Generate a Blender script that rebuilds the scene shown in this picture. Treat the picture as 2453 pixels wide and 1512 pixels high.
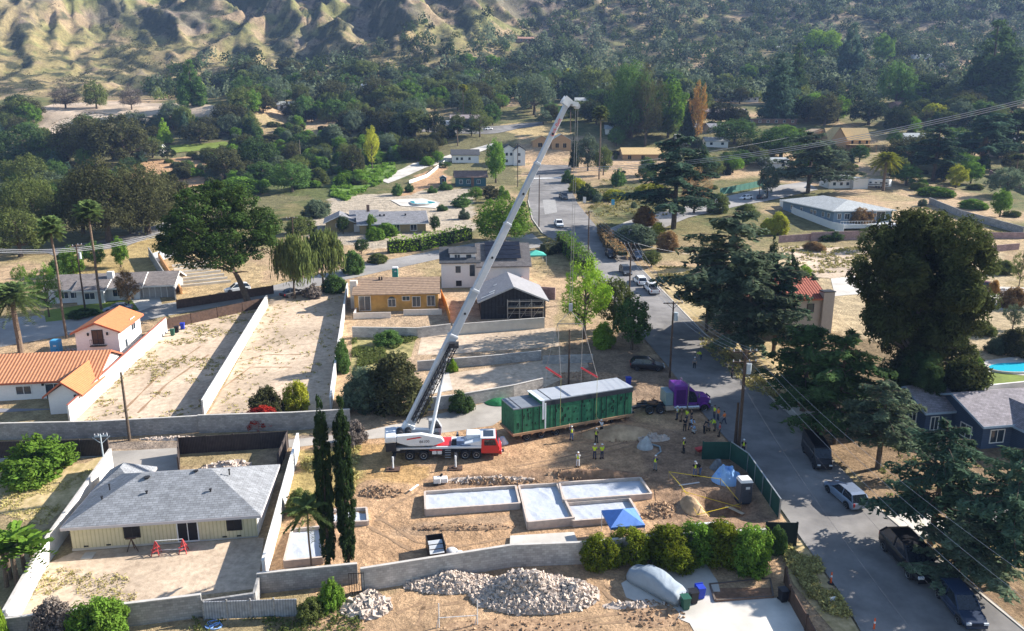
import bpy, bmesh, math, random
import numpy as np
from mathutils import Vector, Matrix
R = math.radians
PI = math.pi
for o in list(bpy.data.objects): bpy.data.objects.remove(o)
scene = bpy.context.scene
col = scene.collection

# ------------------------------------------------------------------ camera
FPX = 1800.0; CX = 1226.5; CY = 756.0; CH = 38.3
PITCH = math.atan(451/1800)
cd = bpy.data.cameras.new('camera'); cam = bpy.data.objects.new('camera', cd); col.objects.link(cam)
cd.sensor_fit = 'HORIZONTAL'; cd.sensor_width = 36.0; cd.lens = 36.0*FPX/2453.0
cd.clip_start = 0.5; cd.clip_end = 12000
cam.location = (0, 0, CH); cam.rotation_euler = (PI/2-PITCH, 0, 0)
scene.camera = cam
# ------------------------------------------------------------------ world, sun, exposure
SUN = Vector((1.75, 0.62, 1.0)).normalized()
w = bpy.data.worlds.new('World'); scene.world = w; w.use_nodes = True
nt = w.node_tree; bg = nt.nodes['Background']
sky = nt.nodes.new('ShaderNodeTexSky'); sky.sky_type = 'NISHITA'; sky.sun_disc = False
sky.sun_elevation = math.asin(SUN.z); sky.sun_rotation = math.atan2(SUN.x, SUN.y)
sky.air_density = 1.0; sky.dust_density = 0.6; sky.ozone_density = 1.5
nt.links.new(sky.outputs[0], bg.inputs[0]); bg.inputs[1].default_value = 0.08
sl = bpy.data.lights.new('sun', 'SUN'); sl.energy = 5.0; sl.angle = R(0.55); sl.color = (1.0, 0.94, 0.86)
so = bpy.data.objects.new('sun', sl); col.objects.link(so); so.location = (60, 20, 90)
so.rotation_euler = SUN.to_track_quat('Z', 'Y').to_euler()
vs = scene.view_settings; vs.view_transform = 'Standard'; vs.look = 'None'; vs.gamma = 1; vs.exposure = 1.38
scene.render.resolution_x = 1024; scene.render.resolution_y = 631
scene.cycles.max_bounces = 5; scene.cycles.diffuse_bounces = 2; scene.cycles.glossy_bounces = 2
scene.cycles.transmission_bounces = 3; scene.cycles.transparent_max_bounces = 6; scene.cycles.volume_bounces = 0

# ------------------------------------------------------------------ terrain height
def _hash(ix, iy, s):
    n = np.sin(ix*127.1+iy*311.7+s*74.7)*43758.5453
    return n-np.floor(n)
def vnoise(x, y, s=0):
    x = np.asarray(x, float); y = np.asarray(y, float)
    ix = np.floor(x); iy = np.floor(y); fx = x-ix; fy = y-iy
    fx = fx*fx*(3-2*fx); fy = fy*fy*(3-2*fy)
    a = _hash(ix, iy, s); b = _hash(ix+1, iy, s); c = _hash(ix, iy+1, s); d = _hash(ix+1, iy+1, s)
    return (a*(1-fx)+b*fx)*(1-fy)+(c*(1-fx)+d*fx)*fy
def fbm(x, y, s=0, o=4):
    r = 0; a = .5; t = 0
    for k in range(o):
        r = r+a*vnoise(x, y, s+k*7); t += a; a *= .5; x = x*2.03+11.3; y = y*2.03+5.1
    return r/t
PY = [-300, 0, 250, 300, 350, 400, 450, 500, 600, 700, 780, 1000, 1300, 1700]
PZ = [-18, 0, 15, 19.5, 27, 37, 47, 55, 72, 98, 118, 195, 330, 500]
def sstep(t):
    t = np.clip(t, 0, 1); return t*t*(3-2*t)
def ridge(x, y, s):
    n = vnoise(x, y, s); return 1-np.abs(2*n-1)
# cut pits and terraces: (x, y, ru, rv, depth) in metres, filled in later lines
PITS = []
def H(x, y):
    x = np.asarray(x, float); y = np.asarray(y, float)
    z = (np.interp(y-12, PY, PZ)+np.interp(y, PY, PZ)+np.interp(y+12, PY, PZ))/3
    st = np.interp(x, [-400, -100, -50, 50, 250, 600], [470, 490, 560, 700, 790, 820])
    a = sstep((y-st)/np.interp(x, [-100, 100], [330, 330])); hi = sstep((y-st)/60)
    wx = x+70*vnoise(x/190, y/190, 3)+34*vnoise(x/64, y/58, 5)+13*vnoise(x/23, y/21, 7)+5*vnoise(x/9, y/8, 18); wy = y+70*vnoise(x/190+7, y/190, 4)+34*vnoise(x/61+3, y/64, 6)+13*vnoise(x/22, y/25, 8)+5*vnoise(x/8, y/9, 19)
    rx = wx*.9+wy*.35; ry = wy*.42-wx*.25
    r = 66*ridge(rx/165, ry/165, 11)**1.3+36*ridge(rx/72+3, ry/84, 12)**1.4+17*ridge(rx/31, ry/42, 13)**1.3
    z = z+a*(r-np.interp(x, [-100, 100], [30, 42]))
    z = z+hi*((.3+.7*a)*(7*ridge(rx/15+9, ry/21, 14)**1.5+3*ridge(rx/7.5, ry/10, 16)-4)+1.3*vnoise(x/3.6, y/3.6, 15)+2.4*vnoise(x/24, y/24, 17))
    m = sstep((y-270)/90)*(1-a)
    z = z+m*(5*(vnoise(x/52+2, y/40, 21)-.5)+1.4*(vnoise(x/15, y/13, 22)-.5))
    # bluff with a flat pale top at the far left
    b = sstep((y-395)/22)*sstep((-120-x)/35)*sstep((x+360)/60)*(1-sstep((y-435)/80))
    z = z+7*b
    for (cx, cy, ru, rv, dp) in PITS:   # pits (negative) and mounds on the building site
        q = ((x-cx)/ru)**2+((y-cy)/rv)**2
        z = z+dp*np.exp(-q*q)*(1+.25*(vnoise(x*1.3, y*1.3, 51)-.5))
    return z
CP = math.cos(PITCH); SP = math.sin(PITCH)
def ray(px, py):
    u = (px-CX)/FPX; v = (CY-py)/FPX
    return Vector((u, CP+v*SP, -SP+v*CP))
_T = np.concatenate([np.arange(25, 500, .8), np.arange(500, 1700, 3)])
def W(px, py, h=0.0):
    "the point h metres above the ground that is seen at photo position px, py"
    d = ray(px, py)
    g = CH+_T*d.z-H(_T*d.x, _T*d.y)-h
    k = np.nonzero(g <= 0)[0]
    if len(k) == 0: t = 1500.
    else:
        i = max(1, k[0]); t0 = _T[i-1]; t1 = _T[i]
        t = t0+(t1-t0)*g[i-1]/(g[i-1]-g[i]+1e-9)
    return Vector((t*d.x, t*d.y, CH+t*d.z))
def at(px, py, Y):
    d = ray(px, py); t = Y/d.y
    return Vector((t*d.x, Y, CH+t*d.z))
def gz(x, y): return float(H(x, y))
def scale_at(p):  # photo units per metre
    return FPX/(p.y*CP-(p.z-CH)*SP)

# ------------------------------------------------------------------ materials
MATS = {}
def mat(name, c, rough=.8, var=.12, scale=3.0, bump=0.0, metal=0.0, c2=None, spec=.3, detail=4, coord='Object', big=0.0):
    if name in MATS: return MATS[name]
    m = bpy.data.materials.new(name); m.use_nodes = True; n = m.node_tree; p = n.nodes['Principled BSDF']
    p.inputs['Roughness'].default_value = rough; p.inputs['Metallic'].default_value = metal
    p.inputs['Specular IOR Level'].default_value = spec
    tc = n.nodes.new('ShaderNodeTexCoord')
    nz = n.nodes.new('ShaderNodeTexNoise'); nz.inputs['Scale'].default_value = scale; nz.inputs['Detail'].default_value = detail
    nz.inputs['Roughness'].default_value = .65
    n.links.new(tc.outputs[coord], nz.inputs['Vector'])
    rp = n.nodes.new('ShaderNodeValToRGB')
    a = tuple(max(0, v*(1-var)) for v in c[:3])+(1,); b = tuple(min(1, v*(1+var)) for v in (c2 or c)[:3])+(1,)
    rp.color_ramp.elements[0].color = a; rp.color_ramp.elements[1].color = b
    rp.color_ramp.elements[0].position = .32; rp.color_ramp.elements[1].position = .68
    n.links.new(nz.outputs[0], rp.inputs[0]); out = rp.outputs[0]
    if big:
        n2 = n.nodes.new('ShaderNodeTexNoise'); n2.inputs['Scale'].default_value = big; n2.inputs['Detail'].default_value = 3
        n.links.new(tc.outputs[coord], n2.inputs['Vector'])
        r2 = n.nodes.new('ShaderNodeMapRange'); r2.inputs[1].default_value = .3; r2.inputs[2].default_value = .7
        r2.inputs[3].default_value = .72; r2.inputs[4].default_value = 1.2
        n.links.new(n2.outputs[0], r2.inputs[0])
        mx = n.nodes.new('ShaderNodeVectorMath'); mx.operation = 'SCALE'
        n.links.new(out, mx.inputs[0]); n.links.new(r2.outputs[0], mx.inputs['Scale']); out = mx.outputs[0]
    n.links.new(out, p.inputs['Base Color'])
    if bump:
        bp = n.nodes.new('ShaderNodeBump'); bp.inputs['Strength'].default_value = bump; bp.inputs['Distance'].default_value = .08
        n.links.new(nz.outputs[0], bp.inputs['Height']); n.links.new(bp.outputs[0], p.inputs['Normal'])
    MATS[name] = m; return m
def stripes(name, c, c2, axis='X', period=.3, rough=.8, duty=.5, bump=.3, var=.25):
    "a surface with regular ribs, boards or tile courses along an object axis"
    if name in MATS: return MATS[name]
    m = bpy.data.materials.new(name); m.use_nodes = True; n = m.node_tree; p = n.nodes['Principled BSDF']
    p.inputs['Roughness'].default_value = rough; p.inputs['Specular IOR Level'].default_value = .25
    tc = n.nodes.new('ShaderNodeTexCoord'); wv = n.nodes.new('ShaderNodeTexWave'); wv.bands_direction = axis
    wv.inputs['Scale'].default_value = 2*PI/period/20; wv.inputs['Distortion'].default_value = .25
    n.links.new(tc.outputs['Object'], wv.inputs['Vector'])
    rp = n.nodes.new('ShaderNodeValToRGB'); rp.color_ramp.elements[0].color = c2+(1,); rp.color_ramp.elements[1].color = c+(1,)
    rp.color_ramp.elements[0].position = max(0, duty-.25); rp.color_ramp.elements[1].position = min(1, duty+.1)
    n.links.new(wv.outputs['Fac'], rp.inputs[0])
    nz = n.nodes.new('ShaderNodeTexNoise'); nz.inputs['Scale'].default_value = 2.2; nz.inputs['Detail'].default_value = 5
    n.links.new(tc.outputs['Object'], nz.inputs['Vector'])
    mr = n.nodes.new('ShaderNodeMapRange'); mr.inputs[1].default_value = .3; mr.inputs[2].default_value = .7
    mr.inputs[3].default_value = 1-var; mr.inputs[4].default_value = 1+var
    n.links.new(nz.outputs[0], mr.inputs[0])
    mx = n.nodes.new('ShaderNodeVectorMath'); mx.operation = 'SCALE'
    n.links.new(rp.outputs[0], mx.inputs[0]); n.links.new(mr.outputs[0], mx.inputs['Scale'])
    n.links.new(mx.outputs[0], p.inputs['Base Color'])
    if bump:
        bp = n.nodes.new('ShaderNodeBump'); bp.inputs['Strength'].default_value = bump; bp.inputs['Distance'].default_value = .05
        n.links.new(wv.outputs['Fac'], bp.inputs['Height']); n.links.new(bp.outputs[0], p.inputs['Normal'])
    MATS[name] = m; return m
def blocks(name, c, mortar, bw=.4, bh=.2, var=.18, rough=.85):
    "coursed blocks, shingles or bricks, laid in the object's xz and yz"
    if name in MATS: return MATS[name]
    m = bpy.data.materials.new(name); m.use_nodes = True; n = m.node_tree; p = n.nodes['Principled BSDF']
    p.inputs['Roughness'].default_value = rough; p.inputs['Specular IOR Level'].default_value = .25
    tc = n.nodes.new('ShaderNodeTexCoord'); sx = n.nodes.new('ShaderNodeSeparateXYZ'); n.links.new(tc.outputs['Object'], sx.inputs[0])
    ad = n.nodes.new('ShaderNodeMath'); ad.operation = 'ADD'; n.links.new(sx.outputs[0], ad.inputs[0]); n.links.new(sx.outputs[1], ad.inputs[1])
    cb = n.nodes.new('ShaderNodeCombineXYZ'); n.links.new(ad.outputs[0], cb.inputs[0]); n.links.new(sx.outputs[2], cb.inputs[1])
    br = n.nodes.new('ShaderNodeTexBrick'); n.links.new(cb.outputs[0], br.inputs['Vector'])
    br.inputs['Color1'].default_value = tuple(v*(1-var) for v in c)+(1,); br.inputs['Color2'].default_value = tuple(v*(1+var) for v in c)+(1,)
    br.inputs['Mortar'].default_value = mortar+(1,); br.inputs['Scale'].default_value = 1; br.inputs['Mortar Size'].default_value = .012
    br.inputs['Brick Width'].default_value = bw; br.inputs['Row Height'].default_value = bh
    nz = n.nodes.new('ShaderNodeTexNoise'); nz.inputs['Scale'].default_value = .9; nz.inputs['Detail'].default_value = 6
    n.links.new(tc.outputs['Object'], nz.inputs['Vector'])
    mr = n.nodes.new('ShaderNodeMapRange'); mr.inputs[1].default_value = .3; mr.inputs[2].default_value = .7
    mr.inputs[3].default_value = .8; mr.inputs[4].default_value = 1.15
    n.links.new(nz.outputs[0], mr.inputs[0])
    mx = n.nodes.new('ShaderNodeVectorMath'); mx.operation = 'SCALE'
    n.links.new(br.outputs[0], mx.inputs[0]); n.links.new(mr.outputs[0], mx.inputs['Scale'])
    n.links.new(mx.outputs[0], p.inputs['Base Color'])
    MATS[name] = m; return m
def shingle(name, c, var=.15):
    "roof shingles: short irregular tabs seen from above"
    if name in MATS: return MATS[name]
    m = bpy.data.materials.new(name); m.use_nodes = True; n = m.node_tree; p = n.nodes['Principled BSDF']
    p.inputs['Roughness'].default_value = .9; p.inputs['Specular IOR Level'].default_value = .2
    tc = n.nodes.new('ShaderNodeTexCoord')
    br = n.nodes.new('ShaderNodeTexBrick'); n.links.new(tc.outputs['Object'], br.inputs['Vector'])
    br.inputs['Color1'].default_value = tuple(v*(1-var) for v in c)+(1,); br.inputs['Color2'].default_value = tuple(v*(1+var) for v in c)+(1,)
    br.inputs['Mortar'].default_value = tuple(v*.6 for v in c)+(1,); br.inputs['Scale'].default_value = 1; br.inputs['Mortar Size'].default_value = .02
    br.inputs['Brick Width'].default_value = .5; br.inputs['Row Height'].default_value = .22; br.offset = .37
    nz = n.nodes.new('ShaderNodeTexNoise'); nz.inputs['Scale'].default_value = 1.3; nz.inputs['Detail'].default_value = 6; nz.inputs['Roughness'].default_value = .7
    n.links.new(tc.outputs['Object'], nz.inputs['Vector'])
    mr = n.nodes.new('ShaderNodeMapRange'); mr.inputs[1].default_value = .3; mr.inputs[2].default_value = .7
    mr.inputs[3].default_value = .75; mr.inputs[4].default_value = 1.25
    n.links.new(nz.outputs[0], mr.inputs[0])
    mx = n.nodes.new('ShaderNodeVectorMath'); mx.operation = 'SCALE'
    n.links.new(br.outputs[0], mx.inputs[0]); n.links.new(mr.outputs[0], mx.inputs['Scale'])
    n.links.new(mx.outputs[0], p.inputs['Base Color'])
    MATS[name] = m; return m
def leafmat(name, c, sat=.35, trans=.38):
    "foliage: colour times a per-leaf tone stored on the mesh, and a per-tree variation"
    if name in MATS: return MATS[name]
    m = bpy.data.materials.new(name); m.use_nodes = True; n = m.node_tree
    for q in list(n.nodes): n.nodes.remove(q)
    out = n.nodes.new('ShaderNodeOutputMaterial')
    at_ = n.nodes.new('ShaderNodeAttribute'); at_.attribute_name = 'tone'
    oi = n.nodes.new('ShaderNodeObjectInfo')
    mr = n.nodes.new('ShaderNodeMapRange'); mr.inputs[3].default_value = .8; mr.inputs[4].default_value = 1.22
    n.links.new(oi.outputs['Random'], mr.inputs[0])
    ml = n.nodes.new('ShaderNodeMath'); ml.operation = 'MULTIPLY'
    n.links.new(at_.outputs['Fac'], ml.inputs[0]); n.links.new(mr.outputs[0], ml.inputs[1])
    hs = n.nodes.new('ShaderNodeHueSaturation'); hs.inputs['Color'].default_value = tuple(c)+(1,)
    h2 = n.nodes.new('ShaderNodeMapRange'); h2.inputs[3].default_value = .48; h2.inputs[4].default_value = .515
    n.links.new(at_.outputs['Fac'], h2.inputs[0]); n.links.new(h2.outputs[0], hs.inputs['Hue'])
    n.links.new(ml.outputs[0], hs.inputs['Value'])
    d = n.nodes.new('ShaderNodeBsdfDiffuse'); n.links.new(hs.outputs[0], d.inputs[0])
    if trans:
        t = n.nodes.new('ShaderNodeBsdfTranslucent'); n.links.new(hs.outputs[0], t.inputs[0])
        mx = n.nodes.new('ShaderNodeMixShader'); mx.inputs[0].default_value = trans
        n.links.new(d.outputs[0], mx.inputs[1]); n.links.new(t.outputs[0], mx.inputs[2]); n.links.new(mx.outputs[0], out.inputs[0])
    else: n.links.new(d.outputs[0], out.inputs[0])
    MATS[name] = m; return m
def glassmat(name, c=(.03, .045, .06), rough=.08):
    return mat(name, c, rough, .25, 1.2, spec=.7)

# ------------------------------------------------------------------ mesh builder and object helpers
class MB:
    def __init__(s): s.v = []; s.f = []; s.mi = []; s.m = 0; s.sm = []; s.smooth = False
    def add(s, vs, fs):
        b = len(s.v); s.v += [tuple(q) for q in vs]
        for f in fs: s.f.append(tuple(b+i for i in f)); s.mi.append(s.m); s.sm.append(s.smooth)
        return s
    def box(s, cx, cy, cz, sx, sy, sz, rz=0, M=None):
        hx, hy, hz = sx/2, sy/2, sz/2; c, n = math.cos(rz), math.sin(rz); vs = []
        for dz in (-hz, hz):
            for dx, dy in ((-hx, -hy), (hx, -hy), (hx, hy), (-hx, hy)):
                vs.append(Vector((cx+dx*c-dy*n, cy+dx*n+dy*c, cz+dz)))
        if M: vs = [M @ q for q in vs]
        return s.add(vs, [(3, 2, 1, 0), (4, 5, 6, 7), (0, 1, 5, 4), (1, 2, 6, 5), (2, 3, 7, 6), (3, 0, 4, 7)])
    def b2(s, x0, x1, y0, y1, z0, z1): return s.box((x0+x1)/2, (y0+y1)/2, (z0+z1)/2, x1-x0, y1-y0, z1-z0)
    def prism(s, poly, z0, z1):
        n = len(poly); g = lambda z, i: z[i] if isinstance(z, (list, tuple)) else z
        vs = [(p[0], p[1], g(z0, i)) for i, p in enumerate(poly)]+[(p[0], p[1], g(z1, i)) for i, p in enumerate(poly)]
        return s.add(vs, [tuple(range(n-1, -1, -1)), tuple(range(n, 2*n))]+[(i, (i+1) % n, n+(i+1) % n, n+i) for i in range(n)])
    def xprism(s, prof, y0, y1):  # profile in x,z extruded along y
        n = len(prof)
        vs = [(p[0], y0, p[1]) for p in prof]+[(p[0], y1, p[1]) for p in prof]
        return s.add(vs, [tuple(range(n)), tuple(range(2*n-1, n-1, -1))]+[(i, n+i, n+(i+1) % n, (i+1) % n) for i in range(n)])
    def tube(s, p0, p1, r0, r1=None, n=8, cap=True):
        p0 = Vector(p0); p1 = Vector(p1); r1 = r0 if r1 is None else r1; d = p1-p0
        if d.length < 1e-6: return s
        q = d.to_track_quat('Z', 'Y'); vs = []
        for p, r in ((p0, r0), (p1, r1)):
            for i in range(n):
                a = 2*PI*i/n; vs.append(p+q @ Vector((r*math.cos(a), r*math.sin(a), 0)))
        fs = [(i, (i+1) % n, n+(i+1) % n, n+i) for i in range(n)]
        if cap: fs += [tuple(range(n-1, -1, -1)), tuple(range(n, 2*n))]
        return s.add(vs, fs)
    def bar(s, p0, p1, a, b=None):  # rectangular bar
        p0 = Vector(p0); p1 = Vector(p1); b = b or a; d = p1-p0; q = d.to_track_quat('Z', 'Y'); vs = []
        up = Vector((0, 0, 1)) if abs(d.normalized().z) < .98 else Vector((0, 1, 0))
        sx = d.cross(up).normalized(); sy = sx.cross(d).normalized()
        for p in (p0, p1):
            for i, j in ((-1, -1), (1, -1), (1, 1), (-1, 1)): vs.append(p+sx*(i*a/2)+sy*(j*b/2))
        return s.add(vs, [(3, 2, 1, 0), (4, 5, 6, 7), (0, 1, 5, 4), (1, 2, 6, 5), (2, 3, 7, 6), (3, 0, 4, 7)])
    def ball(s, c, r, seg=10, rings=6, z0=-1.0):
        rx, ry, rz = (r, r, r) if isinstance(r, (int, float)) else r; vs = []; fs = []
        a0 = math.asin(max(-1, z0))
        for j in range(rings+1):
            a = a0+(PI/2-a0)*j/rings
            for i in range(seg):
                t = 2*PI*i/seg; vs.append((c[0]+rx*math.cos(a)*math.cos(t), c[1]+ry*math.cos(a)*math.sin(t), c[2]+rz*math.sin(a)))
        for j in range(rings):
            for i in range(seg): fs.append((j*seg+i, j*seg+(i+1) % seg, (j+1)*seg+(i+1) % seg, (j+1)*seg+i))
        fs.append(tuple(range(seg-1, -1, -1)))
        return s.add(vs, fs)
    def loft(s, secs, closed=True):
        n = len(secs[0]); vs = [p for q in secs for p in q]; fs = []
        for j in range(len(secs)-1):
            for i in range(n if closed else n-1): fs.append((j*n+i, j*n+(i+1) % n, (j+1)*n+(i+1) % n, (j+1)*n+i))
        if closed: fs += [tuple(range(n-1, -1, -1)), tuple(range((len(secs)-1)*n, len(secs)*n))]
        return s.add(vs, fs)
    def build(s, name, m, parent=None, bevel=0, loc=None, rz=0):
        me = bpy.data.meshes.new(name); me.from_pydata(s.v, [], s.f)
        for q in (m if isinstance(m, (list, tuple)) else [m]): me.materials.append(q)
        if any(s.mi): me.polygons.foreach_set('material_index', s.mi)
        if any(s.sm): me.polygons.foreach_set('use_smooth', s.sm)
        bm = bmesh.new(); bm.from_mesh(me); bmesh.ops.recalc_face_normals(bm, faces=bm.faces)
        if bevel:
            ed = [e for e in bm.edges if len(e.link_faces) == 2 and e.calc_face_angle(0) > .6]
            bmesh.ops.bevel(bm, geom=ed, offset=bevel, segments=1, affect='EDGES', profile=.6)
        bm.to_mesh(me); bm.free()
        o = bpy.data.objects.new(name, me); col.objects.link(o)
        if parent: o.parent = parent
        if loc is not None: o.location = loc
        o.rotation_euler.z = rz
        return o
def tag(o, label=None, cat=None, group=None, kind=None):
    if label: o['label'] = label
    if cat: o['category'] = cat
    if group: o['group'] = group
    if kind: o['kind'] = kind
    return o
def thing(name, label, cat, loc=(0, 0, 0), rz=0, group=None):
    o = bpy.data.objects.new(name, None); col.objects.link(o); o.empty_display_size = .3
    o.location = loc; o.rotation_euler.z = rz
    return tag(o, label, cat, group)
def copy_tree(root, loc=None, rz=None, label=None, sc=None, name=None):
    def rec(o, par):
        c = o.copy(); col.objects.link(c); c.parent = par
        for ch in KIDS(o): rec(ch, c)
        return c
    r = rec(root, None)
    if loc is not None: r.location = loc
    if rz is not None: r.rotation_euler.z = rz
    if label: r['label'] = label
    if sc is not None: r.scale = sc if isinstance(sc, (tuple, Vector)) else (sc, sc, sc)
    return r
def KIDS(o): return [c for c in o.children]
def heading(a, b): return math.atan2(b.y-a.y, b.x-a.x)

def drape(name, pts, m, off=.02, label=None, cat=None, kind=None, step=6.0, world=False):
    "a sheet laid on the ground; pts are photo positions (or metres when world)"
    P = [(W(*p) if not world else Vector((p[0], p[1], 0))) for p in pts]
    bm = bmesh.new(); vs = [bm.verts.new((p.x, p.y, 0)) for p in P]
    bm.faces.new(vs)
    ys = [p.y for p in P]; xs = [p.x for p in P]
    curved = max(ys) > 235
    if curved:
        for lo, hi, no in ((min(ys), max(ys), (0, 1, 0)), (min(xs), max(xs), (1, 0, 0))):
            st = step if no[1] else step*1.5
            k = math.floor(lo/st)*st
            while k < hi:
                c = (0, k, 0) if no[1] else (k, 0, 0)
                bmesh.ops.bisect_plane(bm, geom=bm.verts[:]+bm.edges[:]+bm.faces[:], plane_co=c, plane_no=no); k += st
    bmesh.ops.triangulate(bm, faces=bm.faces[:])
    co = np.array([v.co[:] for v in bm.verts]); z = H(co[:, 0], co[:, 1])
    for v, q in zip(bm.verts, z): v.co.z = q+off+(.1 if curved else 0)
    bmesh.ops.recalc_face_normals(bm, faces=bm.faces)
    me = bpy.data.meshes.new(name); bm.to_mesh(me); bm.free(); me.materials.append(m)
    o = bpy.data.objects.new(name, me); col.objects.link(o)
    if sum(p.normal.z for p in me.polygons) < 0: me.flip_normals()
    if kind == 'structure' or not label: tag(o, label, cat, kind='structure')
    else: tag(o, label, cat, kind=kind)
    return o

# ------------------------------------------------------------------ terrain sheet
SOIL_AND_SHADE = [([(0, 330), (1250, 296), (1240, 440), (960, 445), (700, 485), (430, 560), (0, 610)], (.17, .155, .075), 4), ([(560, 330), (1000, 330), (960, 430), (780, 480), (560, 450)], (.12, .135, .05), 4), ([(70, 262), (130, 250), (300, 244), (540, 256), (556, 270), (480, 300), (350, 292), (240, 288), (140, 335), (85, 330)], (.62, .50, .38), 2), ([(640, 1400), (725, 1070), (860, 1056), (1180, 1015), (1500, 985), (1700, 985), (1765, 1076), (1875, 1245), (1830, 1310), (1400, 1340), (860, 1410)], (.50, .32, .185), 1),
 ([(700, 1180), (730, 1080), (840, 1060), (900, 1130), (820, 1200), (760, 1230)], (.38, .29, .12), 1.5), ([(740, 1516), (760, 1440), (870, 1420), (1400, 1350), (1900, 1330), (1960, 1516), (1960, 1620), (700, 1640)], (.48, .32, .19), 1.5),
 ([(1500, 1050), (1600, 1020), (1700, 1030), (1762, 1085), (1868, 1245), (1800, 1300), (1600, 1290), (1560, 1180)], (.33, .215, .135), 1.5), ([(1000, 1140), (1560, 1120), (1570, 1150), (1330, 1152), (1010, 1172)], (.31, .20, .125), 1.5), ([(1225, 1010), (1500, 960), (1520, 1010), (1240, 1070)], (.36, .25, .165), 1.5), ([(960, 1262), (1225, 1240), (1225, 1275), (960, 1290)], (.40, .27, .17), 1), ([(850, 1062), (1010, 1056), (1000, 1150), (860, 1140)], (.52, .33, .15), 1.5), ([(840, 1000), (845, 700), (1330, 690), (1340, 985), (1200, 960), (1000, 990)], (.47, .34, .22), 1),  # first polygon: shaded brown of the site's right side, painted into disturbed soil
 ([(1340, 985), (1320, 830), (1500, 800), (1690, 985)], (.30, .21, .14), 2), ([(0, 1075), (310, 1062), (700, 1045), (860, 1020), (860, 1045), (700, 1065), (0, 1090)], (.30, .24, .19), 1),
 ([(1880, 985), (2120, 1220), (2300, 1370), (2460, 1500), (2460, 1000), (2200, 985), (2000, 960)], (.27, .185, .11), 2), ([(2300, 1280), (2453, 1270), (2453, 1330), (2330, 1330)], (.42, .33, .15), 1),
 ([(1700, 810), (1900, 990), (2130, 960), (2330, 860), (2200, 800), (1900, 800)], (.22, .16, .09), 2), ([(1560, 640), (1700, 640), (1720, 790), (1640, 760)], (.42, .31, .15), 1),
 ([(1870, 590), (2110, 595), (2400, 590), (2470, 800), (2300, 850), (2000, 800), (1960, 660), (1880, 660)], (.46, .36, .22), 2), ([(2130, 480), (2230, 500), (2470, 580), (2470, 600), (2200, 590), (2120, 560)], (.45, .33, .19), 2),
 ([(295, 620), (420, 590), (640, 640), (640, 700), (420, 735), (330, 700)], (.45, .33, .18), 2), ([(90, 700), (100, 640), (290, 580), (360, 560), (400, 620), (390, 700)], (.42, .31, .14), 2),
 ([(690, 560), (800, 470), (1130, 450), (1140, 560), (900, 600)], (.44, .37, .28), 2), ([(280, 450), (320, 388), (470, 375), (570, 390), (640, 440), (480, 450)], (.47, .29, .16), 3), ([(1000, 420), (1060, 390), (1080, 440), (960, 470)], (.48, .30, .17), 2), ([(1180, 305), (1300, 290), (1380, 320), (1300, 335)], (.48, .36, .18), 2)]
_p = []
for px_, py_, a_, b_, d_ in ((1724, 1207, 2.6, 1.7, -1.9), (1668, 1205, 1.9, 1.5, .8), (1600, 1222, 3.0, 1.1, .35), (1130, 1262, 5.5, 1.1, .3), (930, 1165, 3.6, 1.5, .45),
        (1210, 1148, 7.0, .8, .4), (1405, 1138, 5.0, .8, .5), (1500, 1030, 4.0, 1.6, .35), (1730, 1262, 3.4, .9, .4)):
    q_ = W(px_, py_); _p.append((q_.x, q_.y, a_, b_, d_))
PITS += _p
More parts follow.
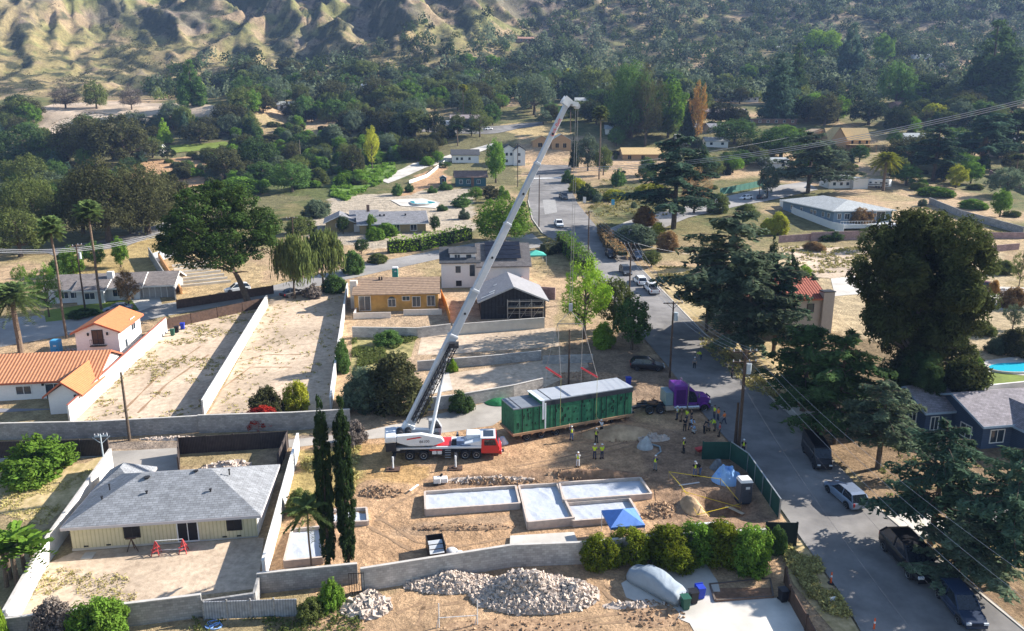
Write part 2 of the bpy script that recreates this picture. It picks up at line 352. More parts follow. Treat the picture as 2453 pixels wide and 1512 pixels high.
def make_terrain():
    ys = list(np.concatenate([np.arange(-60, 44, 2), np.arange(44, 84, .7), np.arange(84, 150, 1.5)]))+list(np.arange(150, 420, 1.8))
    y = ys[-1]
    while y < 1600: y += max(2.2, y*.005); ys.append(y)
    ys = np.array(ys); nu = 640; u = np.linspace(-1, 1, nu)
    wid = 150+.82*np.maximum(ys, 0)
    X = np.outer(wid, u); Y = np.repeat(ys[:, None], nu, 1)
    Z = H(X, Y)
    near = sstep((150-Y)/20)
    Z = Z+near*.0
    nr = len(ys); V = np.stack([X, Y, Z], -1).reshape(-1, 3)
    i = np.arange(nr-1)[:, None]*nu+np.arange(nu-1)[None, :]
    F = np.stack([i, i+1, i+nu+1, i+nu], -1).reshape(-1, 4)
    me = bpy.data.meshes.new('ground'); me.vertices.add(len(V)); me.vertices.foreach_set('co', V.ravel())
    me.loops.add(F.size); me.loops.foreach_set('vertex_index', F.ravel())
    me.polygons.add(len(F)); me.polygons.foreach_set('loop_start', np.arange(len(F))*4)
    me.polygons.foreach_set('loop_total', np.full(len(F), 4)); me.polygons.foreach_set('use_smooth', np.ones(len(F), bool))
    me.update(calc_edges=True)
    # ground cover colour: dry dirt, straw, green weeds, scrub slopes
    x = V[:, 0]; y = V[:, 1]
    dirt = np.array([.47, .33, .20]); straw = np.array([.36, .28, .15]); green = np.array([.085, .11, .035]); olive = np.array([.16, .15, .06])
    scrub = np.array([.045, .052, .028]); tan = np.array([.30, .22, .135]); grey = np.array([.15, .125, .105])
    def mixc(a, b, t): return a*(1-t[:, None])+b*t[:, None]
    n1 = fbm(x/14, y/14, 31); n2 = fbm(x/5, y/5, 32, 3); n3 = fbm(x/45, y/45, 33); n4 = fbm(x/26, y/19, 36)
    C = np.repeat(dirt[None], len(x), 0)
    C = mixc(C, straw, sstep((n1-.5)/.15))
    mid = sstep((y-150)/60)
    C = mixc(C, mixc(np.repeat(olive[None], len(x), 0), green, sstep((n2-.42)/.2)), mid*sstep((n3-.38)/.14)*.9)
    far = sstep((y-np.interp(x, [-400, -100, -50, 50, 250, 600], [455, 475, 545, 690, 780, 810])+8)/60)
    # slope facing
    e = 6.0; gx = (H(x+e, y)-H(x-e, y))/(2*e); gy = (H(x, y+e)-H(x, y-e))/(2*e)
    hill = mixc(np.repeat(tan[None], len(x), 0), np.array([.17, .165, .065]), sstep((n1+.5*n4-.62)/.22))
    hill = mixc(hill, grey, sstep((fbm(x/60, y/60, 41)-.5)/.12)*.7); hill = mixc(hill, np.repeat([[.27, .215, .10]], len(x), 0), (1-sstep((y-640)/90))*(x < 20)*sstep((n2-.3)/.2)*.8)
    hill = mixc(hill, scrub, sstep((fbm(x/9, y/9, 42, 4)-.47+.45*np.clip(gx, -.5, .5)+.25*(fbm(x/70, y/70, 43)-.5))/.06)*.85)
    hill = mixc(hill, scrub*.9, sstep((y-780)/350)*.55); hill = hill*(.55+.95*fbm(x/3.2, y/4.5, 46, 3))[:, None]
    C = mixc(C, hill, far)
    for poly, cc, sf in SOIL_AND_SHADE:
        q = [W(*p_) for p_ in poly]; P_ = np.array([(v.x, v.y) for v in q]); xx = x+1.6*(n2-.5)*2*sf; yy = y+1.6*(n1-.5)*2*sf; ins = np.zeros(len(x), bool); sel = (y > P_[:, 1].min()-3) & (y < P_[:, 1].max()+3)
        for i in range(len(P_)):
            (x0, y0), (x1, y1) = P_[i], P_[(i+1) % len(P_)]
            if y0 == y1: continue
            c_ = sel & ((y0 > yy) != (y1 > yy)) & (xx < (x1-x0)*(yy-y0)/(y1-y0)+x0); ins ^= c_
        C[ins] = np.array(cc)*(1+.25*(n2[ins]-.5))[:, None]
    at_ = me.attributes.new('gcol', 'FLOAT_COLOR', 'POINT')
    at_.data.foreach_set('color', np.concatenate([C, np.ones((len(C), 1))], 1).astype(np.float32).ravel())
    m = bpy.data.materials.new('ground_cover'); m.use_nodes = True; n = m.node_tree; p = n.nodes['Principled BSDF']
    p.inputs['Roughness'].default_value = .95; p.inputs['Specular IOR Level'].default_value = .1
    a = n.nodes.new('ShaderNodeAttribute'); a.attribute_name = 'gcol'
    tc = n.nodes.new('ShaderNodeTexCoord'); nz = n.nodes.new('ShaderNodeTexNoise'); nz.inputs['Scale'].default_value = .55
    nz.inputs['Detail'].default_value = 9; nz.inputs['Roughness'].default_value = .72; n.links.new(tc.outputs['Object'], nz.inputs[0])
    mr = n.nodes.new('ShaderNodeMapRange'); mr.inputs[1].default_value = .34; mr.inputs[2].default_value = .66
    mr.inputs[3].default_value = .6; mr.inputs[4].default_value = 1.3
    n.links.new(nz.outputs[0], mr.inputs[0])
    mx = n.nodes.new('ShaderNodeVectorMath'); mx.operation = 'SCALE'
    n.links.new(a.outputs[0], mx.inputs[0]); n.links.new(mr.outputs[0], mx.inputs['Scale'])
    nf = n.nodes.new('ShaderNodeTexNoise'); nf.inputs['Scale'].default_value = 3.7; nf.inputs['Detail'].default_value = 8; nf.inputs['Roughness'].default_value = .8; n.links.new(tc.outputs['Object'], nf.inputs[0])
    mf = n.nodes.new('ShaderNodeMapRange'); mf.inputs[1].default_value = .36; mf.inputs[2].default_value = .62; mf.inputs[3].default_value = .62; mf.inputs[4].default_value = 1.22; n.links.new(nf.outputs[0], mf.inputs[0])
    m2 = n.nodes.new('ShaderNodeVectorMath'); m2.operation = 'SCALE'; n.links.new(mx.outputs[0], m2.inputs[0]); n.links.new(mf.outputs[0], m2.inputs['Scale']); n.links.new(m2.outputs[0], p.inputs['Base Color'])
    bp = n.nodes.new('ShaderNodeBump'); bp.inputs['Strength'].default_value = .9; bp.inputs['Distance'].default_value = .6
    n.links.new(nz.outputs[0], bp.inputs['Height']); n.links.new(bp.outputs[0], p.inputs['Normal'])
    me.materials.append(m)
    o = bpy.data.objects.new('ground', me); col.objects.link(o)
    tag(o, 'dry earth and scrub ground rising to eroded brown mountains', 'ground', kind='structure')
make_terrain()
# ------------------------------------------------------------------ foliage
def quads_mesh(name, C, N, S, tone, asp=1.0, seed=0, lift=None):
    "one leaf-sized face per row of C, facing N, of size S"
    rg = np.random.RandomState(seed); n = len(C)
    N = N/np.maximum(1e-6, np.linalg.norm(N, axis=1))[:, None]
    t = rg.normal(size=(n, 3)) if lift is None else lift+rg.normal(size=(n, 3))*.25
    U = np.cross(N, t); U /= np.maximum(1e-6, np.linalg.norm(U, axis=1))[:, None]; Vv = np.cross(N, U)
    if lift is not None: U, Vv = Vv, U
    S = np.asarray(S)[:, None]*np.ones((n, 1)); A = U*S*.5*asp; B = Vv*S*.5/asp
    j = lambda: (1+.35*rg.uniform(-1, 1, (n, 1)))
    V = np.stack([C-A*j()-B*.35, C-A*.1-B*j(), C+A*j()+B*.3, C+A*.1+B*j()], 1).reshape(-1, 3)
    me = bpy.data.meshes.new(name); me.vertices.add(4*n); me.vertices.foreach_set('co', V.ravel())
    me.loops.add(4*n); me.loops.foreach_set('vertex_index', np.arange(4*n)); me.polygons.add(n)
    me.polygons.foreach_set('loop_start', np.arange(n)*4); me.polygons.foreach_set('loop_total', np.full(n, 4))
    me.update(calc_edges=True)
    a = me.attributes.new('tone', 'FLOAT', 'POINT'); a.data.foreach_set('value', np.repeat(tone, 4).astype(np.float32))
    return me
def mkobj(name, me, m, parent=None):
    me.materials.clear(); me.materials.append(m)
    o = bpy.data.objects.new(name, me); col.objects.link(o)
    if parent: o.parent = parent
    return o
def rnd_dir(rg, n):
    v = rg.normal(size=(n, 3)); return v/np.linalg.norm(v, axis=1)[:, None]
def crown_clumps(rg, nb, hw, z0, z1, shape='round', lob=.3):
    "clump centres through a crown of half-width hw between z0 and z1"
    P = []; ph = rg.uniform(0, 6.28, 6)
    while len(P) < nb:
        q = rg.uniform(-1, 1, 3)
        az = math.atan2(q[1], q[0]); k = 1+lob*(math.sin(2*az+ph[0])+.6*math.sin(3*az+ph[1]+q[2]*2))*.5
        if shape == 'round': prof = math.sqrt(max(0, 1-q[2]**2))*k
        elif shape == 'dome': prof = math.sqrt(max(0, 1-((q[2]+1)/2)**2))*k*(.75+.25*min(1, (q[2]+1)*2))
        elif shape == 'cone': prof = (1-(q[2]+1)/2)**.8*k
        elif shape == 'col': prof = (1-abs(q[2])**4)**.5*(1 if q[2] < 0 else 1-.45*q[2]**2)
        elif shape == 'box': prof = 1.3
        r = math.hypot(q[0], q[1])
        if r > prof or (r < .45*prof and q[2] < .5 and rg.rand() < .7): continue
        P.append((q[0]*hw, q[1]*hw, (z0+z1)/2+q[2]*(z1-z0)/2))
    return np.array(P)
def crown_mesh(name, seed, hw, z0, z1, nb, per, ls, cr, shape='round', asp=1.4, lob=.35, up=.35, flat=0, dark=.75):
    rg = np.random.RandomState(seed); P = crown_clumps(rg, nb, hw, z0, z1, shape, lob)
    rad = cr*rg.uniform(.6, 1.3, nb); D = rnd_dir(rg, nb*per)*rg.uniform(.35, 1, (nb*per, 1))**.6
    D[:, 2] *= (1-flat)
    C = np.repeat(P, per, 0)+D*np.repeat(rad, per)[:, None]
    N = D*1.0+rg.normal(size=D.shape)*.45; N[:, 2] += up
    tone = np.repeat(rg.uniform(dark, 1.2, nb), per)*rg.uniform(.8, 1.2, nb*per)
    C[:, 2] = np.maximum(C[:, 2], .05)
    return quads_mesh(name, C, N, ls*rg.uniform(.6, 1.35, nb*per), tone, asp, seed), P
def limbs(seed, base_r, top, P, n, r1=.05, fork=.35, lean=(0, 0), zf=.1):
    "a tapered trunk with n limbs reaching clump centres"
    mb = MB(); rg = random.Random(seed); T = Vector((lean[0], lean[1], top)); pts = [Vector((0, 0, -.3))]
    for k in range(1, 6):
        t = k/5; pts.append(Vector((T.x*t+rg.uniform(-.04, .04)*top*.5*t, T.y*t+rg.uniform(-.04, .04)*top*.5*t, T.z*t)))
    rr = [base_r*(1-.72*k/5) for k in range(6)]; rr[0] *= 1.25
    for k in range(5): mb.tube(pts[k], pts[k+1], rr[k], rr[k+1], 8, False)
    idx = rg.sample(range(len(P)), min(n, len(P)))
    for i in idx:
        e = Vector(P[i]); t = max(fork, min(.96, (e.z-(e.xy.length*.5))/max(top, .1))) if e.z > 0 else fork
        k = min(4, int(t*5)); s0 = pts[k].lerp(pts[k+1], t*5-k); r0 = base_r*(1-.72*t)*.5
        m = s0.lerp(e, .5)+Vector((0, 0, rg.uniform(-.02, .06)*top))
        mb.tube(s0, m, r0, r0*.65, 6, False); mb.tube(m, e, r0*.65, r1*.5, 5, False)
    return mb
BARK = mat('bark', (.10, .075, .055), .95, .35, 5, .5); BARK2 = mat('pale_bark', (.26, .22, .18), .95, .35, 4, .4)
PALMB = mat('palm_bark', (.17, .12, .085), .95, .35, 7, .5)
PROTO = {}
def proto(kind):
    "first tree of each kind, 10 m tall, kept out of sight until it is used"
    if kind in PROTO: return PROTO[kind]
    sd = len(PROTO)*13+5; r = None
    def mk(nm, crown, P, leaf, trunk=None, bark=BARK):
        ob = [('crown', crown, leaf)]
        if trunk is not None:
            t = trunk.build('trunk', bark); me = t.data; bpy.data.objects.remove(t); ob.append(('trunk', me, bark))
        return ob
    L = LEAF
    if kind.startswith('oak'):
        dense = {'oak': (120, 60, .36), 'oak_big': (260, 84, .22), 'oak_b': (110, 64, .36), 'oak_c': (140, 56, .36)}[kind]
        me, P = crown_mesh(kind, sd, 5.6, 2.2, 10, dense[0], dense[1], dense[2], 1.15, 'dome')
        r = mk(kind, me, P, None, limbs(sd, .42, 6.5, P, 22))
    elif kind == 'round':
        me, P = crown_mesh(kind, sd, 3.6, 1.4, 10, 130, 60, .32, .85, 'round'); r = mk(kind, me, P, None, limbs(sd, .28, 7, P, 16))
    elif kind == 'shrub':
        me, P = crown_mesh(kind, sd, 5.6, .0, 10, 110, 70, .62, 1.5, 'dome'); r = mk(kind, me, P, None)
    elif kind == 'shrub_fine':
        me, P = crown_mesh(kind, sd, 5.8, .0, 10, 170, 70, .5, 1.3, 'dome'); r = mk(kind, me, P, None)
    elif kind == 'cone':
        me, P = crown_mesh(kind, sd, 3.0, .8, 10, 150, 60, .3, .75, 'cone'); r = mk(kind, me, P, None, limbs(sd, .26, 8.5, P, 18))
    elif kind == 'fir':
        me, P = crown_mesh(kind, sd, 2.8, .6, 10, 190, 60, .3, .7, 'cone', 2.0, .8, .2, .3); r = mk(kind, me, P, None, limbs(sd, .22, 9, P, 24))
    elif kind == 'column':
        me, P = crown_mesh(kind, sd, 1.2, .25, 10, 380, 64, .17, .3, 'col', 1.6, .08); r = mk(kind, me, P, None, limbs(sd, .2, 8.5, P, 10))
    elif kind == 'wispy':   # thin, see-through crown on visible limbs
        me, P = crown_mesh(kind, sd, 4.0, 2.4, 10, 95, 55, .27, .85, 'round', 2.0, .6); r = mk(kind, me, P, None, limbs(sd, .26, 7.5, P, 34, .06))
    elif kind == 'bare':
        me, P = crown_mesh(kind, sd, 5.2, 2.4, 10, 120, 22, .34, .9, 'dome', 5.5, .4, 0); r = mk(kind, me, P, None, limbs(sd, .3, 6, P, 90, .05))
    elif kind == 'pepper':  # hanging strands
        rg = np.random.RandomState(sd); P = crown_clumps(rg, 95, 5.0, 4.6, 9.6, 'dome', .5); Cs = []; T = []
        for p in P:
            for s in range(13):
                a = rg.uniform(0, 6.28); rr_ = rg.uniform(0, 1.0); q = np.array([p[0]+rr_*math.cos(a), p[1]+rr_*math.sin(a), p[2]+rg.uniform(-.2, .5)])
                ln = rg.uniform(1.0, 3.6); tn = rg.uniform(.7, 1.25)
                for k in range(5): Cs.append(q+np.array([rg.normal()*.1, rg.normal()*.1, -ln*k/5])); T.append(tn*(1.1-.06*k))
        Cs = np.array(Cs); Cs = Cs[Cs[:, 2] > .8]; T = np.array(T[:len(Cs)]); N = rg.normal(size=Cs.shape); N[:, 2] *= .4
        lift = np.repeat([[0, 0, 1.]], len(Cs), 0)
        me = quads_mesh(kind, Cs, N, .5*rg.uniform(.7, 1.3, len(Cs)), T, 1.9, sd, lift); r = mk(kind, me, P, None, limbs(sd, .3, 6.2, P, 20))
    elif kind in ('cedar', 'cedar_b', 'cedar_c'):  # long level arms with feathery drooping side sprays
        rg = np.random.RandomState(sd); Cs = []; T = []; Nn = []; tr = MB()
        k = 0; z = {'cedar': 3.0, 'cedar_b': 3.9, 'cedar_c': 2.8}[kind]; pw = {'cedar': .42, 'cedar_b': .5, 'cedar_c': .6}[kind]
        tr.tube((0, 0, -.3), (.05, .05, 5), .24, .16, 8, False); tr.tube((.05, .05, 5), (0, .1, 9.6), .16, .03, 8, False)
        while z < 9.85:
            t = (z-1.2)/8.7; nbr = rg.randint(3, 6) if z < 9 else 4
            for b in range(nbr):
                a = k*2.4+b*6.28/nbr+rg.uniform(-.5, .5); L_ = (4.6*(1-t)**pw+.5)*rg.uniform(.5, 1.12); rise = rg.uniform(-.05, .38); dr = rg.uniform(.05, .12)
                d = np.array([math.cos(a), math.sin(a), 0]); pn = np.array([-d[1], d[0], 0])
                zj = z+rg.uniform(-.45, .45)
                def P_(s_): return np.array([0, 0, zj+rise*L_*s_-dr*L_*s_*s_*1.9])+d*L_*s_
                for q in range(3): tr.tube(tuple(P_(q/3)), tuple(P_((q+1)/3)), .07*(1-t*.6)*(1-q*.3)+.01, .07*(1-t*.6)*(1-(q+1)*.3)+.01, 5, False)
                nt = max(7, int(L_*5)); tone = rg.uniform(.65, 1.25)
                for j in range(nt):
                    s_ = .18+.84*j/nt; p0 = P_(min(1, s_)); sg = 1 if j % 2 else -1; w_ = L_*.34*(1.1-.75*s_)*rg.uniform(.6, 1.2)+.16
                    dd = d*rg.uniform(.45, .9)+pn*sg*rg.uniform(.5, 1.0); dd /= np.linalg.norm(dd); m = max(9, int(w_*20))
                    u = rg.rand(m); off = rg.normal(size=m)*.10*(1.2-u)
                    c = p0[None]+dd[None]*(u*w_)[:, None]+np.cross(dd, [0, 0, 1.])[None]*off[:, None]; c[:, 2] -= .42*w_*u*u+np.abs(rg.normal(size=m))*.24
                    Cs.append(c); nn = rg.normal(size=(m, 3))*.4; nn[:, 2] += 1; nn += dd*.3; Nn.append(nn); T.append(tone*rg.uniform(.75, 1.25, m))
            z += rg.uniform(.38, .85)*(1 if z < 8.5 else .6); k += 1
        Cs = np.concatenate(Cs); Nn = np.concatenate(Nn); T = np.concatenate(T)
        me = quads_mesh(kind, Cs, Nn, .33*rg.uniform(.6, 1.3, len(Cs)), T, 1.6, sd); r = mk(kind, me, None, None, tr)
    elif kind == 'stone_pine':
        rg = np.random.RandomState(sd); P = crown_clumps(rg, 210, 5.3, 2.6, 10, 'dome', .25); rad = rg.uniform(.5, 1.0, len(P))
        me, _ = crown_mesh(kind, sd, 4.9, 4.0, 10, 320, 120, .17, .62, 'dome', 1.5, .22, .7, .3, .55)
        sh = Matrix.Translation((-2.0, 0, 0)); me.transform(sh); P = [(q[0]-2.0, q[1], q[2]) for q in P]
        r = mk(kind, me, P, None, limbs(sd, .3, 5.2, P, 30, .06, .55, (-1.7, 0)))
    elif kind == 'eucalyptus':  # large, open, dark crown
        rg = np.random.RandomState(sd+2); P = []
        for k in range(30):
            a = rg.uniform(0, 6.28); zz = 1.7+7.2*(k+.5)/30; rr_ = (3.4*math.sqrt(max(.05, 1-((zz-5.0)/4.9)**2)))*rg.uniform(.3, 1.15); rad_ = rg.uniform(.95, 1.7); c = np.array([rr_*math.cos(a), rr_*math.sin(a), zz])
            P.append(c+rnd_dir(rg, 34)*rg.uniform(.3, 1, (34, 1))**.5*rad_*np.array([1, 1, .75]))
        P = np.concatenate(P); P = P[P[:, 2] > 1.0]; per = 125; n_ = len(P)*per; D = rnd_dir(rg, n_)*rg.uniform(.3, 1, (n_, 1))**.6; C = np.repeat(P, per, 0)+D*.48
        N = D+rg.normal(size=D.shape)*.45; N[:, 2] += .3; me = quads_mesh(kind, C, N, .15*rg.uniform(.6, 1.35, n_), np.repeat(rg.uniform(.5, 1.25, len(P)), per)*rg.uniform(.8, 1.2, n_), 1.7, sd); r = mk(kind, me, P, None, limbs(sd, .3, 8, P, 46, .05, .25))
    elif kind in ('fan_palm', 'date_palm', 'queen_palm'):
        rg = np.random.RandomState(sd); Cs = []; Nn = []; T = []; Lf = []
        nf, L_, w0, top = {'fan_palm': (34, 1.15, .5, 9.2), 'date_palm': (64, 3.1, .6, 7.6), 'queen_palm': (20, 2.7, .7, 8.4)}[kind]
        for i in range(nf):
            a = i*2.399; el = -1.0+2.35*((i+.5)/nf)**.85; d = np.array([math.cos(a)*math.cos(el), math.sin(a)*math.cos(el), math.sin(el)])
            pn = np.array([-math.sin(a), math.cos(a), 0]); m = 24
            for s in np.linspace(.08, 1, m):
                dro = (1.1 if kind != 'fan_palm' else .5)*L_*.42*s*s
                c0 = d*L_*s+np.array([0, 0, -dro]); wd = w0*math.sin(min(1, s*1.05)*PI*.92)+.07
                for sg in (-1, 1):
                    for kk in (.35, .85):
                        Cs.append(np.array([0, 0, top])+c0+pn*sg*wd*kk*.5+np.array([0, 0, -.18*wd*kk])); nn = np.array([0, 0, 1.])-d*.3+pn*sg*.4; Nn.append(nn+rg.normal(size=3)*.15)
                        T.append(rg.uniform(.8, 1.2)*(.62 if el < -.35 else 1)); Lf.append(pn*sg+d*.7)
        sz = .3 if kind != 'fan_palm' else .26
        me = quads_mesh(kind, np.array(Cs), np.array(Nn), sz*np.ones(len(Cs)), np.array(T), 1.9, sd, np.array(Lf))
        tr = MB(); rr = {'fan_palm': .11, 'date_palm': .3, 'queen_palm': .12}[kind]
        for k in range(8):
            tr.tube((.04*math.sin(k), 0, top*k/8-.2*(k == 0)), (.04*math.sin(k+1), 0, top*(k+1)/8), rr*(1-.03*k), rr*(1-.03*(k+1)), 9, False)
        tr.ball((0, 0, top-.15), (rr*1.7, rr*1.7, .5))
        r = mk(kind, me, None, None, tr, PALMB)
    elif kind == 'banana':
        rg = np.random.RandomState(sd); Cs = []; Nn = []; T = []; Lf = []
        for b in range(9):
            bx, by = rg.uniform(-2.6, 2.6, 2); h = rg.uniform(4.5, 8)
            for i in range(11):
                a = i*2.4+b; el = rg.uniform(.1, 1.35); d = np.array([math.cos(a)*math.cos(el), math.sin(a)*math.cos(el), math.sin(el)]); pn = np.array([-math.sin(a), math.cos(a), 0])
                for s in np.linspace(.2, 1, 6):
                    for sg in (-1, 1):
                        Cs.append(np.array([bx, by, h-1])+d*3*s+np.array([0, 0, -1.2*s*s])+pn*sg*.25); Nn.append(np.array([0, 0, 1.])-d*.4+pn*sg*.3); T.append(rg.uniform(.7, 1.25)); Lf.append(d)
        me = quads_mesh(kind, np.array(Cs), np.array(Nn), .75*np.ones(len(Cs)), np.array(T), 1.25, sd, np.array(Lf))
        tr = MB()
        for b in range(6): tr.tube((math.cos(b)*1.8, math.sin(b)*1.8, -.2), (math.cos(b)*1.6, math.sin(b)*1.6, 5), .3, .2, 7)
        r = mk(kind, me, None, None, tr, PALMB)
    PROTO[kind] = r; return r
LEAF = None
# leaf colours
G = {
 'dark': leafmat('dark_green_leaves', (0.070, 0.108, 0.038)), 'olive': leafmat('olive_leaves', (0.148, 0.170, 0.052)),
 'mid': leafmat('mid_green_leaves', (0.113, 0.182, 0.049)), 'lime': leafmat('lime_leaves', (0.246, 0.348, 0.036)),
 'yellow': leafmat('yellow_green_leaves', (0.362, 0.348, 0.043)), 'grey': leafmat('grey_green_leaves', (0.131, 0.166, 0.101)),
 'blue': leafmat('bluish_needles', (0.078, 0.131, 0.078)), 'brown': leafmat('brown_leaves', (0.278, 0.166, 0.086)),
 'twig': leafmat('bare_twigs', (0.170, 0.140, 0.125), trans=0), 'night': leafmat('very_dark_leaves', (0.042, 0.059, 0.028)),
 'umber': leafmat('umber_leaves', (0.086, 0.086, 0.038)), 'cypress': leafmat('cypress_leaves', (0.041, 0.065, 0.023)), 'rust': leafmat('rusty_dead_leaves', (0.320, 0.160, 0.050)),
 'hedge': leafmat('hedge_leaves', (0.166, 0.260, 0.038)), 'palm': leafmat('palm_fronds', (0.174, 0.227, 0.078)), 'red': leafmat('red_bougainvillea', (0.420, 0.030, 0.050)),
}
def tree_at(p, h, wid, kind, leaf, label, cat='tree', group=None, rz=None, name=None, xs=None):
    pr = proto(kind); k = h/10.0
    if kind not in NATW:
        me_ = pr[0][1]; co = np.empty(len(me_.vertices)*3, np.float32); me_.vertices.foreach_get('co', co); co = co.reshape(-1, 3)-[2.0*(-1 if kind == 'stone_pine' else 0), 0, 0]; NATW[kind] = float(np.percentile(np.hypot(co[:, 0], co[:, 1]), 96))*2
    natw = NATW
    kx = k if wid is None else wid/natw[kind]
    names = {'oak': 'oak_tree', 'oak_big': 'oak_tree', 'oak_b': 'oak_tree', 'oak_c': 'oak_tree', 'round': 'round_tree', 'shrub': 'shrub', 'shrub_fine': 'shrub', 'cone': 'conical_tree', 'fir': 'fir_tree',
             'column': 'cypress_tree', 'wispy': 'open_tree', 'bare': 'bare_tree', 'pepper': 'pepper_tree', 'cedar': 'cedar_tree', 'cedar_b': 'cedar_tree', 'cedar_c': 'cedar_tree', 'stone_pine': 'umbrella_pine',
             'eucalyptus': 'eucalyptus_tree', 'fan_palm': 'fan_palm', 'date_palm': 'date_palm', 'queen_palm': 'queen_palm', 'banana': 'banana_plant'}
    nm = name or names[kind]
    catn = cat if cat != 'tree' else ('palm tree' if 'palm' in kind else 'shrub' if 'shrub' in kind else 'tree')
    t = thing(nm, label, catn, p, rnd.uniform(0, 6.28) if rz is None else rz, group); t.scale = (kx, kx, k)
    for pn, me, m in pr:
        key = (me.name, leaf if pn == 'crown' else 'b'); d = MESHV.get(key)
        if d is None:
            d = me.copy() if pn == 'crown' else me
            if pn == 'crown': d.materials.clear(); d.materials.append(G[leaf])
            elif leaf in ('twig',) : pass
            MESHV[key] = d
        o = bpy.data.objects.new('foliage' if len(pr) == 1 else pn, d); col.objects.link(o); o.parent = t
    return t
NATW = {}; MESHV = {}; rnd = random.Random(4)
def top_h(p, pytop):
    "height so that the top reaches photo row pytop, seen from the distance of p"
    d = ray(CX+(p.x/p.y)*FPX*CP, pytop)
    # same forward distance
    t = p.y/d.y; return CH+t*d.z-p.z
def tree(kind, leaf, px, yb, yt, wpx, label, group=None, cat='tree', rz=None, name=None):
    p = W(px, yb); h = max(.4, top_h(p, yt)); s = scale_at(p)
    return tree_at(p, h, wpx/s, kind, leaf, label, cat, group, rz, name)

# ------------------------------------------------------------------ walls and fences
BLOCK = blocks('grey_block_wall', (.30, .29, .28), (.2, .2, .2)); WHITEW = mat('white_wall_paint', (.72, .70, .66), .85, .07, .8, big=.5)
BEIGEW = blocks('pale_block_wall', (.42, .40, .38), (.3, .29, .27)); PINKW = blocks('pink_block_wall', (.36, .24, .23), (.25, .18, .17))
CAP = mat('wall_cap', (.5, .47, .43), .85, .15, 1.5); CONC = mat('concrete', (.50, .47, .42), .85, .14, .5, .1, big=.15)
def wall(name, pts, h, m, label, cat='wall', th=.2, capm=None, world=False, posts=0, below=1.2, group=None, step=0):
    "wall along ground positions, following the slope; posts every so many metres; cap along the top"
    P = [W(*p) for p in pts] if not world else [Vector((p[0], p[1], gz(p[0], p[1]))) for p in pts]
    o = P[0]; t = thing(name, label, cat, o, 0, group); mb = MB(); cp = MB(); po = []
    for a, b in zip(P[:-1], P[1:]):
        L = (b-a).xy.length; n = max(1, int(L/6)) if P[0].y > 140 or step else 1; rz = heading(a, b)
        for k in range(n):
            q0 = a.lerp(b, k/n); q1 = a.lerp(b, (k+1)/n); z0 = gz(q0.x, q0.y); z1 = gz(q1.x, q1.y)
            if step: z0 = z1 = max(z0, z1)
            d = Vector((math.cos(rz), math.sin(rz), 0)); nn = Vector((-d.y, d.x, 0))*th/2
            A = [q0-nn-o, q1-nn-o, q1+nn-o, q0+nn-o]
            zb = [z0-below-o.z, z1-below-o.z, z1-below-o.z, z0-below-o.z]; zt = [z0+h-o.z, z1+h-o.z, z1+h-o.z, z0+h-o.z]
            mb.prism([(v.x, v.y) for v in A], zb, zt)
            if capm:
                nc = Vector((-d.y, d.x, 0))*(th/2+.03); Bq = [q0-nc-o, q1-nc-o, q1+nc-o, q0+nc-o]
                cp.prism([(v.x, v.y) for v in Bq], zt, [v+.07 for v in zt])
        if posts:
            m_ = max(1, round(L/posts))
            for k in range(m_+1):
                if k == m_ and b is not P[-1]: continue
                q = a.lerp(b, k/m_); po.append((q-o, gz(q.x, q.y)-o.z, rz))
    mb.build('panel', m, t)
    if capm: cp.build('cap', capm, t)
    for q, z, rz in po[:100]:
        pb = MB(); pb.box(0, 0, h/2-.3, th*1.5+.05, th*1.5+.05, h+.75, 0); pb.build('post', capm or m, t, loc=(q.x, q.y, z), rz=rz)
    return t
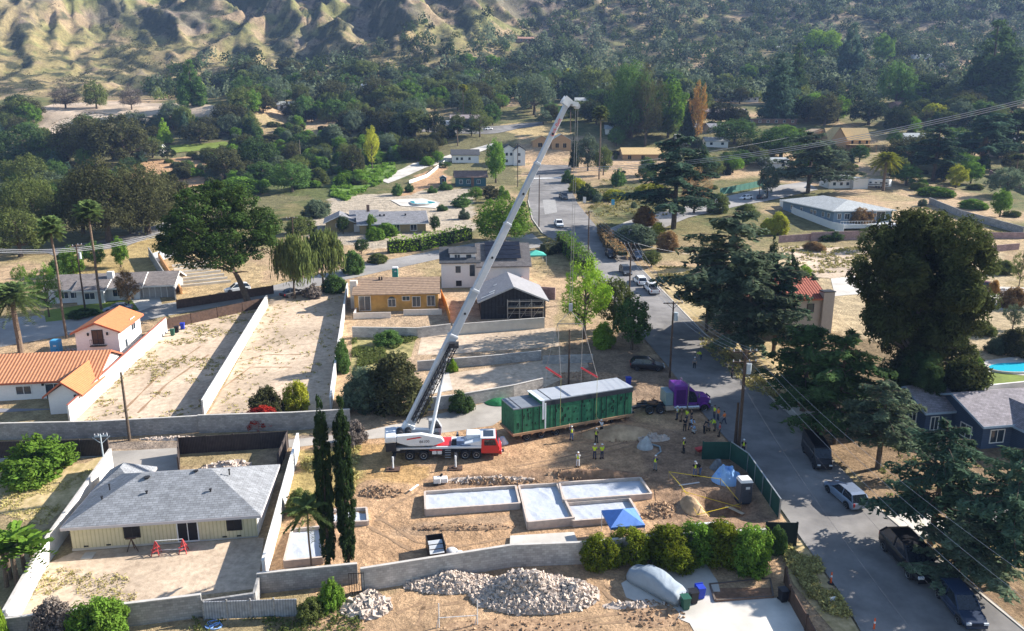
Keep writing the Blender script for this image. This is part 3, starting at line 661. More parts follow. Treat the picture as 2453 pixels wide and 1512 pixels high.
# ------------------------------------------------------------------ houses
GLASS = glassmat('window_glass'); DARKIN = mat('dark_interior', (.012, .012, .014), .6, .3, 2)
WHITEP = mat('white_trim', (.75, .74, .72), .6, .05, 2); BLACKP = mat('black_metal', (.02, .02, .022), .5, .3, 4); DOORM = mat('brown_door', (.09, .05, .03), .6, .3, 4)
def roof_mesh(mb, x0, x1, y0, y1, z, h, kind, th=.18):
    if kind == 'gx':
        ym = (y0+y1)/2
        mb.add([(x0, y0, z), (x1, y0, z), (x1, ym, z+h), (x0, ym, z+h), (x0, y0, z-th), (x1, y0, z-th), (x1, ym, z+h-th), (x0, ym, z+h-th)], [(0, 1, 2, 3), (7, 6, 5, 4), (0, 4, 5, 1), (1, 5, 6, 2), (3, 7, 4, 0)])
        mb.add([(x0, y1, z), (x1, y1, z), (x1, ym, z+h), (x0, ym, z+h), (x0, y1, z-th), (x1, y1, z-th), (x1, ym, z+h-th), (x0, ym, z+h-th)], [(3, 2, 1, 0), (4, 5, 6, 7), (1, 5, 4, 0), (2, 6, 5, 1), (0, 4, 7, 3)])
    elif kind == 'gy':
        xm = (x0+x1)/2
        mb.add([(x0, y0, z), (x0, y1, z), (xm, y1, z+h), (xm, y0, z+h), (x0, y0, z-th), (x0, y1, z-th), (xm, y1, z+h-th), (xm, y0, z+h-th)], [(3, 2, 1, 0), (4, 5, 6, 7), (1, 5, 4, 0), (2, 6, 5, 1), (0, 4, 7, 3)])
        mb.add([(x1, y0, z), (x1, y1, z), (xm, y1, z+h), (xm, y0, z+h), (x1, y0, z-th), (x1, y1, z-th), (xm, y1, z+h-th), (xm, y0, z+h-th)], [(0, 1, 2, 3), (7, 6, 5, 4), (0, 4, 5, 1), (1, 5, 6, 2), (3, 7, 4, 0)])
    elif kind in ('hipx', 'hipy'):
        k = min(x1-x0, y1-y0)/2; xm = (x0+x1)/2; ym = (y0+y1)/2
        a = (x0+k, ym) if kind == 'hipx' else (xm, y0+k); b = (x1-k, ym) if kind == 'hipx' else (xm, y1-k)
        vs = [(x0, y0, z), (x1, y0, z), (x1, y1, z), (x0, y1, z), (a[0], a[1], z+h), (b[0], b[1], z+h), (x0, y0, z-th), (x1, y0, z-th), (x1, y1, z-th), (x0, y1, z-th)]
        fs = [(0, 1, 5, 4), (1, 2, 5), (2, 3, 4, 5), (3, 0, 4)] if kind == 'hipx' else [(0, 1, 4), (1, 2, 5, 4), (2, 3, 5), (3, 0, 4, 5)]
        mb.add(vs, fs+[(0, 6, 7, 1), (1, 7, 8, 2), (2, 8, 9, 3), (3, 9, 6, 0), (9, 8, 7, 6)])
    else:
        mb.b2(x0, x1, y0, y1, z-th, z)
class House:
    "box wings with roofs; local x along the front, y to the back"
    def __init__(s, name, label, cat, a, b, depth, wallm, roofm, rz=None, group=None):
        s.A = W(*a); B = W(*b); s.w = (B-s.A).xy.length; s.rz = heading(s.A, B) if rz is None else rz; s.d = depth
        s.t = thing(name, label, cat, s.A, s.rz, group); s.wm = wallm; s.rm = roofm
    def wing(s, x0, x1, y0, y1, h, roof='gx', rh=1.6, oh=.5, wallm=None, roofm=None, zb=0, base=2.0, fascia=None):
        if x1 is None: x1 = s.w
        if y1 is None: y1 = s.d
        mb = MB(); wm = wallm or s.wm
        gt = h-.02
        if roof == 'gx':
            ym = (y0+y1)/2; mb.add([(x, y, z) for x in (x0, x1) for y, z in ((y0, zb-base), (y1, zb-base), (y1, gt), (ym, gt+rh*(ym-y0)/(ym-y0+oh)), (y0, gt))], [(0, 1, 2, 3, 4), (9, 8, 7, 6, 5), (0, 5, 6, 1), (1, 6, 7, 2), (4, 9, 5, 0), (2, 7, 8, 3), (3, 8, 9, 4)])
        elif roof == 'gy':
            xm = (x0+x1)/2; mb.add([(x, y, z) for y in (y0, y1) for x, z in ((x0, zb-base), (x1, zb-base), (x1, gt), (xm, gt+rh*(xm-x0)/(xm-x0+oh)), (x0, gt))], [(0, 1, 2, 3, 4), (9, 8, 7, 6, 5), (0, 5, 6, 1), (1, 6, 7, 2), (4, 9, 5, 0), (2, 7, 8, 3), (3, 8, 9, 4)])
        else: mb.b2(x0, x1, y0, y1, zb-base, h)
        wo = mb.build('wall', wm, s.t)
        if roof != 'none':
            rb = MB(); z = h-(rh*oh/((y1-y0)/2+oh) if roof in ('gx', 'hipx') and rh else rh*oh/((x1-x0)/2+oh) if rh else 0)+.2
            roof_mesh(rb, x0-oh, x1+oh, y0-oh, y1+oh, z, rh+(h-z)+.2 if rh else 0, roof); ro = rb.build('roof', roofm or s.rm, s.t)
            if fascia:
                fb = MB()
                for q in ((x0-oh, x1+oh, y0-oh-.03, y0-oh), (x0-oh, x1+oh, y1+oh, y1+oh+.03)):
                    if roof in ('gx', 'hipx', 'hipy', 'flat'): fb.b2(q[0], q[1], q[2], q[3], z-.26, z-.01)
                if roof in ('hipx', 'hipy', 'gy', 'flat'):
                    for xx in (x0-oh-.03, x1+oh): fb.b2(xx, xx+.03, y0-oh, y1+oh, z-.26, z-.01)
                if roof == 'gx':
                    for xx in (x0-oh-.03, x1+oh):
                        ym = (y0+y1)/2; zz = rh+(h-z)+.2
                        for ya, yb in ((y0-oh, ym), (ym, y1+oh)):
                            za, zb2 = (z, z+zz) if ya < ym-.01 else (z+zz, z)
                            fb.add([(xx+k, y_, z_-d_) for k in (0, .03) for y_, z_ in ((ya, za), (yb, zb2)) for d_ in (.01, .26)], [(0, 1, 3, 2), (4, 6, 7, 5), (0, 2, 6, 4), (1, 5, 7, 3), (0, 4, 5, 1), (2, 3, 7, 6)])
                if roof == 'gy':
                    for yy in (y0-oh-.03, y1+oh):
                        xm = (x0+x1)/2; zz = rh+(h-z)+.2
                        for xa, xb in ((x0-oh, xm), (xm, x1+oh)):
                            za, zb2 = (z, z+zz) if xa < xm-.01 else (z+zz, z)
                            fb.add([(x_, yy+k, z_-d_) for k in (0, .03) for x_, z_ in ((xa, za), (xb, zb2)) for d_ in (.01, .26)], [(0, 1, 3, 2), (4, 6, 7, 5), (0, 2, 6, 4), (1, 5, 7, 3), (0, 4, 5, 1), (2, 3, 7, 6)])
                fb.build('fascia', fascia, ro)
            return ro
        return wo
    def opening(s, face, c, z, w, h, kind='window', plane=0.0, trim=None, split=1, pane=None, arch=False):
        "face f (front, y=plane), b, l (x=plane), r; c = centre along the face"
        fr = MB(); tr = trim or WHITEP; f = .09; t = .07
        def bx(mb, u0, u1, z0, z1, d0, d1):
            if face == 'f': mb.b2(u0, u1, plane-d1, plane-d0, z0, z1)
            elif face == 'b': mb.b2(u0, u1, plane+d0, plane+d1, z0, z1)
            elif face == 'r': mb.b2(plane+d0, plane+d1, u0, u1, z0, z1)
            else: mb.b2(plane-d1, plane-d0, u0, u1, z0, z1)
        x0, x1, z0, z1 = c-w/2, c+w/2, z, z+h
        bx(fr, x0-f, x0, z0-f, z1+f, 0, t); bx(fr, x1, x1+f, z0-f, z1+f, 0, t); bx(fr, x0, x1, z1, z1+f, 0, t)
        bx(fr, x0, x1, z0-f, z0, 0, t)
        for k in range(1, split+1 if split > 1 else 1):
            if k < split or split == 1: pass
        for k in range(1, split): xx = x0+w*k/split; bx(fr, xx-.03, xx+.03, z0, z1, .001, t*.8)
        o = fr.build('window' if kind == 'window' else 'door', tr if kind == 'window' else tr, s.t)
        pn = MB(); bx(pn, x0+.002, x1-.002, z0+.002, z1-.002, .003, .025)
        if arch:
            n = 8; vs = [((x0+x1)/2+w/2*math.cos(PI*i/n), plane-.03, z1+w/2*.8*math.sin(PI*i/n)) for i in range(n+1)]; b_ = [(v[0], plane-.003, v[2]) for v in vs]
            if face == 'f': pn.add(vs+b_, [tuple(range(n+1)), tuple(range(2*n+1, n, -1))]+[(i, i+n+1, i+n+2, i+1) for i in range(n)])
        pn.build('pane' if kind == 'window' else 'leaf', pane or (GLASS if kind == 'window' else DOORM), o)
        return o
    def box(s, name, m, x0, x1, y0, y1, z0, z1, parent=None, bevel=0):
        mb = MB(); mb.b2(x0, x1, y0, y1, z0, z1); return mb.build(name, m, parent or s.t, bevel)
    def part(s, name, mb, m, parent=None): return mb.build(name, m, parent or s.t)

# ------------------------------------------------------------------ vehicles
TYRE = mat('tyre_rubber', (.018, .018, .02), .9, .3, 6); RIM = mat('wheel_rim', (.35, .35, .36), .35, .2, 6, metal=.7)
CGLASS = glassmat('car_glass', (.015, .02, .028), .06); LAMPW = mat('headlight_lens', (.6, .62, .65), .2, .1, 5); LAMPR = mat('tail_light_lens', (.35, .02, .02), .3, .1, 5)
def paint(name, c, metal=.0, rough=.28): return mat(name, c, rough, .05, 1.5, spec=.55, metal=metal)
def wheel(t, x, y, r=.34, wd=.24, name='wheel', rim=RIM, mid=0.0):
    mb = MB(); sg = 1 if y > mid else -1
    secs = []
    for yy, rr in ((-wd/2, r*.86), (-wd/2+.03, r), (wd/2-.03, r), (wd/2, r*.86)):
        secs.append([(r_*math.cos(a), yy, r_*math.sin(a)) for r_, a in ((rr, 2*PI*i/14) for i in range(14))])
    mb.loft(secs); o = mb.build('wheel', TYRE, t, loc=(x, y, r))
    rb = MB(); secs = []
    for yy, rr in ((sg*wd*.40, r*.62), (sg*(wd/2+.012), r*.6), (sg*(wd/2-.03), r*.45), (sg*(wd/2+.0), r*.16)):
        secs.append([(rr*math.cos(a), yy, rr*math.sin(a)) for a in (2*PI*i/12 for i in range(12))])
    rb.loft(secs); rb.build('rim', rim, o)
def vehicle(kind, a, b, paintm, label, name=None, cat=None, L=None, group=None, sc=1, loc=None, rz=None):
    "a, b: ground positions of the tail and the nose; kinds: suv, sedan, pickup, van"
    if loc is None:
        P0, P1 = W(*a), W(*b); mid = (P0+P1)/2; rz = heading(P0, P1)
    else: mid = Vector(loc)
    e = 1.5; d = Vector((math.cos(rz), math.sin(rz))); sl = (gz(mid.x+d.x*e, mid.y+d.y*e)-gz(mid.x-d.x*e, mid.y-d.y*e))/(2*e)
    mid.z = gz(mid.x, mid.y)+.03
    nm = name or {'suv': 'parked_car', 'sedan': 'parked_car', 'pickup': 'pickup_truck', 'van': 'delivery_van'}[kind]
    t = thing(nm, label, cat or {'suv': 'car', 'sedan': 'car', 'pickup': 'pickup truck', 'van': 'van'}[kind], mid, rz, group)
    t.rotation_euler = (0, -math.atan(sl), rz)
    def sec(x, z0, zb, hw, tuck=.9): return [(x, -hw*tuck, z0), (x, -hw, z0+.16), (x, -hw*1.0, zb-.16), (x, -hw*.93, zb), (x, hw*.93, zb), (x, hw, zb-.16), (x, hw, z0+.16), (x, hw*tuck, z0)]
    def gh(x, z, hw): return [(x, -hw, z), (x, hw, z)]
    B = MB(); B.smooth = False
    if kind in ('suv', 'sedan'):
        Lh, hw, belt, rf = (2.3, .94, 1.02, 1.68) if kind == 'suv' else (2.25, .9, .93, 1.43)
        B.loft([sec(-Lh, .42, belt-.12, hw*.86), sec(-Lh+.15, .3, belt+.02, hw*.95), sec(-Lh*.4, .26, belt+.02, hw), sec(.6, .26, belt, hw), sec(.95, .26, belt-.02, hw), sec(Lh-.45, .28, belt-.18, hw*.97), sec(Lh-.08, .34, belt-.3, hw*.88), sec(Lh, .42, belt-.42, hw*.8)])
        rear = -Lh+.12 if kind == 'suv' else -Lh+.75
        cab = [(rear, belt, hw*.9), (rear+.42, rf-.1, hw*.74), (rear+.75, rf, hw*.72), (.05, rf, hw*.74), (.3, rf-.05, hw*.75), (1.15, belt-.02, hw*.88)]
        wx = (-Lh*.62, Lh*.64); wr = .36 if kind == 'suv' else .33
    elif kind == 'pickup':
        Lh, hw, belt, rf = 2.85, .98, 1.12, 1.85
        B.loft([sec(-Lh, .55, belt, hw*.95), sec(-Lh+.05, .45, belt, hw), sec(.6, .42, belt, hw), sec(1.0, .42, belt, hw), sec(Lh-.4, .42, belt-.08, hw), sec(Lh-.05, .45, belt-.18, hw*.95), sec(Lh, .5, belt-.35, hw*.9)])
        cab = [(-.95, belt, hw*.9), (-.85, rf-.1, hw*.8), (-.6, rf, hw*.77), (.55, rf, hw*.78), (.75, rf-.06, hw*.8), (1.5, belt-.02, hw*.88)]; wx = (-1.85, 1.85); wr = .42
    else:
        Lh, hw, belt, rf = 3.0, 1.0, 1.35, 2.7
        B.loft([sec(-Lh, .4, 2.6, hw*.96), sec(-Lh+.1, .35, rf, hw), sec(Lh*.42, .35, rf, hw), sec(Lh*.55, .35, rf-.12, hw*.99), sec(Lh*.78, .35, 1.55, hw*.97), sec(Lh-.1, .4, 1.15, hw*.93), sec(Lh, .5, .95, hw*.88)]); wx = (-1.9, 2.05); wr = .38; cab = None
    B.build('body', paintm, t, bevel=.03)
    if cab:
        gb = MB(); n = len(cab)
        secs = [[(x, -h_, z), (x, h_, z)] for x, z, h_ in cab]
        vs = []; fs = []
        zb = belt-.04
        top = [(x, z, h_) for x, z, h_ in cab]
        for x, z, h_ in top: vs += [(x, -h_, z), (x, h_, z)]
        low = [(x, zb, hw*.9) for x, z, h_ in top]
        m0 = len(vs)
        for x, z, h_ in low: vs += [(x, -h_, z), (x, h_, z)]
        for i in range(n-1): fs += [(2*i, 2*i+1, 2*i+3, 2*i+2), (2*i, 2*i+2, m0+2*i+2, m0+2*i), (2*i+1, m0+2*i+1, m0+2*i+3, 2*i+3)]
        fs += [(0, m0, m0+1, 1), (2*n-2, 2*n-1, m0+2*n-1, m0+2*n-2)]
        gb.add(vs, fs); gb.build('windows', CGLASS, t)
        rb = MB(); rb.loft([[(x, -h_-.012, z+.015), (x, -h_-.012, z-.05), (x, h_+.012, z-.05), (x, h_+.012, z+.015)] for x, z, h_ in cab[1:5]])
        rb.build('roof', paintm, t)
        pb = MB()
        for sg in (-1, 1):
            for (xa, za, ha), (xb, zb_, hb) in ((cab[0], cab[1]), (cab[4], cab[5])): pb.bar((xa, sg*(ha+.01), za), (xb, sg*(hb+.01), zb_), .09)
            xm = (cab[2][0]+cab[3][0])/2+.1; pb.bar((xm, sg*(hw*.9+.01), belt), (xm, sg*(cab[2][2]+.02), rf-.03), .08)
        pb.build('pillars', paintm, t)
    else:
        gb = MB(); gb.loft([[(x, -h_, z0_), (x, h_, z0_), (x, h_*.97, z1_), (x, -h_*.97, z1_)] for x, h_, z0_, z1_ in ((Lh*.585, hw*.86, 1.6, rf-.2), (Lh*.60, hw*.86, 1.6, rf-.2))])
        gb = MB(); a0 = Vector((Lh*.555, 0, rf-.2)); a1 = Vector((Lh*.785, 0, 1.6))
        gb.add([(a0.x+.03, -hw*.85, a0.z), (a0.x+.03, hw*.85, a0.z), (a1.x+.05, hw*.88, a1.z), (a1.x+.05, -hw*.88, a1.z), (a0.x-.2, -hw*.85, a0.z), (a0.x-.2, hw*.85, a0.z), (a1.x-.2, hw*.88, a1.z), (a1.x-.2, -hw*.88, a1.z)], [(0, 1, 2, 3), (7, 6, 5, 4), (0, 4, 5, 1), (1, 5, 6, 2), (2, 6, 7, 3), (3, 7, 4, 0)])
        for sg in (-1, 1): gb.box(Lh*.42, sg*(hw+.005), 1.85, .9, .03, .6)
        gb.build('windows', CGLASS, t)
    if kind == 'pickup':
        bb = MB(); bb.b2(-Lh+.12, -1.08, -hw*.8, hw*.8, belt-.02, belt+.012); bb.build('load_bed', DARKIN, t)
    for x in wx:
        for sg in (-1, 1):
            wheel(t, x, sg*(hw-.1), wr)
    for x in wx:
        for sg in (-1, 1):
            ab = MB(); n = 10; vs = [(x+(wr+.09)*math.cos(PI*i/n), sg*(hw+.004), wr+(wr+.09)*math.sin(PI*i/n)) for i in range(n+1)]; v2 = [(q[0], sg*(hw-.3), q[2]) for q in vs]
            ab.add(vs+v2, [tuple(range(n+1)), tuple(range(2*n+1, n, -1))]+[(i, i+n+1, i+n+2, i+1) for i in range(n)]); ab.build('wheel_arch', BLACKP, t)
    zl = belt-.42 if kind != 'van' else .95
    for sg in (-1, 1):
        hb = MB(); hb.box(Lh-.03, sg*hw*.66, zl+.06, .12, .34, .16); hb.build('headlight', LAMPW, t)
        tb = MB(); tb.box(-Lh+.02, sg*hw*.78, belt-.2 if kind != 'van' else 1.2, .1, .16, .34); tb.build('tail_light', LAMPR, t)
        if cab or 1:
            mb = MB(); mb.box((1.0 if cab else 1.75), sg*(hw+.1), belt+.07, .12, .2, .14); mb.build('mirror', paintm, t)
    if sc != 1: t.scale = (sc, sc, sc)
    return t

# ------------------------------------------------------------------ people
SKIN = mat('skin', (.42, .26, .18), .6, .08, 8); HAIR = mat('dark_hair', (.03, .02, .015), .8, .3, 20)
HIVIS = mat('hi_vis_yellow', (.62, .78, .03), .7, .06, 8); HIVISO = mat('hi_vis_orange', (.85, .20, .03), .7, .06, 8); HELM = mat('white_helmet', (.75, .75, .73), .4, .04, 5)
CLOTH = {'navy': mat('navy_cloth', (.035, .045, .08), .9, .3, 8), 'black': mat('black_cloth', (.018, .018, .022), .9, .3, 8), 'jeans': mat('blue_jeans', (.09, .14, .25), .9, .3, 8), 'brown': mat('brown_cloth', (.13, .09, .06), .9, .3, 8),
         'white': mat('white_cloth', (.6, .62, .64), .9, .1, 8), 'lightblue': mat('light_blue_cloth', (.30, .45, .65), .9, .1, 8), 'red': mat('red_cloth', (.5, .06, .05), .9, .2, 8), 'grey': mat('grey_cloth', (.2, .2, .21), .9, .2, 8), 'yellow': HIVIS, 'orange': HIVISO}
BOOT = mat('boots', (.05, .035, .025), .8, .3, 8)
def skinmesh(verts, edges, name, root=0, sub=1):
    me = bpy.data.meshes.new(name); me.from_pydata([v[:3] for v in verts], edges, [])
    o = bpy.data.objects.new(name, me); col.objects.link(o); md = o.modifiers.new('s', 'SKIN')
    for i, v in enumerate(verts):
        r = v[3]; me.skin_vertices[0].data[i].radius = (r, r if len(v) < 5 else v[4]); me.skin_vertices[0].data[i].use_root = (i == root)
    md.use_smooth_shade = True
    if sub: o.modifiers.new('u', 'SUBSURF').levels = sub; 
    dg = bpy.context.evaluated_depsgraph_get(); ev = o.evaluated_get(dg); m2 = bpy.data.meshes.new_from_object(ev)
    bpy.data.objects.remove(o); m2.name = name; return m2
PMESH = {}
def pose(kind):
    "joint positions of a 1.76 m figure facing +x"
    if kind in PMESH: return PMESH[kind]
    lean, armL, armR, st, headt = {
        'stand': (0, ((.02, .24, 1.14), (.08, .27, .88)), ((.02, -.24, 1.14), (.08, -.27, .88)), 0, 0),
        'reach': (.03, ((.22, .22, 1.55), (.42, .2, 1.75)), ((.02, -.24, 1.14), (.12, -.25, .9)), .12, .05),
        'phone': (0, ((.2, .2, 1.18), (.3, .1, 1.42)), ((.2, -.2, 1.18), (.3, -.08, 1.42)), 0, -.02),
        'walk': (.04, ((.12, .24, 1.15), (.3, .24, 1.0)), ((-.12, -.24, 1.16), (-.15, -.26, .92)), .3, 0),
        'fold': (0, ((.1, .24, 1.16), (.28, .0, 1.2)), ((.1, -.24, 1.16), (.26, .02, 1.14)), .05, .03),
        'bend': (.42, ((.62, .2, .98), (.72, .16, .72)), ((.6, -.2, .96), (.72, -.14, .74)), .1, .3),
        'crouch': (.3, ((.5, .2, .75), (.62, .1, .55)), ((.5, -.2, .75), (.62, -.1, .55)), -1, .2)}[kind]
    hz = .93 if st >= 0 else .45
    dz = 0 if st >= 0 else -.45
    hip = (0, 0, hz); ch = (lean*.6, 0, 1.25+dz-abs(lean)*.1); nk = (lean, 0, 1.47+dz-abs(lean)*.35); hd = (lean+.02+headt*.4, 0, 1.62+dz-abs(lean)*.5); ht = (lean+.03+headt*.5, 0, 1.72+dz-abs(lean)*.55)
    V = [hip+(.13, .16), (lean*.3, 0, 1.08+dz, .115, .14), ch+(.12, .17), nk+(.055,), hd+(.085,), ht+(.075,)]
    E = [(0, 1), (1, 2), (2, 3), (3, 4), (4, 5)]
    def add(par, pts):
        for p in pts: V.append(p); E.append((par, len(V)-1)); par = len(V)-1
        return par
    top = {}
    for sg, arm in ((1, armL), (-1, armR)):
        sh = (ch[0]+lean*.25, sg*.19, ch[2]+.14); el = (arm[0][0], arm[0][1], arm[0][2]+dz*.0); wr = arm[1]
        e1 = add(2, [sh+(.055,), el+(.042,), wr+(.028,)])
        dv = (Vector(wr)-Vector(el)).normalized(); sd = dv.cross(Vector((0, 0, 1))); sd = sd.normalized() if sd.length > .1 else Vector((0, 1, 0))
        palm = Vector(wr)+dv*.07; pi = add(e1, [tuple(palm)+(.024,)])
        for k, (of, ln) in enumerate(((-.03, .07), (-.01, .085), (.01, .08), (.03, .06))):
            q = palm+sd*of*1.1+dv*.02; r_ = q+dv*ln*.55; u_ = r_+dv*ln*.4+Vector((.012, 0, -.012)); add(pi, [tuple(q)+(.009,), tuple(r_)+(.008,), tuple(u_)+(.007,)])
        q = Vector(wr)+dv*.03+sd*.035*sg; add(e1, [tuple(q)+(.01,), tuple(q+dv*.04+sd*.02*sg)+(.009,)])
        if st >= 0: fx = st*sg*.8; kn = (fx*.55+.04, sg*.11, .5); an = (fx-.02*abs(fx), sg*.12, .09); toe = (an[0]+.19, sg*.14, .035)
        else: kn = (.42, sg*.16, .5); an = (.12, sg*.16, .09); toe = (.32, sg*.18, .035)
        top[sg] = (sh, el, kn, an, toe)
        add(0, [(0, sg*.09, hz-.06, .085), kn+(.06,), an+(.042,), toe+(.035,)])
    body = skinmesh(V, E, 'body_'+kind)
    bt = [hip+(.14, .175), (lean*.3, 0, 1.08+dz, .13, .16), ch+(.145, .19), (nk[0], 0, nk[2]-.05, .075, .09)]; be = [(0, 1), (1, 2), (2, 3)]
    vest = skinmesh(bt, be, 'vest_'+kind)
    sv = bt[:]; sv = [(v[0], v[1], v[2], v[3]*.97, (v[4] if len(v) > 4 else v[3])*.97) for v in bt]; se = be[:]
    for sg in (1, -1):
        sh, el = top[sg][:2]; sv.append(sh+(.068, .068)); se.append((2, len(sv)-1)); m_ = tuple(Vector(sh).lerp(Vector(el), .95)); sv.append(m_+(.055, .055)); se.append((len(sv)-2, len(sv)-1))
    shirt = skinmesh(sv, se, 'shirt_'+kind)
    tv = [(0, 0, hz+.06, .135, .165), (0, 0, hz-.02, .14, .17)]; te = [(0, 1)]
    for sg in (1, -1):
        kn, an = top[sg][2:4]; i = len(tv); tv += [(0, sg*.09, hz-.1, .1, .1), kn+(.075, .075), (an[0], an[1], an[2]+.03, .065, .065)]; te += [(1, i), (i, i+1), (i+1, i+2)]
    tro = skinmesh(tv, te, 'trousers_'+kind)
    hb = MB(); hb.smooth = True; hb.ball((hd[0], 0, hd[2]+.035), (.125, .105, .115), 12, 5, 0); hb.smooth = False
    hb.add([(hd[0]+(.15+.03*math.cos(a))*math.cos(a), .122*math.sin(a), hd[2]+.045+dz_) for dz_ in (0, .012) for a in (2*PI*i/14 for i in range(14))], [tuple(range(14)), tuple(range(27, 13, -1))]+[(i, (i+1) % 14, 14+(i+1) % 14, 14+i) for i in range(14)])
    ho = hb.build('helmet', HELM); hm = ho.data; bpy.data.objects.remove(ho)
    fb = MB(); fb.ball((hd[0]+.088, 0, hd[2]-.005), (.022, .014, .025), 6, 3)
    for sg in (-1, 1): fb.ball((hd[0]+.01, sg*.088, hd[2]), (.02, .012, .03), 6, 3)
    fo = fb.build('face', SKIN); fm = fo.data; bpy.data.objects.remove(fo)
    eb = MB()
    for sg in (-1, 1): eb.ball((hd[0]+.08, sg*.033, hd[2]+.02), .011, 6, 3)
    eb.box(hd[0]+.083, 0, hd[2]-.045, .01, .045, .008)
    eo = eb.build('eyes', BLACKP); em = eo.data; bpy.data.objects.remove(eo)
    rb = MB(); rb.smooth = True; rb.ball((hd[0]-.01, 0, hd[2]+.02), (.1, .093, .115), 10, 5, -.15); ro = rb.build('hair', HAIR); rm = ro.data; bpy.data.objects.remove(ro)
    bb = MB()
    for sg in (1, -1):
        an, toe = top[sg][3:5]; bb.box((an[0]+toe[0])/2, toe[1], .055, .27, .1, .1, 0); bb.tube((an[0], an[1], .06), (an[0], an[1], .18), .06, .058, 8)
    bo = bb.build('boots', BOOT); bm_ = bo.data; bpy.data.objects.remove(bo)
    PMESH[kind] = dict(body=body, vest=vest, shirt=shirt, trousers=tro, helmet=hm, face=fm, eyes=em, hair=rm, boots=bm_); return PMESH[kind]
def person(px, py, kind, rz, label, vest=None, shirt='navy', legs='jeans', helmet=True, group='workers on the building site', sc=1.0):
    p = W(px, py); t = thing('person', label, 'person', p, R(rz), group); M = pose(kind); t.scale = (sc,)*3
    def pt(n, me, m):
        key = (me.name, m.name); d = MESHV.get(key)
        if d is None: d = me.copy(); d.materials.clear(); d.materials.append(m); MESHV[key] = d
        o = bpy.data.objects.new(n, d); col.objects.link(o); o.parent = t; return o
    b = pt('body', M['body'], SKIN); f = pt('nose_and_ears', M['face'], SKIN); f.parent = b; e = pt('eyes_and_mouth', M['eyes'], BLACKP); e.parent = b
    pt('shirt', M['shirt'], CLOTH[shirt]); pt('trousers', M['trousers'], CLOTH[legs]); pt('boots', M['boots'], BOOT)
    if vest: pt('vest', M['vest'], {'yellow': HIVIS, 'orange': HIVISO}[vest])
    pt('helmet', M['helmet'], HELM) if helmet else pt('hair', M['hair'], HAIR)
    return t
# ------------------------------------------------------------------ ground sheets
DIRT = mat('pale_dirt', (.46, .35, .25), .95, .18, 1.6, .6, c2=(.54, .425, .31), big=.12, detail=9); DIRT2 = mat('worked_dirt', (.40, .27, .155), .95, .2, .8, .7, c2=(.50, .35, .21), big=.15)
DRY = mat('dry_grass', (.40, .31, .13), .95, .22, 1.6, .6, c2=(.48, .36, .20), big=.12); LAWN = mat('green_lawn', (.16, .21, .03), .95, .2, 2.2, .5, big=.3)
WEEDS = mat('green_weeds', (.15, .17, .045), .95, .45, 1.2, .9, c2=(.36, .30, .13), big=.2)
ASPH = mat('asphalt', (.185, .175, .168), .9, .16, .35, .1, c2=(.225, .212, .20), big=.07); ASPH2 = mat('pale_asphalt', (.30, .285, .27), .9, .12, .35, .1, big=.07)
PAD = mat('pale_concrete', (.58, .54, .48), .85, .1, .6, .1, big=.2)
RUST = mat('brown_leaf_litter', (.24, .14, .085), .95, .35, 2.5, .8, big=.3)
drape('street', [(2453, 1516), (2280, 1370), (2100, 1217), (1985, 1092), (1880, 985), (1785, 897), (1690, 803), (1590, 700), (1530, 640), (1470, 585), (1430, 545), (1385, 490), (1362, 440), (1370, 396), (1287, 394), (1272, 430), (1265, 480), (1275, 525), (1300, 560), (1330, 580), (1390, 608), (1425, 655), (1470, 720), (1545, 815), (1600, 880), (1690, 1000), (1760, 1075), (1880, 1235), (1945, 1330), (2010, 1420), (2062, 1516), (2120, 1600), (2560, 1610)], ASPH, .03, 'grey asphalt street running up past the building site', 'road', 'structure')
drape('cross_street', [(0, 764), (335, 737), (592, 699), (838, 641), (1055, 598), (1160, 578), (1275, 560), (1310, 590), (1240, 600), (1055, 620), (838, 668), (655, 712), (400, 757), (330, 772), (170, 802), (0, 832)], ASPH2, .04, kind='structure')
drape('side_street', [(1436, 560), (1500, 533), (1560, 513), (1650, 495), (1700, 481), (1760, 467), (1840, 449), (1930, 436), (1960, 455), (1840, 482), (1780, 492), (1650, 522), (1560, 560), (1475, 598)], ASPH2, .05, kind='structure')
drape('hill_road', [(1020, 303), (1180, 303), (1235, 298), (1300, 292), (1302, 301), (1240, 309), (1172, 322), (1008, 316)], ASPH, .06, kind='structure')
drape('track', [(905, 430), (990, 392), (1100, 364), (1180, 344), (1188, 351), (1105, 377), (1020, 402), (930, 440)], PAD, .05, kind='structure')
drape('old_road', [(100, 600), (300, 566), (430, 520), (440, 535), (300, 592), (130, 614)], ASPH, .05, kind='structure')
drape('alley', [(0, 1084), (300, 1080), (430, 1073), (700, 1053), (860, 1036), (985, 1008), (1110, 978), (1222, 952), (1222, 992), (1180, 1020), (1080, 1035), (985, 1045), (870, 1053), (705, 1072), (430, 1086), (430, 1140), (285, 1143), (262, 1092), (170, 1100), (0, 1118)], PAD if 0 else mat('worn_concrete', (.42, .385, .34), .9, .14, .4, .2, big=.1), .02, kind='structure')
drape('vacant_lot', [(165, 1012), (480, 996), (635, 735), (598, 728), (412, 772), (380, 800)], DIRT, .015, kind='structure')
drape('middle_lot', [(500, 992), (790, 985), (835, 690), (795, 694), (650, 712), (640, 735)], DIRT, .018, kind='structure')
drape('back_yard', [(30, 1478), (112, 1352), (178, 1322), (618, 1288), (632, 1290), (618, 1410), (430, 1432), (200, 1458)], DIRT, .012, kind='structure')
drape('building_site', [(690, 1392), (720, 1130), (860, 1062), (985, 1048), (1180, 1024), (1240, 1062), (1500, 1010), (1690, 1002), (1760, 1076), (1865, 1240), (1820, 1290), (1400, 1318), (860, 1372)], DIRT2, .012, kind='structure') if 0 else None
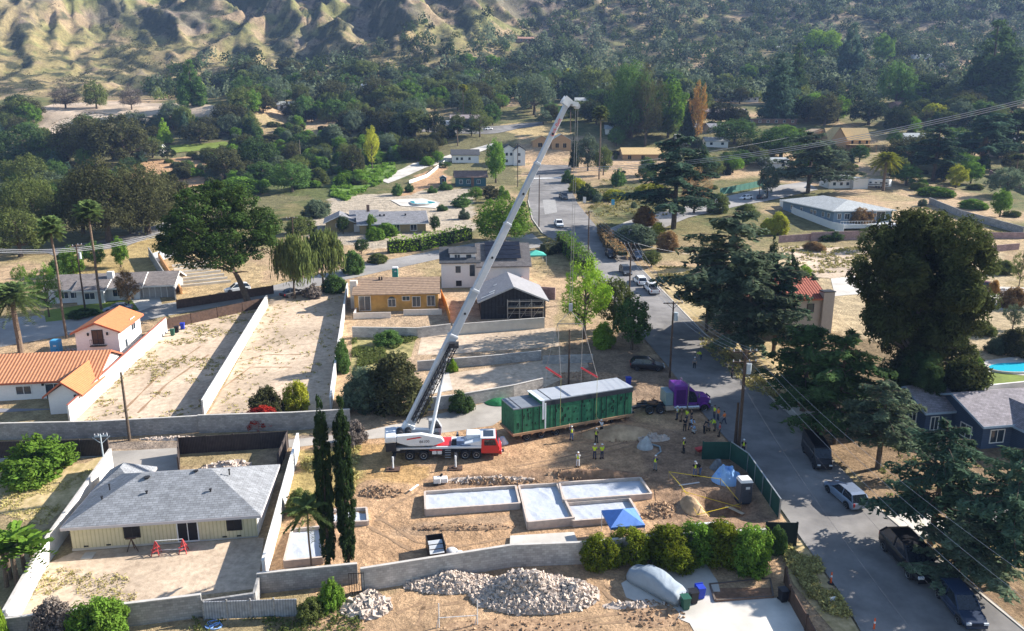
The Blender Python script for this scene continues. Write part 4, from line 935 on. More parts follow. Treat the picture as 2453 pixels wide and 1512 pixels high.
drape('lower_lot', [(760, 1516), (770, 1425), (870, 1415), (1400, 1350), (1480, 1380), (1500, 1440), (1640, 1470), (1900, 1516)], DIRT2, .01, kind='structure') if 0 else None
drape('driveway', [(1488, 1398), (1548, 1362), (1690, 1350), (1720, 1395), (1730, 1440), (1880, 1432), (1960, 1516), (1990, 1560), (1700, 1580), (1652, 1494), (1614, 1478), (1500, 1432)], PAD, .03, kind='structure')
drape('lawn', [(0, 1122), (205, 1110), (258, 1085), (235, 1140), (110, 1260), (0, 1230)], DRY, .02, kind='structure')
drape('front_lawn', [(105, 745), (310, 715), (345, 742), (150, 768), (110, 772)], LAWN, .05, kind='structure')
drape('driveway_pad', [(318, 700), (375, 690), (388, 728), (335, 746), (312, 715)], PAD, .06, kind='structure')
drape('pale_slab', [(1040, 905), (1075, 893), (1085, 935), (1032, 945)], PAD, .05, kind='structure')
drape('pale_slab', [(355, 612), (430, 585), (455, 600), (380, 628)], mat('bright_slab', (.7, .68, .64), .8, .06, 1), .1, kind='structure')
drape('terrace_ground', [(75, 262), (130, 250), (300, 244), (440, 250), (540, 258), (548, 268), (490, 286), (360, 283), (240, 272), (140, 290), (95, 318), (70, 300)], DIRT, .25, kind='structure')
drape('weedy_lot', [(840, 895), (845, 800), (1000, 800), (985, 855), (900, 900)], WEEDS, .03, kind='structure')
drape('dirt_strip', [(1000, 850), (1010, 805), (1330, 785), (1340, 830), (1050, 850)], DIRT, .02, kind='structure')
drape('dirt_strip', [(1060, 925), (1075, 895), (1400, 850), (1410, 880), (1300, 930), (1100, 940)], DIRT, .022, kind='structure')
drape('green_slope', [(790, 470), (800, 430), (890, 398), (945, 392), (950, 415), (870, 455), (830, 482)], mat('lush_grass', (.12, .2, .03), .95, .3, 1.2, .8, big=.2), .25, kind='structure')
drape('park_grass', [(405, 350), (540, 340), (560, 352), (420, 368)], LAWN, .2, kind='structure')
drape('lawn_by_pool', [(2325, 898), (2370, 890), (2470, 896), (2470, 918), (2330, 924)], LAWN, .04, kind='structure')
drape('pool_patio', [(2270, 880), (2300, 872), (2380, 862), (2470, 850), (2470, 902), (2370, 892), (2300, 896)], PAD, .06, kind='structure')
drape('straw_verge', [(1870, 1320), (1925, 1290), (1990, 1400), (2060, 1516), (2000, 1516), (1900, 1400)], DRY, .03, kind='structure')
drape('verge', [(1705, 812), (1790, 800), (1870, 830), (1900, 960), (1800, 890)], DRY, .03, kind='structure')
drape('open_lot', [(1870, 590), (2110, 595), (2060, 650), (2000, 668), (1900, 660)], DIRT, .05, kind='structure')
drape('driveway_apron', [(2085, 1232), (2200, 1215), (2260, 1250), (2290, 1290), (2170, 1285)], PAD, .045, kind='structure')
drape('side_drive', [(2265, 1240), (2300, 1190), (2470, 1180), (2470, 1270), (2330, 1285)], ASPH, .045, kind='structure')
drape('driveway_apron', [(1845, 975), (1900, 962), (1925, 985), (1990, 990), (1985, 1010), (1890, 1000)], PAD, .045, kind='structure')
drape('lot', [(1630, 640), (1590, 690), (1640, 760), (1700, 760), (1720, 650)], DRY, .04, kind='structure')
# kerbs along the street
KERB = mat('kerb_concrete', (.5, .46, .4), .9, .15, .8)
def kerb(pts, label):
    P = [W(*p) for p in pts]; mb = MB(); o = P[0]
    for a, b in zip(P[:-1], P[1:]):
        n = max(1, int((b-a).length/8))
        for k in range(n):
            q0 = a.lerp(b, k/n); q1 = a.lerp(b, (k+1)/n); q0.z = gz(q0.x, q0.y)+.05; q1.z = gz(q1.x, q1.y)+.05; mb.bar(q0-o, q1-o, .22, .26)
    ob = mb.build('kerb', KERB, None, loc=o); tag(ob, label, 'kerb', kind='structure')
kerb([(2500, 1550), (2280, 1370), (2100, 1217)], 'kerb'); kerb([(1880, 985), (1785, 897), (1690, 803), (1590, 700), (1530, 640)], 'kerb'); kerb([(1265, 480), (1275, 525), (1300, 560)], 'kerb')
kerb([(1436, 560), (1500, 533), (1560, 513), (1700, 481), (1840, 449)], 'kerb')
# road paint: stop line and centre lines at the junction
PAINTW = mat('road_paint', (.7, .7, .68), .8, .1, 3)
drape('road_marking', [(1413, 578), (1417, 576), (1436, 618), (1431, 620)], PAINTW, .08, kind='structure')
drape('road_marking', [(1265, 428), (1360, 426), (1360, 428), (1265, 430)], PAINTW, .09, kind='structure')

# ------------------------------------------------------------------ block walls round the lots
wall('block_wall', [(14, 1536), (110, 1356), (270, 1120)], 2.05, WHITEW, 'white rendered wall left of the beige house yard', capm=CAP)
wall('block_wall', [(634, 1395), (716, 1078)], 1.9, WHITEW, 'white wall between the beige house and the building site', capm=WHITEW)
wall('block_wall', [(168, 1016), (400, 795)], 2.3, WHITEW, 'long white wall beside the orange roofed houses', capm=mat('red_wall_cap', (.35, .12, .09), .8))
wall('block_wall', [(488, 996), (641, 733)], 1.9, WHITEW, 'white wall splitting the two empty lots', capm=WHITEW)
wall('block_wall', [(15, 1537), (487, 1477)], 1.85, BLOCK, 'grey block wall along the bottom of the beige house yard', capm=CAP)
wall('block_wall', [(487, 1481), (612, 1462), (622, 1424)], 1.5, BLOCK, 'low grey wall behind the grey metal gates')
wall('block_wall', [(619, 1421), (858, 1396)], 1.7, BLOCK, 'grey wall stepping up beside the iron gate', capm=CAP)
wall('block_wall', [(866, 1416), (1226, 1357), (1400, 1350), (1590, 1330), (1830, 1318)], 1.95, BEIGEW, 'long grey block wall along the front of the building site', capm=CAP)
wall('block_wall', [(-40, 1054), (240, 1048), (484, 1034)], 1.9, BLOCK, 'grey wall at the alley end of the first empty lot', capm=CAP)
wall('block_wall', [(478, 1037), (700, 1030), (840, 1022)], 2.1, BLOCK, 'grey wall at the alley end of the middle lot', capm=CAP)
wall('block_wall', [(793, 985), (800, 930), (833, 700)], 1.7, WHITEW, 'white wall between the middle lot and the yellow house lot', capm=WHITEW)
wall('block_wall', [(845, 808), (1000, 810), (1080, 800)], 1.6, BEIGEW, 'grey wall below the yellow house', capm=CAP)
wall('block_wall', [(1085, 803), (1304, 786)], 1.7, mat('cream_render', (.55, .52, .46), .9, .1, 1), 'cream wall below the black house', capm=CAP)
wall('block_wall', [(1000, 888), (1150, 876), (1296, 862)], 1.3, BEIGEW, 'low grey wall across the dirt lot above the crane', capm=CAP)
wall('block_wall', [(920, 985), (935, 985)], 2.0, BEIGEW, 'short wall stub at the gate opening')
wall('block_wall', [(1012, 985), (1100, 975), (1230, 952), (1300, 935)], 1.6, BEIGEW, 'grey wall behind the crane along the alley', capm=CAP)
wall('block_wall', [(1300, 872), (1420, 868)], 1.2, BEIGEW, 'short pale wall beside the sling poles')
wall('block_wall', [(1245, 680), (1260, 712), (1330, 718)], 2.2, PINKW, 'pink block wall behind the black house')
wall('block_wall', [(2165, 980), (2270, 968)], 1.9, WHITEW, 'white wall behind the navy house')
wall('block_wall', [(2265, 968), (2480, 946)], 1.9, WHITEW, 'white wall below the swimming pool', capm=WHITEW)
wall('block_wall', [(2225, 488), (2300, 520), (2450, 562)], 2.0, BLOCK, 'grey block wall beside the weedy lot at right')
wall('block_wall', [(2370, 420), (2480, 470)], 2.0, PINKW, 'pink wall at the far right edge')
wall('block_wall', [(1865, 582), (1945, 576)], 1.7, PINKW, 'pink brick wall at left below the long blue house')
wall('block_wall', [(1942, 578), (2130, 572), (2150, 574)], 2.2, PINKW, 'stained pink retaining wall under the blue house deck')
wall('block_wall', [(2340, 572), (2460, 572)], 1.6, PINKW, 'pink wall above the driveway at right')
wall('block_wall', [(2375, 604), (2440, 598)], 1.5, PINKW, 'small purple wall on the dry slope at right')
wall('block_wall', [(980, 440), (1022, 425), (1068, 388)], 1.2, WHITEW, 'white wall climbing beside the grassy bank')
wall('block_wall', [(1068, 388), (1095, 385)], 1.2, WHITEW, 'short white wall by the far white house')
wall('retaining_wall', [(358, 616), (422, 720)], 2.2, BLOCK, 'grey retaining wall left of the terraced lot')
BW = mat('brown_fence_boards', (.09, .055, .04), .9, .3, 3); DKF = stripes('dark_fence_slats', (.07, .055, .05), (.03, .025, .025), 'X', .16, .9)
wall('wooden_fence', [(425, 740), (655, 704)], 1.6, BW, 'dark brown fence along the street below the terraced lot', 'fence', .08, posts=5, capm=None)
wall('wooden_fence', [(395, 790), (460, 775), (640, 735)], 1.7, BW, 'dark board fence at the top of the first empty lot', 'fence', .08, posts=5)
wall('wooden_fence', [(430, 1138), (430, 1088), (690, 1072), (668, 1130)], 1.9, DKF, 'dark board fence round the yard behind the beige house', 'fence', .07, posts=3)
wall('wooden_fence', [(-10, 1098), (262, 1092)], 1.9, DKF, 'dark fence behind the big round bush', 'fence', .07, posts=3)
GREENF = mat('green_screen_mesh', (.012, .06, .045), .8, .2, 1.2)
wall('screen_fence', [(1682, 1100), (1748, 1100)], 1.95, GREENF, 'dark green mesh screen facing the workers', 'fence', .05, posts=2.4)
wall('screen_fence', [(1748, 1100), (1790, 1130), (1866, 1243)], 1.95, GREENF, 'green mesh fence between the site and the street', 'fence', .05, posts=2.4, capm=mat('steel_tube', (.4, .42, .42), .4, metal=.6))
wall('screen_fence', [(1832, 1306), (1905, 1308)], 2.2, mat('black_screen', (.012, .02, .018), .7), 'black screened gate at the site entrance', 'gate', .06, posts=2.6)
wall('screen_fence', [(1725, 467), (1828, 446)], 2.2, mat('teal_screen', (.05, .17, .13), .8, .2), 'teal mesh fence along the side street', 'fence', .05, posts=3)
wall('screen_fence', [(1295, 270), (1420, 266)], 3.0, mat('teal_screen2', (.05, .14, .12), .8, .2), 'teal tennis court fence beyond the crane tip', 'fence', .06, posts=4)
wall('white_fence', [(1868, 493), (1905, 515), (1990, 548), (2020, 556)], 1.9, WHITEP, 'white vinyl fence along the long blue house', 'fence', .08, posts=2.6)
wall('brick_gate_fence', [(1880, 1395), (1890, 1440), (1930, 1512), (1960, 1570)], 1.3, BW, 'brown slat fence with brick pillars beside the driveway', 'fence', .1, posts=2.6, capm=None)
# iron gates
for a, b, lb in (((838, 1425), (858, 1424), 'tall black iron gate in the grey wall by the round bush'),):
    P = W(*a); Q = W(*b); t = thing('iron_gate', lb, 'gate', P, heading(P, Q)); L = (Q-P).xy.length+.5
    for k in range(7): mb = MB(); mb.bar((L*k/6, 0, 0), (L*k/6, 0, 1.9), .04); mb.build('bar', BLACKP, t)
    for z_ in (.2, 1.85): mb = MB(); mb.bar((0, 0, z_), (L, 0, z_), .05); mb.build('rail', BLACKP, t)
P = W(490, 1486); Q = W(715, 1478); t = thing('metal_gate', 'wide grey metal double gate at the bottom of the yard', 'gate', P, heading(P, Q)); L = (Q-P).xy.length
for k in range(4):
    mb = MB(); mb.b2(k*L/4+.05, (k+1)*L/4-.05, -.04, .04, .1, 1.55); mb.build('gate_leaf', stripes('gate_sheet', (.30, .31, .33), (.22, .23, .25), 'X', .2, .6), t)
    mb = MB(); mb.bar((k*L/4, 0, 0), (k*L/4, 0, 1.7), .1); mb.build('post', BLOCK, t)

# ------------------------------------------------------------------ beige house
SIDING = stripes('beige_board_siding', (.62, .55, .36), (.46, .40, .25), 'X', .32, .8, .12, .2, .05); ASHSH = shingle('grey_shingles', (.25, .26, .275)); FASC = mat('pale_fascia', (.55, .50, .50), .7, .05, 2)
h = House('ranch_house', 'beige board ranch house with big grey hip roof', 'house', (175, 1320), (618, 1286), 9.2, SIDING, ASHSH)
ro = h.wing(0, h.w, 0, 9.2, 2.45, 'hipx', 2.05, .5, fascia=FASC)
h.wing(-.2, 3.2, 6.2, 10.6, 2.4, 'hipy', 1.3, .45, fascia=FASC)
h.box('side_wall', WHITEP, h.w+.001, h.w+.05, .05, 9.1, .25, 2.42)
h.box('foundation', CONC, -.04, h.w+.04, -.04, 9.24, -.6, .22)
k = h.w/443
for cx_, z_, w_, h_, kd, sp in ((143*k, .95, 1.15, 1.0, 'window', 2), (275*k, .25, 1.6, 1.6+.35, 'door', 2), (388*k, 1.0, 1.1, .95, 'window', 2)):
    h.opening('f', cx_, z_, w_, h_, kd, 0, WHITEP if kd == 'door' else BLACKP, sp, DARKIN)
for x_ in (1.1, 2.9, 12.4, 13.6): h.box('vent', BLACKP, x_-.18, x_+.18, -.05, .05, .3, .42)
for x_, y_, s_ in ((2.0, 2.1, .12), (2.2, 3.4, .1), (5.6, 2.4, .13), (5.2, 4.0, .28), (11.0, 2.2, .13), (12.2, 4.3, .1), (9.3, 4.4, .22)):
    z0 = 2.5+.38*min(y_+.5, 5.6-abs(y_-4.6)); mb = MB(); mb.tube((x_, y_, z0-.2), (x_, y_, z0+.35), s_*.6, n=8); mb.tube((x_, y_, z0+.3), (x_, y_, z0+.38), s_, n=8); mb.build('roof_vent', BLACKP, ro)
# ------------------------------------------------------------------ white houses with orange tiles
TILE = stripes('orange_roof_tiles', (.58, .27, .14), (.36, .13, .06), 'X', .42, .8, .35, .8, .12); TILEY = stripes('orange_tiles_y', (.58, .21, .09), (.42, .13, .05), 'Y', .4, .8, .35, .5, .1)
STUC = mat('white_stucco', (.74, .72, .70), .9, .04, 3, .05); TRIMT = mat('terracotta_trim', (.42, .13, .07), .8, .1, 2)
h = House('tiled_house', 'long white house with ribbed orange tile roof at the left edge', 'house', (122, 993), (195, 988), 5, STUC, TILE, R(9))
h.wing(0, 3.5, 0, 8.4, 2.5, 'gy', 1.45, .45, roofm=TILEY, fascia=TRIMT)
h.wing(-24, 3.5, 5.2, 15.2, 2.6, 'gx', 2.1, .4, fascia=TRIMT)
h.opening('f', -5.0, 1.0, 1.7, 1.0, 'window', 5.2, WHITEP, 2); h.opening('f', -1.5, .15, 1.9, 2.0, 'door', 5.2, WHITEP, 2, GLASS)
h.opening('f', -11.0, 1.0, 1.7, 1.0, 'window', 5.2, WHITEP, 2)
for x_, y_ in ((3.0, -.1), (-2.7, 5.1)): h.box('wall_lamp', BLACKP, x_-.1, x_+.1, y_-.12, y_+.12, 2.0, 2.35)
h.box('patio', mat('grey_patio', (.2, .2, .22), .9), -12, 0, 1.5, 5.15, .02, .1)
P = W(187, 890); h = House('tiled_garage', 'small two storey white house with orange tile roof', 'house', (190, 873), (288, 872), 9, STUC, TILE, R(9))
hh = top_h(h.A, 797); h.wing(0, 5.6, 0, 9.5, hh, 'gy', 1.25, .45, roofm=TILEY, fascia=TRIMT)
h.opening('f', 2.9, 2.9, 1.3, 1.9, 'door', 0, BLACKP, 2, DOORM)
mb = MB()
for k in range(9): mb.bar((2.0+k*.24, -.55, 2.7), (2.0+k*.24, -.55, 3.6), .03)
mb.bar((2.0, -.55, 3.6), (3.92, -.55, 3.6), .05); mb.b2(1.9, 4.0, -.6, -.01, 2.6, 2.7); h.part('balcony', mb, BLACKP)
for x_ in (1.7, 4.2): h.box('wall_lamp', BLACKP, x_-.1, x_+.1, -.2, -.01, 4.1, 4.5)
h.opening('r', 6.2, 3.2, 1.7, 1.7, 'window', 5.6, WHITEP, 2); h.opening('r', 2.6, 1.6, .9, 1.1, 'window', 5.6, WHITEP, 1)
# ------------------------------------------------------------------ grey roofed ranch at left
GRB = shingle('brown_grey_shingles', (.21, .185, .175)); PALEB = mat('pale_blue_stucco', (.55, .57, .6), .9, .05, 2)
h = House('ranch_house', 'low pale house with long brownish grey roof and white chimney', 'house', (120, 728), (380, 698), 8, PALEB, GRB, R(11))
h.wing(0, 15, 0, 8, 2.6, 'gx', 1.7, .7, fascia=WHITEP); h.wing(5, 9.5, -1.6, 5, 2.5, 'gx', 1.1, .5, fascia=WHITEP); h.wing(14.6, 20.5, .6, 9, 2.6, 'gx', 1.6, .6, mat('grey_garage', (.33, .31, .30), .9), fascia=WHITEP)
for x_ in (2.5, 4.2): h.opening('f', x_, .9, 1.3, 1.1, 'window', 0, WHITEP, 2)
h.opening('f', 7.2, .9, 1.6, 1.1, 'window', -1.6, WHITEP, 2); h.opening('f', 11.3, .9, 1.5, 1.2, 'window', 0, WHITEP, 2); h.opening('f', 17.5, .1, 4, 2.1, 'door', .6, WHITEP, 4, mat('garage_door', (.36, .34, .33), .8))
h.box('chimney', WHITEP, 9.2, 10.2, 2.2, 3.2, 2.6, 5.0)
# ------------------------------------------------------------------ yellow house under construction
YEL = mat('ochre_stucco', (.46, .25, .07), .95, .12, 1.4, .2, big=.5); BRS = stripes('brown_roof_courses', (.34, .235, .16), (.17, .115, .08), 'Y', .55, .9, .4, .6, .2)
CREAM = mat('cream_trim', (.66, .58, .50), .9, .08, 3)
h = House('stucco_house', 'ochre yellow stucco house with brown roof and cream window trims', 'house', (850, 748), (1050, 744), 10.5, YEL, BRS, R(5))
hh = top_h(h.A, 706); ro = h.wing(0, h.w, 0, 10, hh, 'gx', 1.75, .35); k = h.w/820
h.opening('f', 95*k+.1, .25, 1.9, 2.5, 'door', 0, CREAM, 2, GLASS); h.opening('f', 365*k, .9, 1.2, 1.25, 'window', 0, CREAM, 2, None, True)
h.opening('f', 505*k, 1.9, 1.2, .7, 'window', 0, CREAM, 2); h.opening('f', 605*k, .8, 1.3, 1.7, 'window', 0, CREAM, 2); h.opening('f', 750*k, .9, 1.25, 1.7, 'window', 0, CREAM, 2)
for x_ in (4.0, 4.45): mb = MB(); mb.tube((x_, 4.2, hh+1.2), (x_, 4.2, hh+2.2), .14, n=8); mb.build('roof_vent', BLACKP, ro)
h.box('chimney', CREAM, -.9, .3, 2.2, 3.4, -1, hh+1.9); h.box('porch_wall', CREAM, .2, 6.4, -3.9, -3.7, -1.2, .8); h.box('porch_wall', CREAM, 8.4, 14.9, -2.7, -2.5, -1.2, .9); h.box('porch_wall', CREAM, .2, .4, -3.7, -.1, -1.2, .8)
wall('plywood_fence', [(1057, 715), (1068, 742), (1078, 775)], 1.7, mat('orange_plywood', (.55, .22, .05), .9, .2, 2), 'orange plywood hoarding beside the yellow house', 'fence', .08)
# ------------------------------------------------------------------ white two storey house with dormer and solar roof
DKS = shingle('charcoal_shingles', (.085, .088, .095)); SOLAR = blocks('solar_panel', (.018, .022, .035), (.06, .06, .07), 1.0, 1.65, .1, .3)
h = House('two_storey_house', 'white two storey house with dark roof, dormer and black solar panels', 'house', (1058, 690), (1141, 688), 9, STUC, DKS, R(5))
hh = top_h(h.A, 630)
h.wing(0, 7.2, 0, 9, hh, 'gx', 2.2, .35); ro = h.wing(7.0, 16.8, -.8, 9.5, hh-.6, 'gx', 3.4, .4, roofm=shingle('grey_brown_shingles', (.17, .155, .15)))
h.wing(1.7, 6.6, 1.2, 5, hh+1.6, 'gx', .7, .25); h.opening('f', 3.1, hh+.75, 1.0, .6, 'window', 1.2, WHITEP, 2); h.opening('f', 5.3, hh+.75, 1.0, .6, 'window', 1.2, WHITEP, 1)
for x_, z_, w_, h_ in ((3.2, 2.9, 1.0, 1.3), (5.9, 2.2, 1.0, 2.2), (3.3, .3, 1.1, 1.1)): h.opening('f', x_, z_, w_, h_, 'window', 0, WHITEP, 1, DARKIN if z_ < 1 else None)
mb = MB(); sl_ = math.atan2(3.4+.4, 5.55); 
for k in range(4):
    y0_ = .3+k*1.05; z0_ = hh-.15+(y0_+1.2)*(3.6/5.55); M = Matrix.Translation((11.9, y0_+.4, z0_+.12)) @ Matrix.Rotation(math.atan(3.6/5.55), 4, 'X'); mb.box(0, 0, 0, 6.8, 1.15, .05, M=M)
mb.build('solar_panels', SOLAR, ro)
# ------------------------------------------------------------------ black house being re-roofed
MEMB = stripes('grey_roof_membrane', (.28, .275, .285), (.24, .235, .24), 'Y', 1.0, .7, .15, .1, .15); BLKW = stripes('black_wrapped_wall', (.028, .028, .032), (.014, .014, .016), 'X', .6, .8, .2, .2, .3)
h = House('gabled_house', 'black wrapped house under construction with pale grey gabled roof and scaffold', 'house', (1152, 765), (1307, 762), 12, BLKW, MEMB, R(5))
hh = top_h(h.A, 722); ro = h.wing(0, h.w, 0, 12, hh, 'gy', 2.3, .5, fascia=mat('grey_edge', (.4, .4, .4), .7))
h.opening('f', 3.4, .8, 1.2, 1.3, 'window', 0, BLACKP, 1, DARKIN); h.opening('f', 8.2, .6, 1.5, 1.8, 'window', 0, CLOTH['grey'], 2, DARKIN)
for x_, y_, w_, d_ in ((2.0, 2.0, 1.0, .5), (2.8, 6, .6, .4), (1.2, .6, 2.4, .35)):
    z_ = hh+.25+x_*(2.3/(h.w/2))*.96; mb = MB(); M = Matrix.Translation((x_, y_, z_+.1)) @ Matrix.Rotation(-math.atan(2.6/(h.w/2+.5)), 4, 'Y'); mb.box(0, 0, 0, w_, d_, .06, M=M); mb.build('roof_patch', WHITEP, ro)
t = thing('scaffold', 'steel pipe scaffold in front of the black house', 'scaffold', W(1215, 764), R(5)); mb = MB()
for x_ in (0, 2, 4, 6): 
    for y_ in (-.2, -1.2): mb.tube((x_, y_, 0), (x_, y_, 3.4), .04, n=5)
mb.build('upright', mat('scaffold_tube', (.35, .33, .3), .5), t); mb = MB()
for z_ in (1.2, 2.2, 3.2):
    for y_ in (-.2, -1.2): mb.tube((0, y_, z_), (6, y_, z_), .035, n=5)
for x_ in (0, 2, 4): mb.tube((x_, -1.2, .2), (x_+2, -1.2, 3.2), .03, n=5)
mb.build('brace', mat('scaffold_tube', (.35, .33, .3), .5), t); mb = MB(); mb.b2(0, 6, -1.15, -.25, 1.98, 2.05); mb.build('plank', mat('wood_plank', (.35, .24, .13), .9, .2), t)
# ------------------------------------------------------------------ grey ranch with the pool
GRS = shingle('slate_grey_shingles', (.23, .23, .245)); TANW = mat('tan_siding', (.30, .24, .13), .9, .1, 1.5); BRK = blocks('brown_brick', (.22, .12, .08), (.15, .12, .1), .3, .1)
h = House('ranch_house', 'grey roofed ranch house with tan walls in front of the pool', 'house', (862, 562), (1035, 549), 9, TANW, GRS, R(12))
ro = h.wing(0, 17, 0, 11, 2.7, 'gx', 2.3, .7, fascia=WHITEP); h.wing(1, 6, 3, 13, 2.8, 'gy', 1.5, .6, fascia=WHITEP); h.wing(-8.5, -1.5, 4, 15, 2.8, 'gy', 1.6, .6, fascia=WHITEP); h.wing(-2, 5, 10, 18, 2.9, 'gx', 1.7, .5)
h.opening('f', 13.8, .7, 1.6, 1.5, 'window', 0, WHITEP, 2); h.opening('f', 9.0, .6, 2.4, 1.7, 'window', 0, WHITEP, 3); h.opening('f', -5, 1.6, 1.8, .8, 'window', 4, WHITEP, 2)
h.box('chimney', BRK, 2.2, 3.0, 11.5, 12.3, 3, 6.4); h.box('garage_door', WHITEP, -1.4, .4, 3.7, 3.98, .1, 2.2)
for x_ in (12, 6.5, 5.4): h.box('roof_vent', BLACKP, x_-.2, x_+.2, 3.1, 3.5, 4.0, 4.75)
# ------------------------------------------------------------------ long blue house
PALER = shingle('pale_grey_shingles', (.40, .42, .42), .12); BLU = stripes('blue_clapboard', (.20, .27, .34), (.13, .18, .24), 'Z', .25, .8, .2, .2, .06)
h = House('long_house', 'long blue clapboard house with pale hip roof and white deck', 'house', (1994, 546), (2137, 546), 26, BLU, PALER, R(6))
h.w = 16.5; ro = h.wing(0, h.w, 0, 30, 4.6, 'hipy', 1.9, .8, fascia=WHITEP)
for x_, w_, z_, hh_ in ((1.6, .9, 2.3, 1.4), (3.8, 1.4, 2.3, 1.4), (7.4, 2.1, 1.6, 2.5), (13.3, 2.4, 1.6, 2.6)): h.opening('f', x_, z_, w_, hh_, 'window' if z_ > 2 else 'door', 0, WHITEP, 2, GLASS)
for y_ in (2.5, 5.5, 10, 12, 18, 24): h.opening('l', y_, 2.4, 1.2, 1.2, 'window', 0, WHITEP, 2)
mb = MB(); mb.b2(0, 16.6, -4, -.05, .3, 1.3); h.part('deck', mb, mat('deck_grey', (.5, .52, .53), .8)); mb = MB()
for k in range(6): mb.b2(9.5+k*.35, 9.85+k*.35, -5.2, -4.02, 0, 1.2-k*.2)
h.part('stairs', mb, CONC); mb = MB()
for k in range(22):
    if not 11 < k < 15: mb.bar((k*.78, -3.9, 1.3), (k*.78, -3.9, 2.2), .06)
mb.bar((0, -3.9, 2.2), (9, -3.9, 2.2), .08); mb.bar((12, -3.9, 2.2), (16.4, -3.9, 2.2), .08); h.part('railing', mb, WHITEP)
wall('white_fence', [(2000, 562), (2030, 566), (2150, 562), (2175, 540)], 1.1, WHITEP, 'low white fence round the deck of the blue house', 'fence', .08, posts=2.4)
# ------------------------------------------------------------------ navy house at right
NAVY = stripes('navy_siding', (.055, .085, .145), (.035, .055, .10), 'Z', .2, .8, .2, .2, .06); MAUVE = shingle('mauve_grey_shingles', (.27, .245, .26))
h = House('navy_house', 'navy blue house with white windows and grey shingle roof', 'house', (2352, 1076), (2453, 1062), 8, NAVY, MAUVE, R(10))
h.wing(-.2, 9, 0, 9, 2.9, 'gx', 1.8, .6, fascia=mat('blue_fascia', (.30, .40, .5), .7)); h.wing(-3.6, 3.4, 4.5, 11, 2.9, 'gx', 1.7, .5, fascia=mat('blue_fascia', (.30, .40, .5), .7)); h.wing(3.4, 7.6, -2.2, 4, 2.8, 'gy', 1.4, .5, fascia=mat('blue_fascia', (.30, .40, .5), .7))
for x_ in (1.6,): h.opening('f', x_, .7, 1.6, 1.4, 'window', 0, WHITEP, 2)
h.opening('f', 5.5, .6, 1.7, 1.5, 'window', -2.2, WHITEP, 2); h.opening('f', -2.4, .6, .9, 1.5, 'window', 4.5, WHITEP, 2); h.opening('l', 2.3, .5, 1.5, 1.4, 'window', -.2, WHITEP, 2); h.opening('l', 6.5, .6, 1.1, 1.5, 'window', -3.6, WHITEP, 2)
mb = MB(); mb.box(0, 0, 0, 3.2, 2.0, .08, M=Matrix.Translation((2.6, 6.1, 4.0)) @ Matrix.Rotation(math.atan(1.8/3.8), 4, 'X')); h.part('solar_panels', mb, SOLAR)
# ------------------------------------------------------------------ red tiled house behind the trees
REDT = stripes('red_roof_tiles', (.36, .10, .06), (.17, .045, .03), 'X', .45, .85, .35, .8, .2); TANST = mat('tan_stucco', (.50, .42, .35), .9, .06, 2)
h = House('red_tiled_house', 'tan stucco house with dark red tile roof and tall chimney', 'house', (1915, 800), (1975, 798), 10, TANST, REDT, R(8))
hh = top_h(h.A, 716); h.wing(-3, 3.8, 0, 10, hh, 'gx', 2.3, .4, fascia=TRIMT); h.wing(-10, -2.5, 1, 9, hh-1.3, 'gx', 2, .4); h.opening('f', 1.4, hh-2.2, 1.0, 1.3, 'window', 0, BLACKP, 1); h.opening('f', -1.6, hh-2.4, .7, 1.2, 'window', 0, BLACKP, 1)
h.box('chimney', TANST, 3.2, 5.0, -.5, .9, -1.5, hh+1.0); h.box('chimney_cap', BLACKP, 3.1, 5.1, -.6, 1.0, hh+1.01, hh+1.15)
# ------------------------------------------------------------------ houses up the slope
PLY = mat('bare_plywood', (.62, .43, .20), .9, .1, 1.5); PLYW = mat('plywood_wall', (.42, .26, .14), .9, .15, 2); TEAL = mat('teal_siding', (.05, .12, .14), .9, .1, 2)
h = House('white_house', 'small white house with charcoal gable roof on the slope', 'house', (1083, 390), (1148, 388), 8, STUC, DKS, R(6)); h.wing(0, 11.5, 0, 7.5, top_h(h.A, 371), 'gx', 2.0, .5)
for x_ in (2.2, 4.2, 7.5): h.opening('f', x_, 1.1, 1.0, 1.1, 'window', 0, WHITEP, 1)
h = House('white_house', 'white two storey house with grey roof behind the lime tree', 'house', (1205, 396), (1256, 396), 9, STUC, DKS, R(6)); h.wing(0, 5, 0, 7, top_h(h.A, 356), 'gy', 1.6, .4); h.wing(4.5, 9.4, -1, 6, top_h(h.A, 360), 'gy', 1.8, .4)
for x_, z_ in ((1.6, 1.2), (3.5, 4), (1.6, 4)): h.opening('f', x_, z_, 1.0, 1.2, 'window', 0, WHITEP, 1)
for z_ in (1.0, 3.9): h.opening('f', 6.8, z_, 1.1, 1.2, 'window', -1, WHITEP, 2)
h = House('teal_cottage', 'dark teal cottage with brown roof and white windows', 'house', (1092, 447), (1168, 445), 8, TEAL, shingle('brown_shingles', (.2, .14, .12)), R(6)); h.wing(0, 11, 0, 7, top_h(h.A, 424), 'gx', 1.9, .7)
for x_ in (1.9, 4.6, 8.3): h.opening('f', x_, 1.0, 1.1, 1.3, 'window', 0, WHITEP, 2)
h.box('brick_panel', BRK, 5.6, 6.6, -.3, -.01, -1, 3.6)
h = House('garden_shed', 'little grey shed left of the teal cottage', 'shed', (1054, 441), (1070, 440), 2, TEAL, PALER, R(6)); h.wing(0, 2.4, 0, 2.2, 2.2, 'gy', .7, .2); h.opening('f', 1.2, .2, .9, 1.7, 'door', 0, WHITEP, 1)
h = House('framed_house', 'half built wooden house with bare white sheathed roof near the crane boom', 'house', (1272, 357), (1364, 356), 9, PLYW, PLY, R(4))
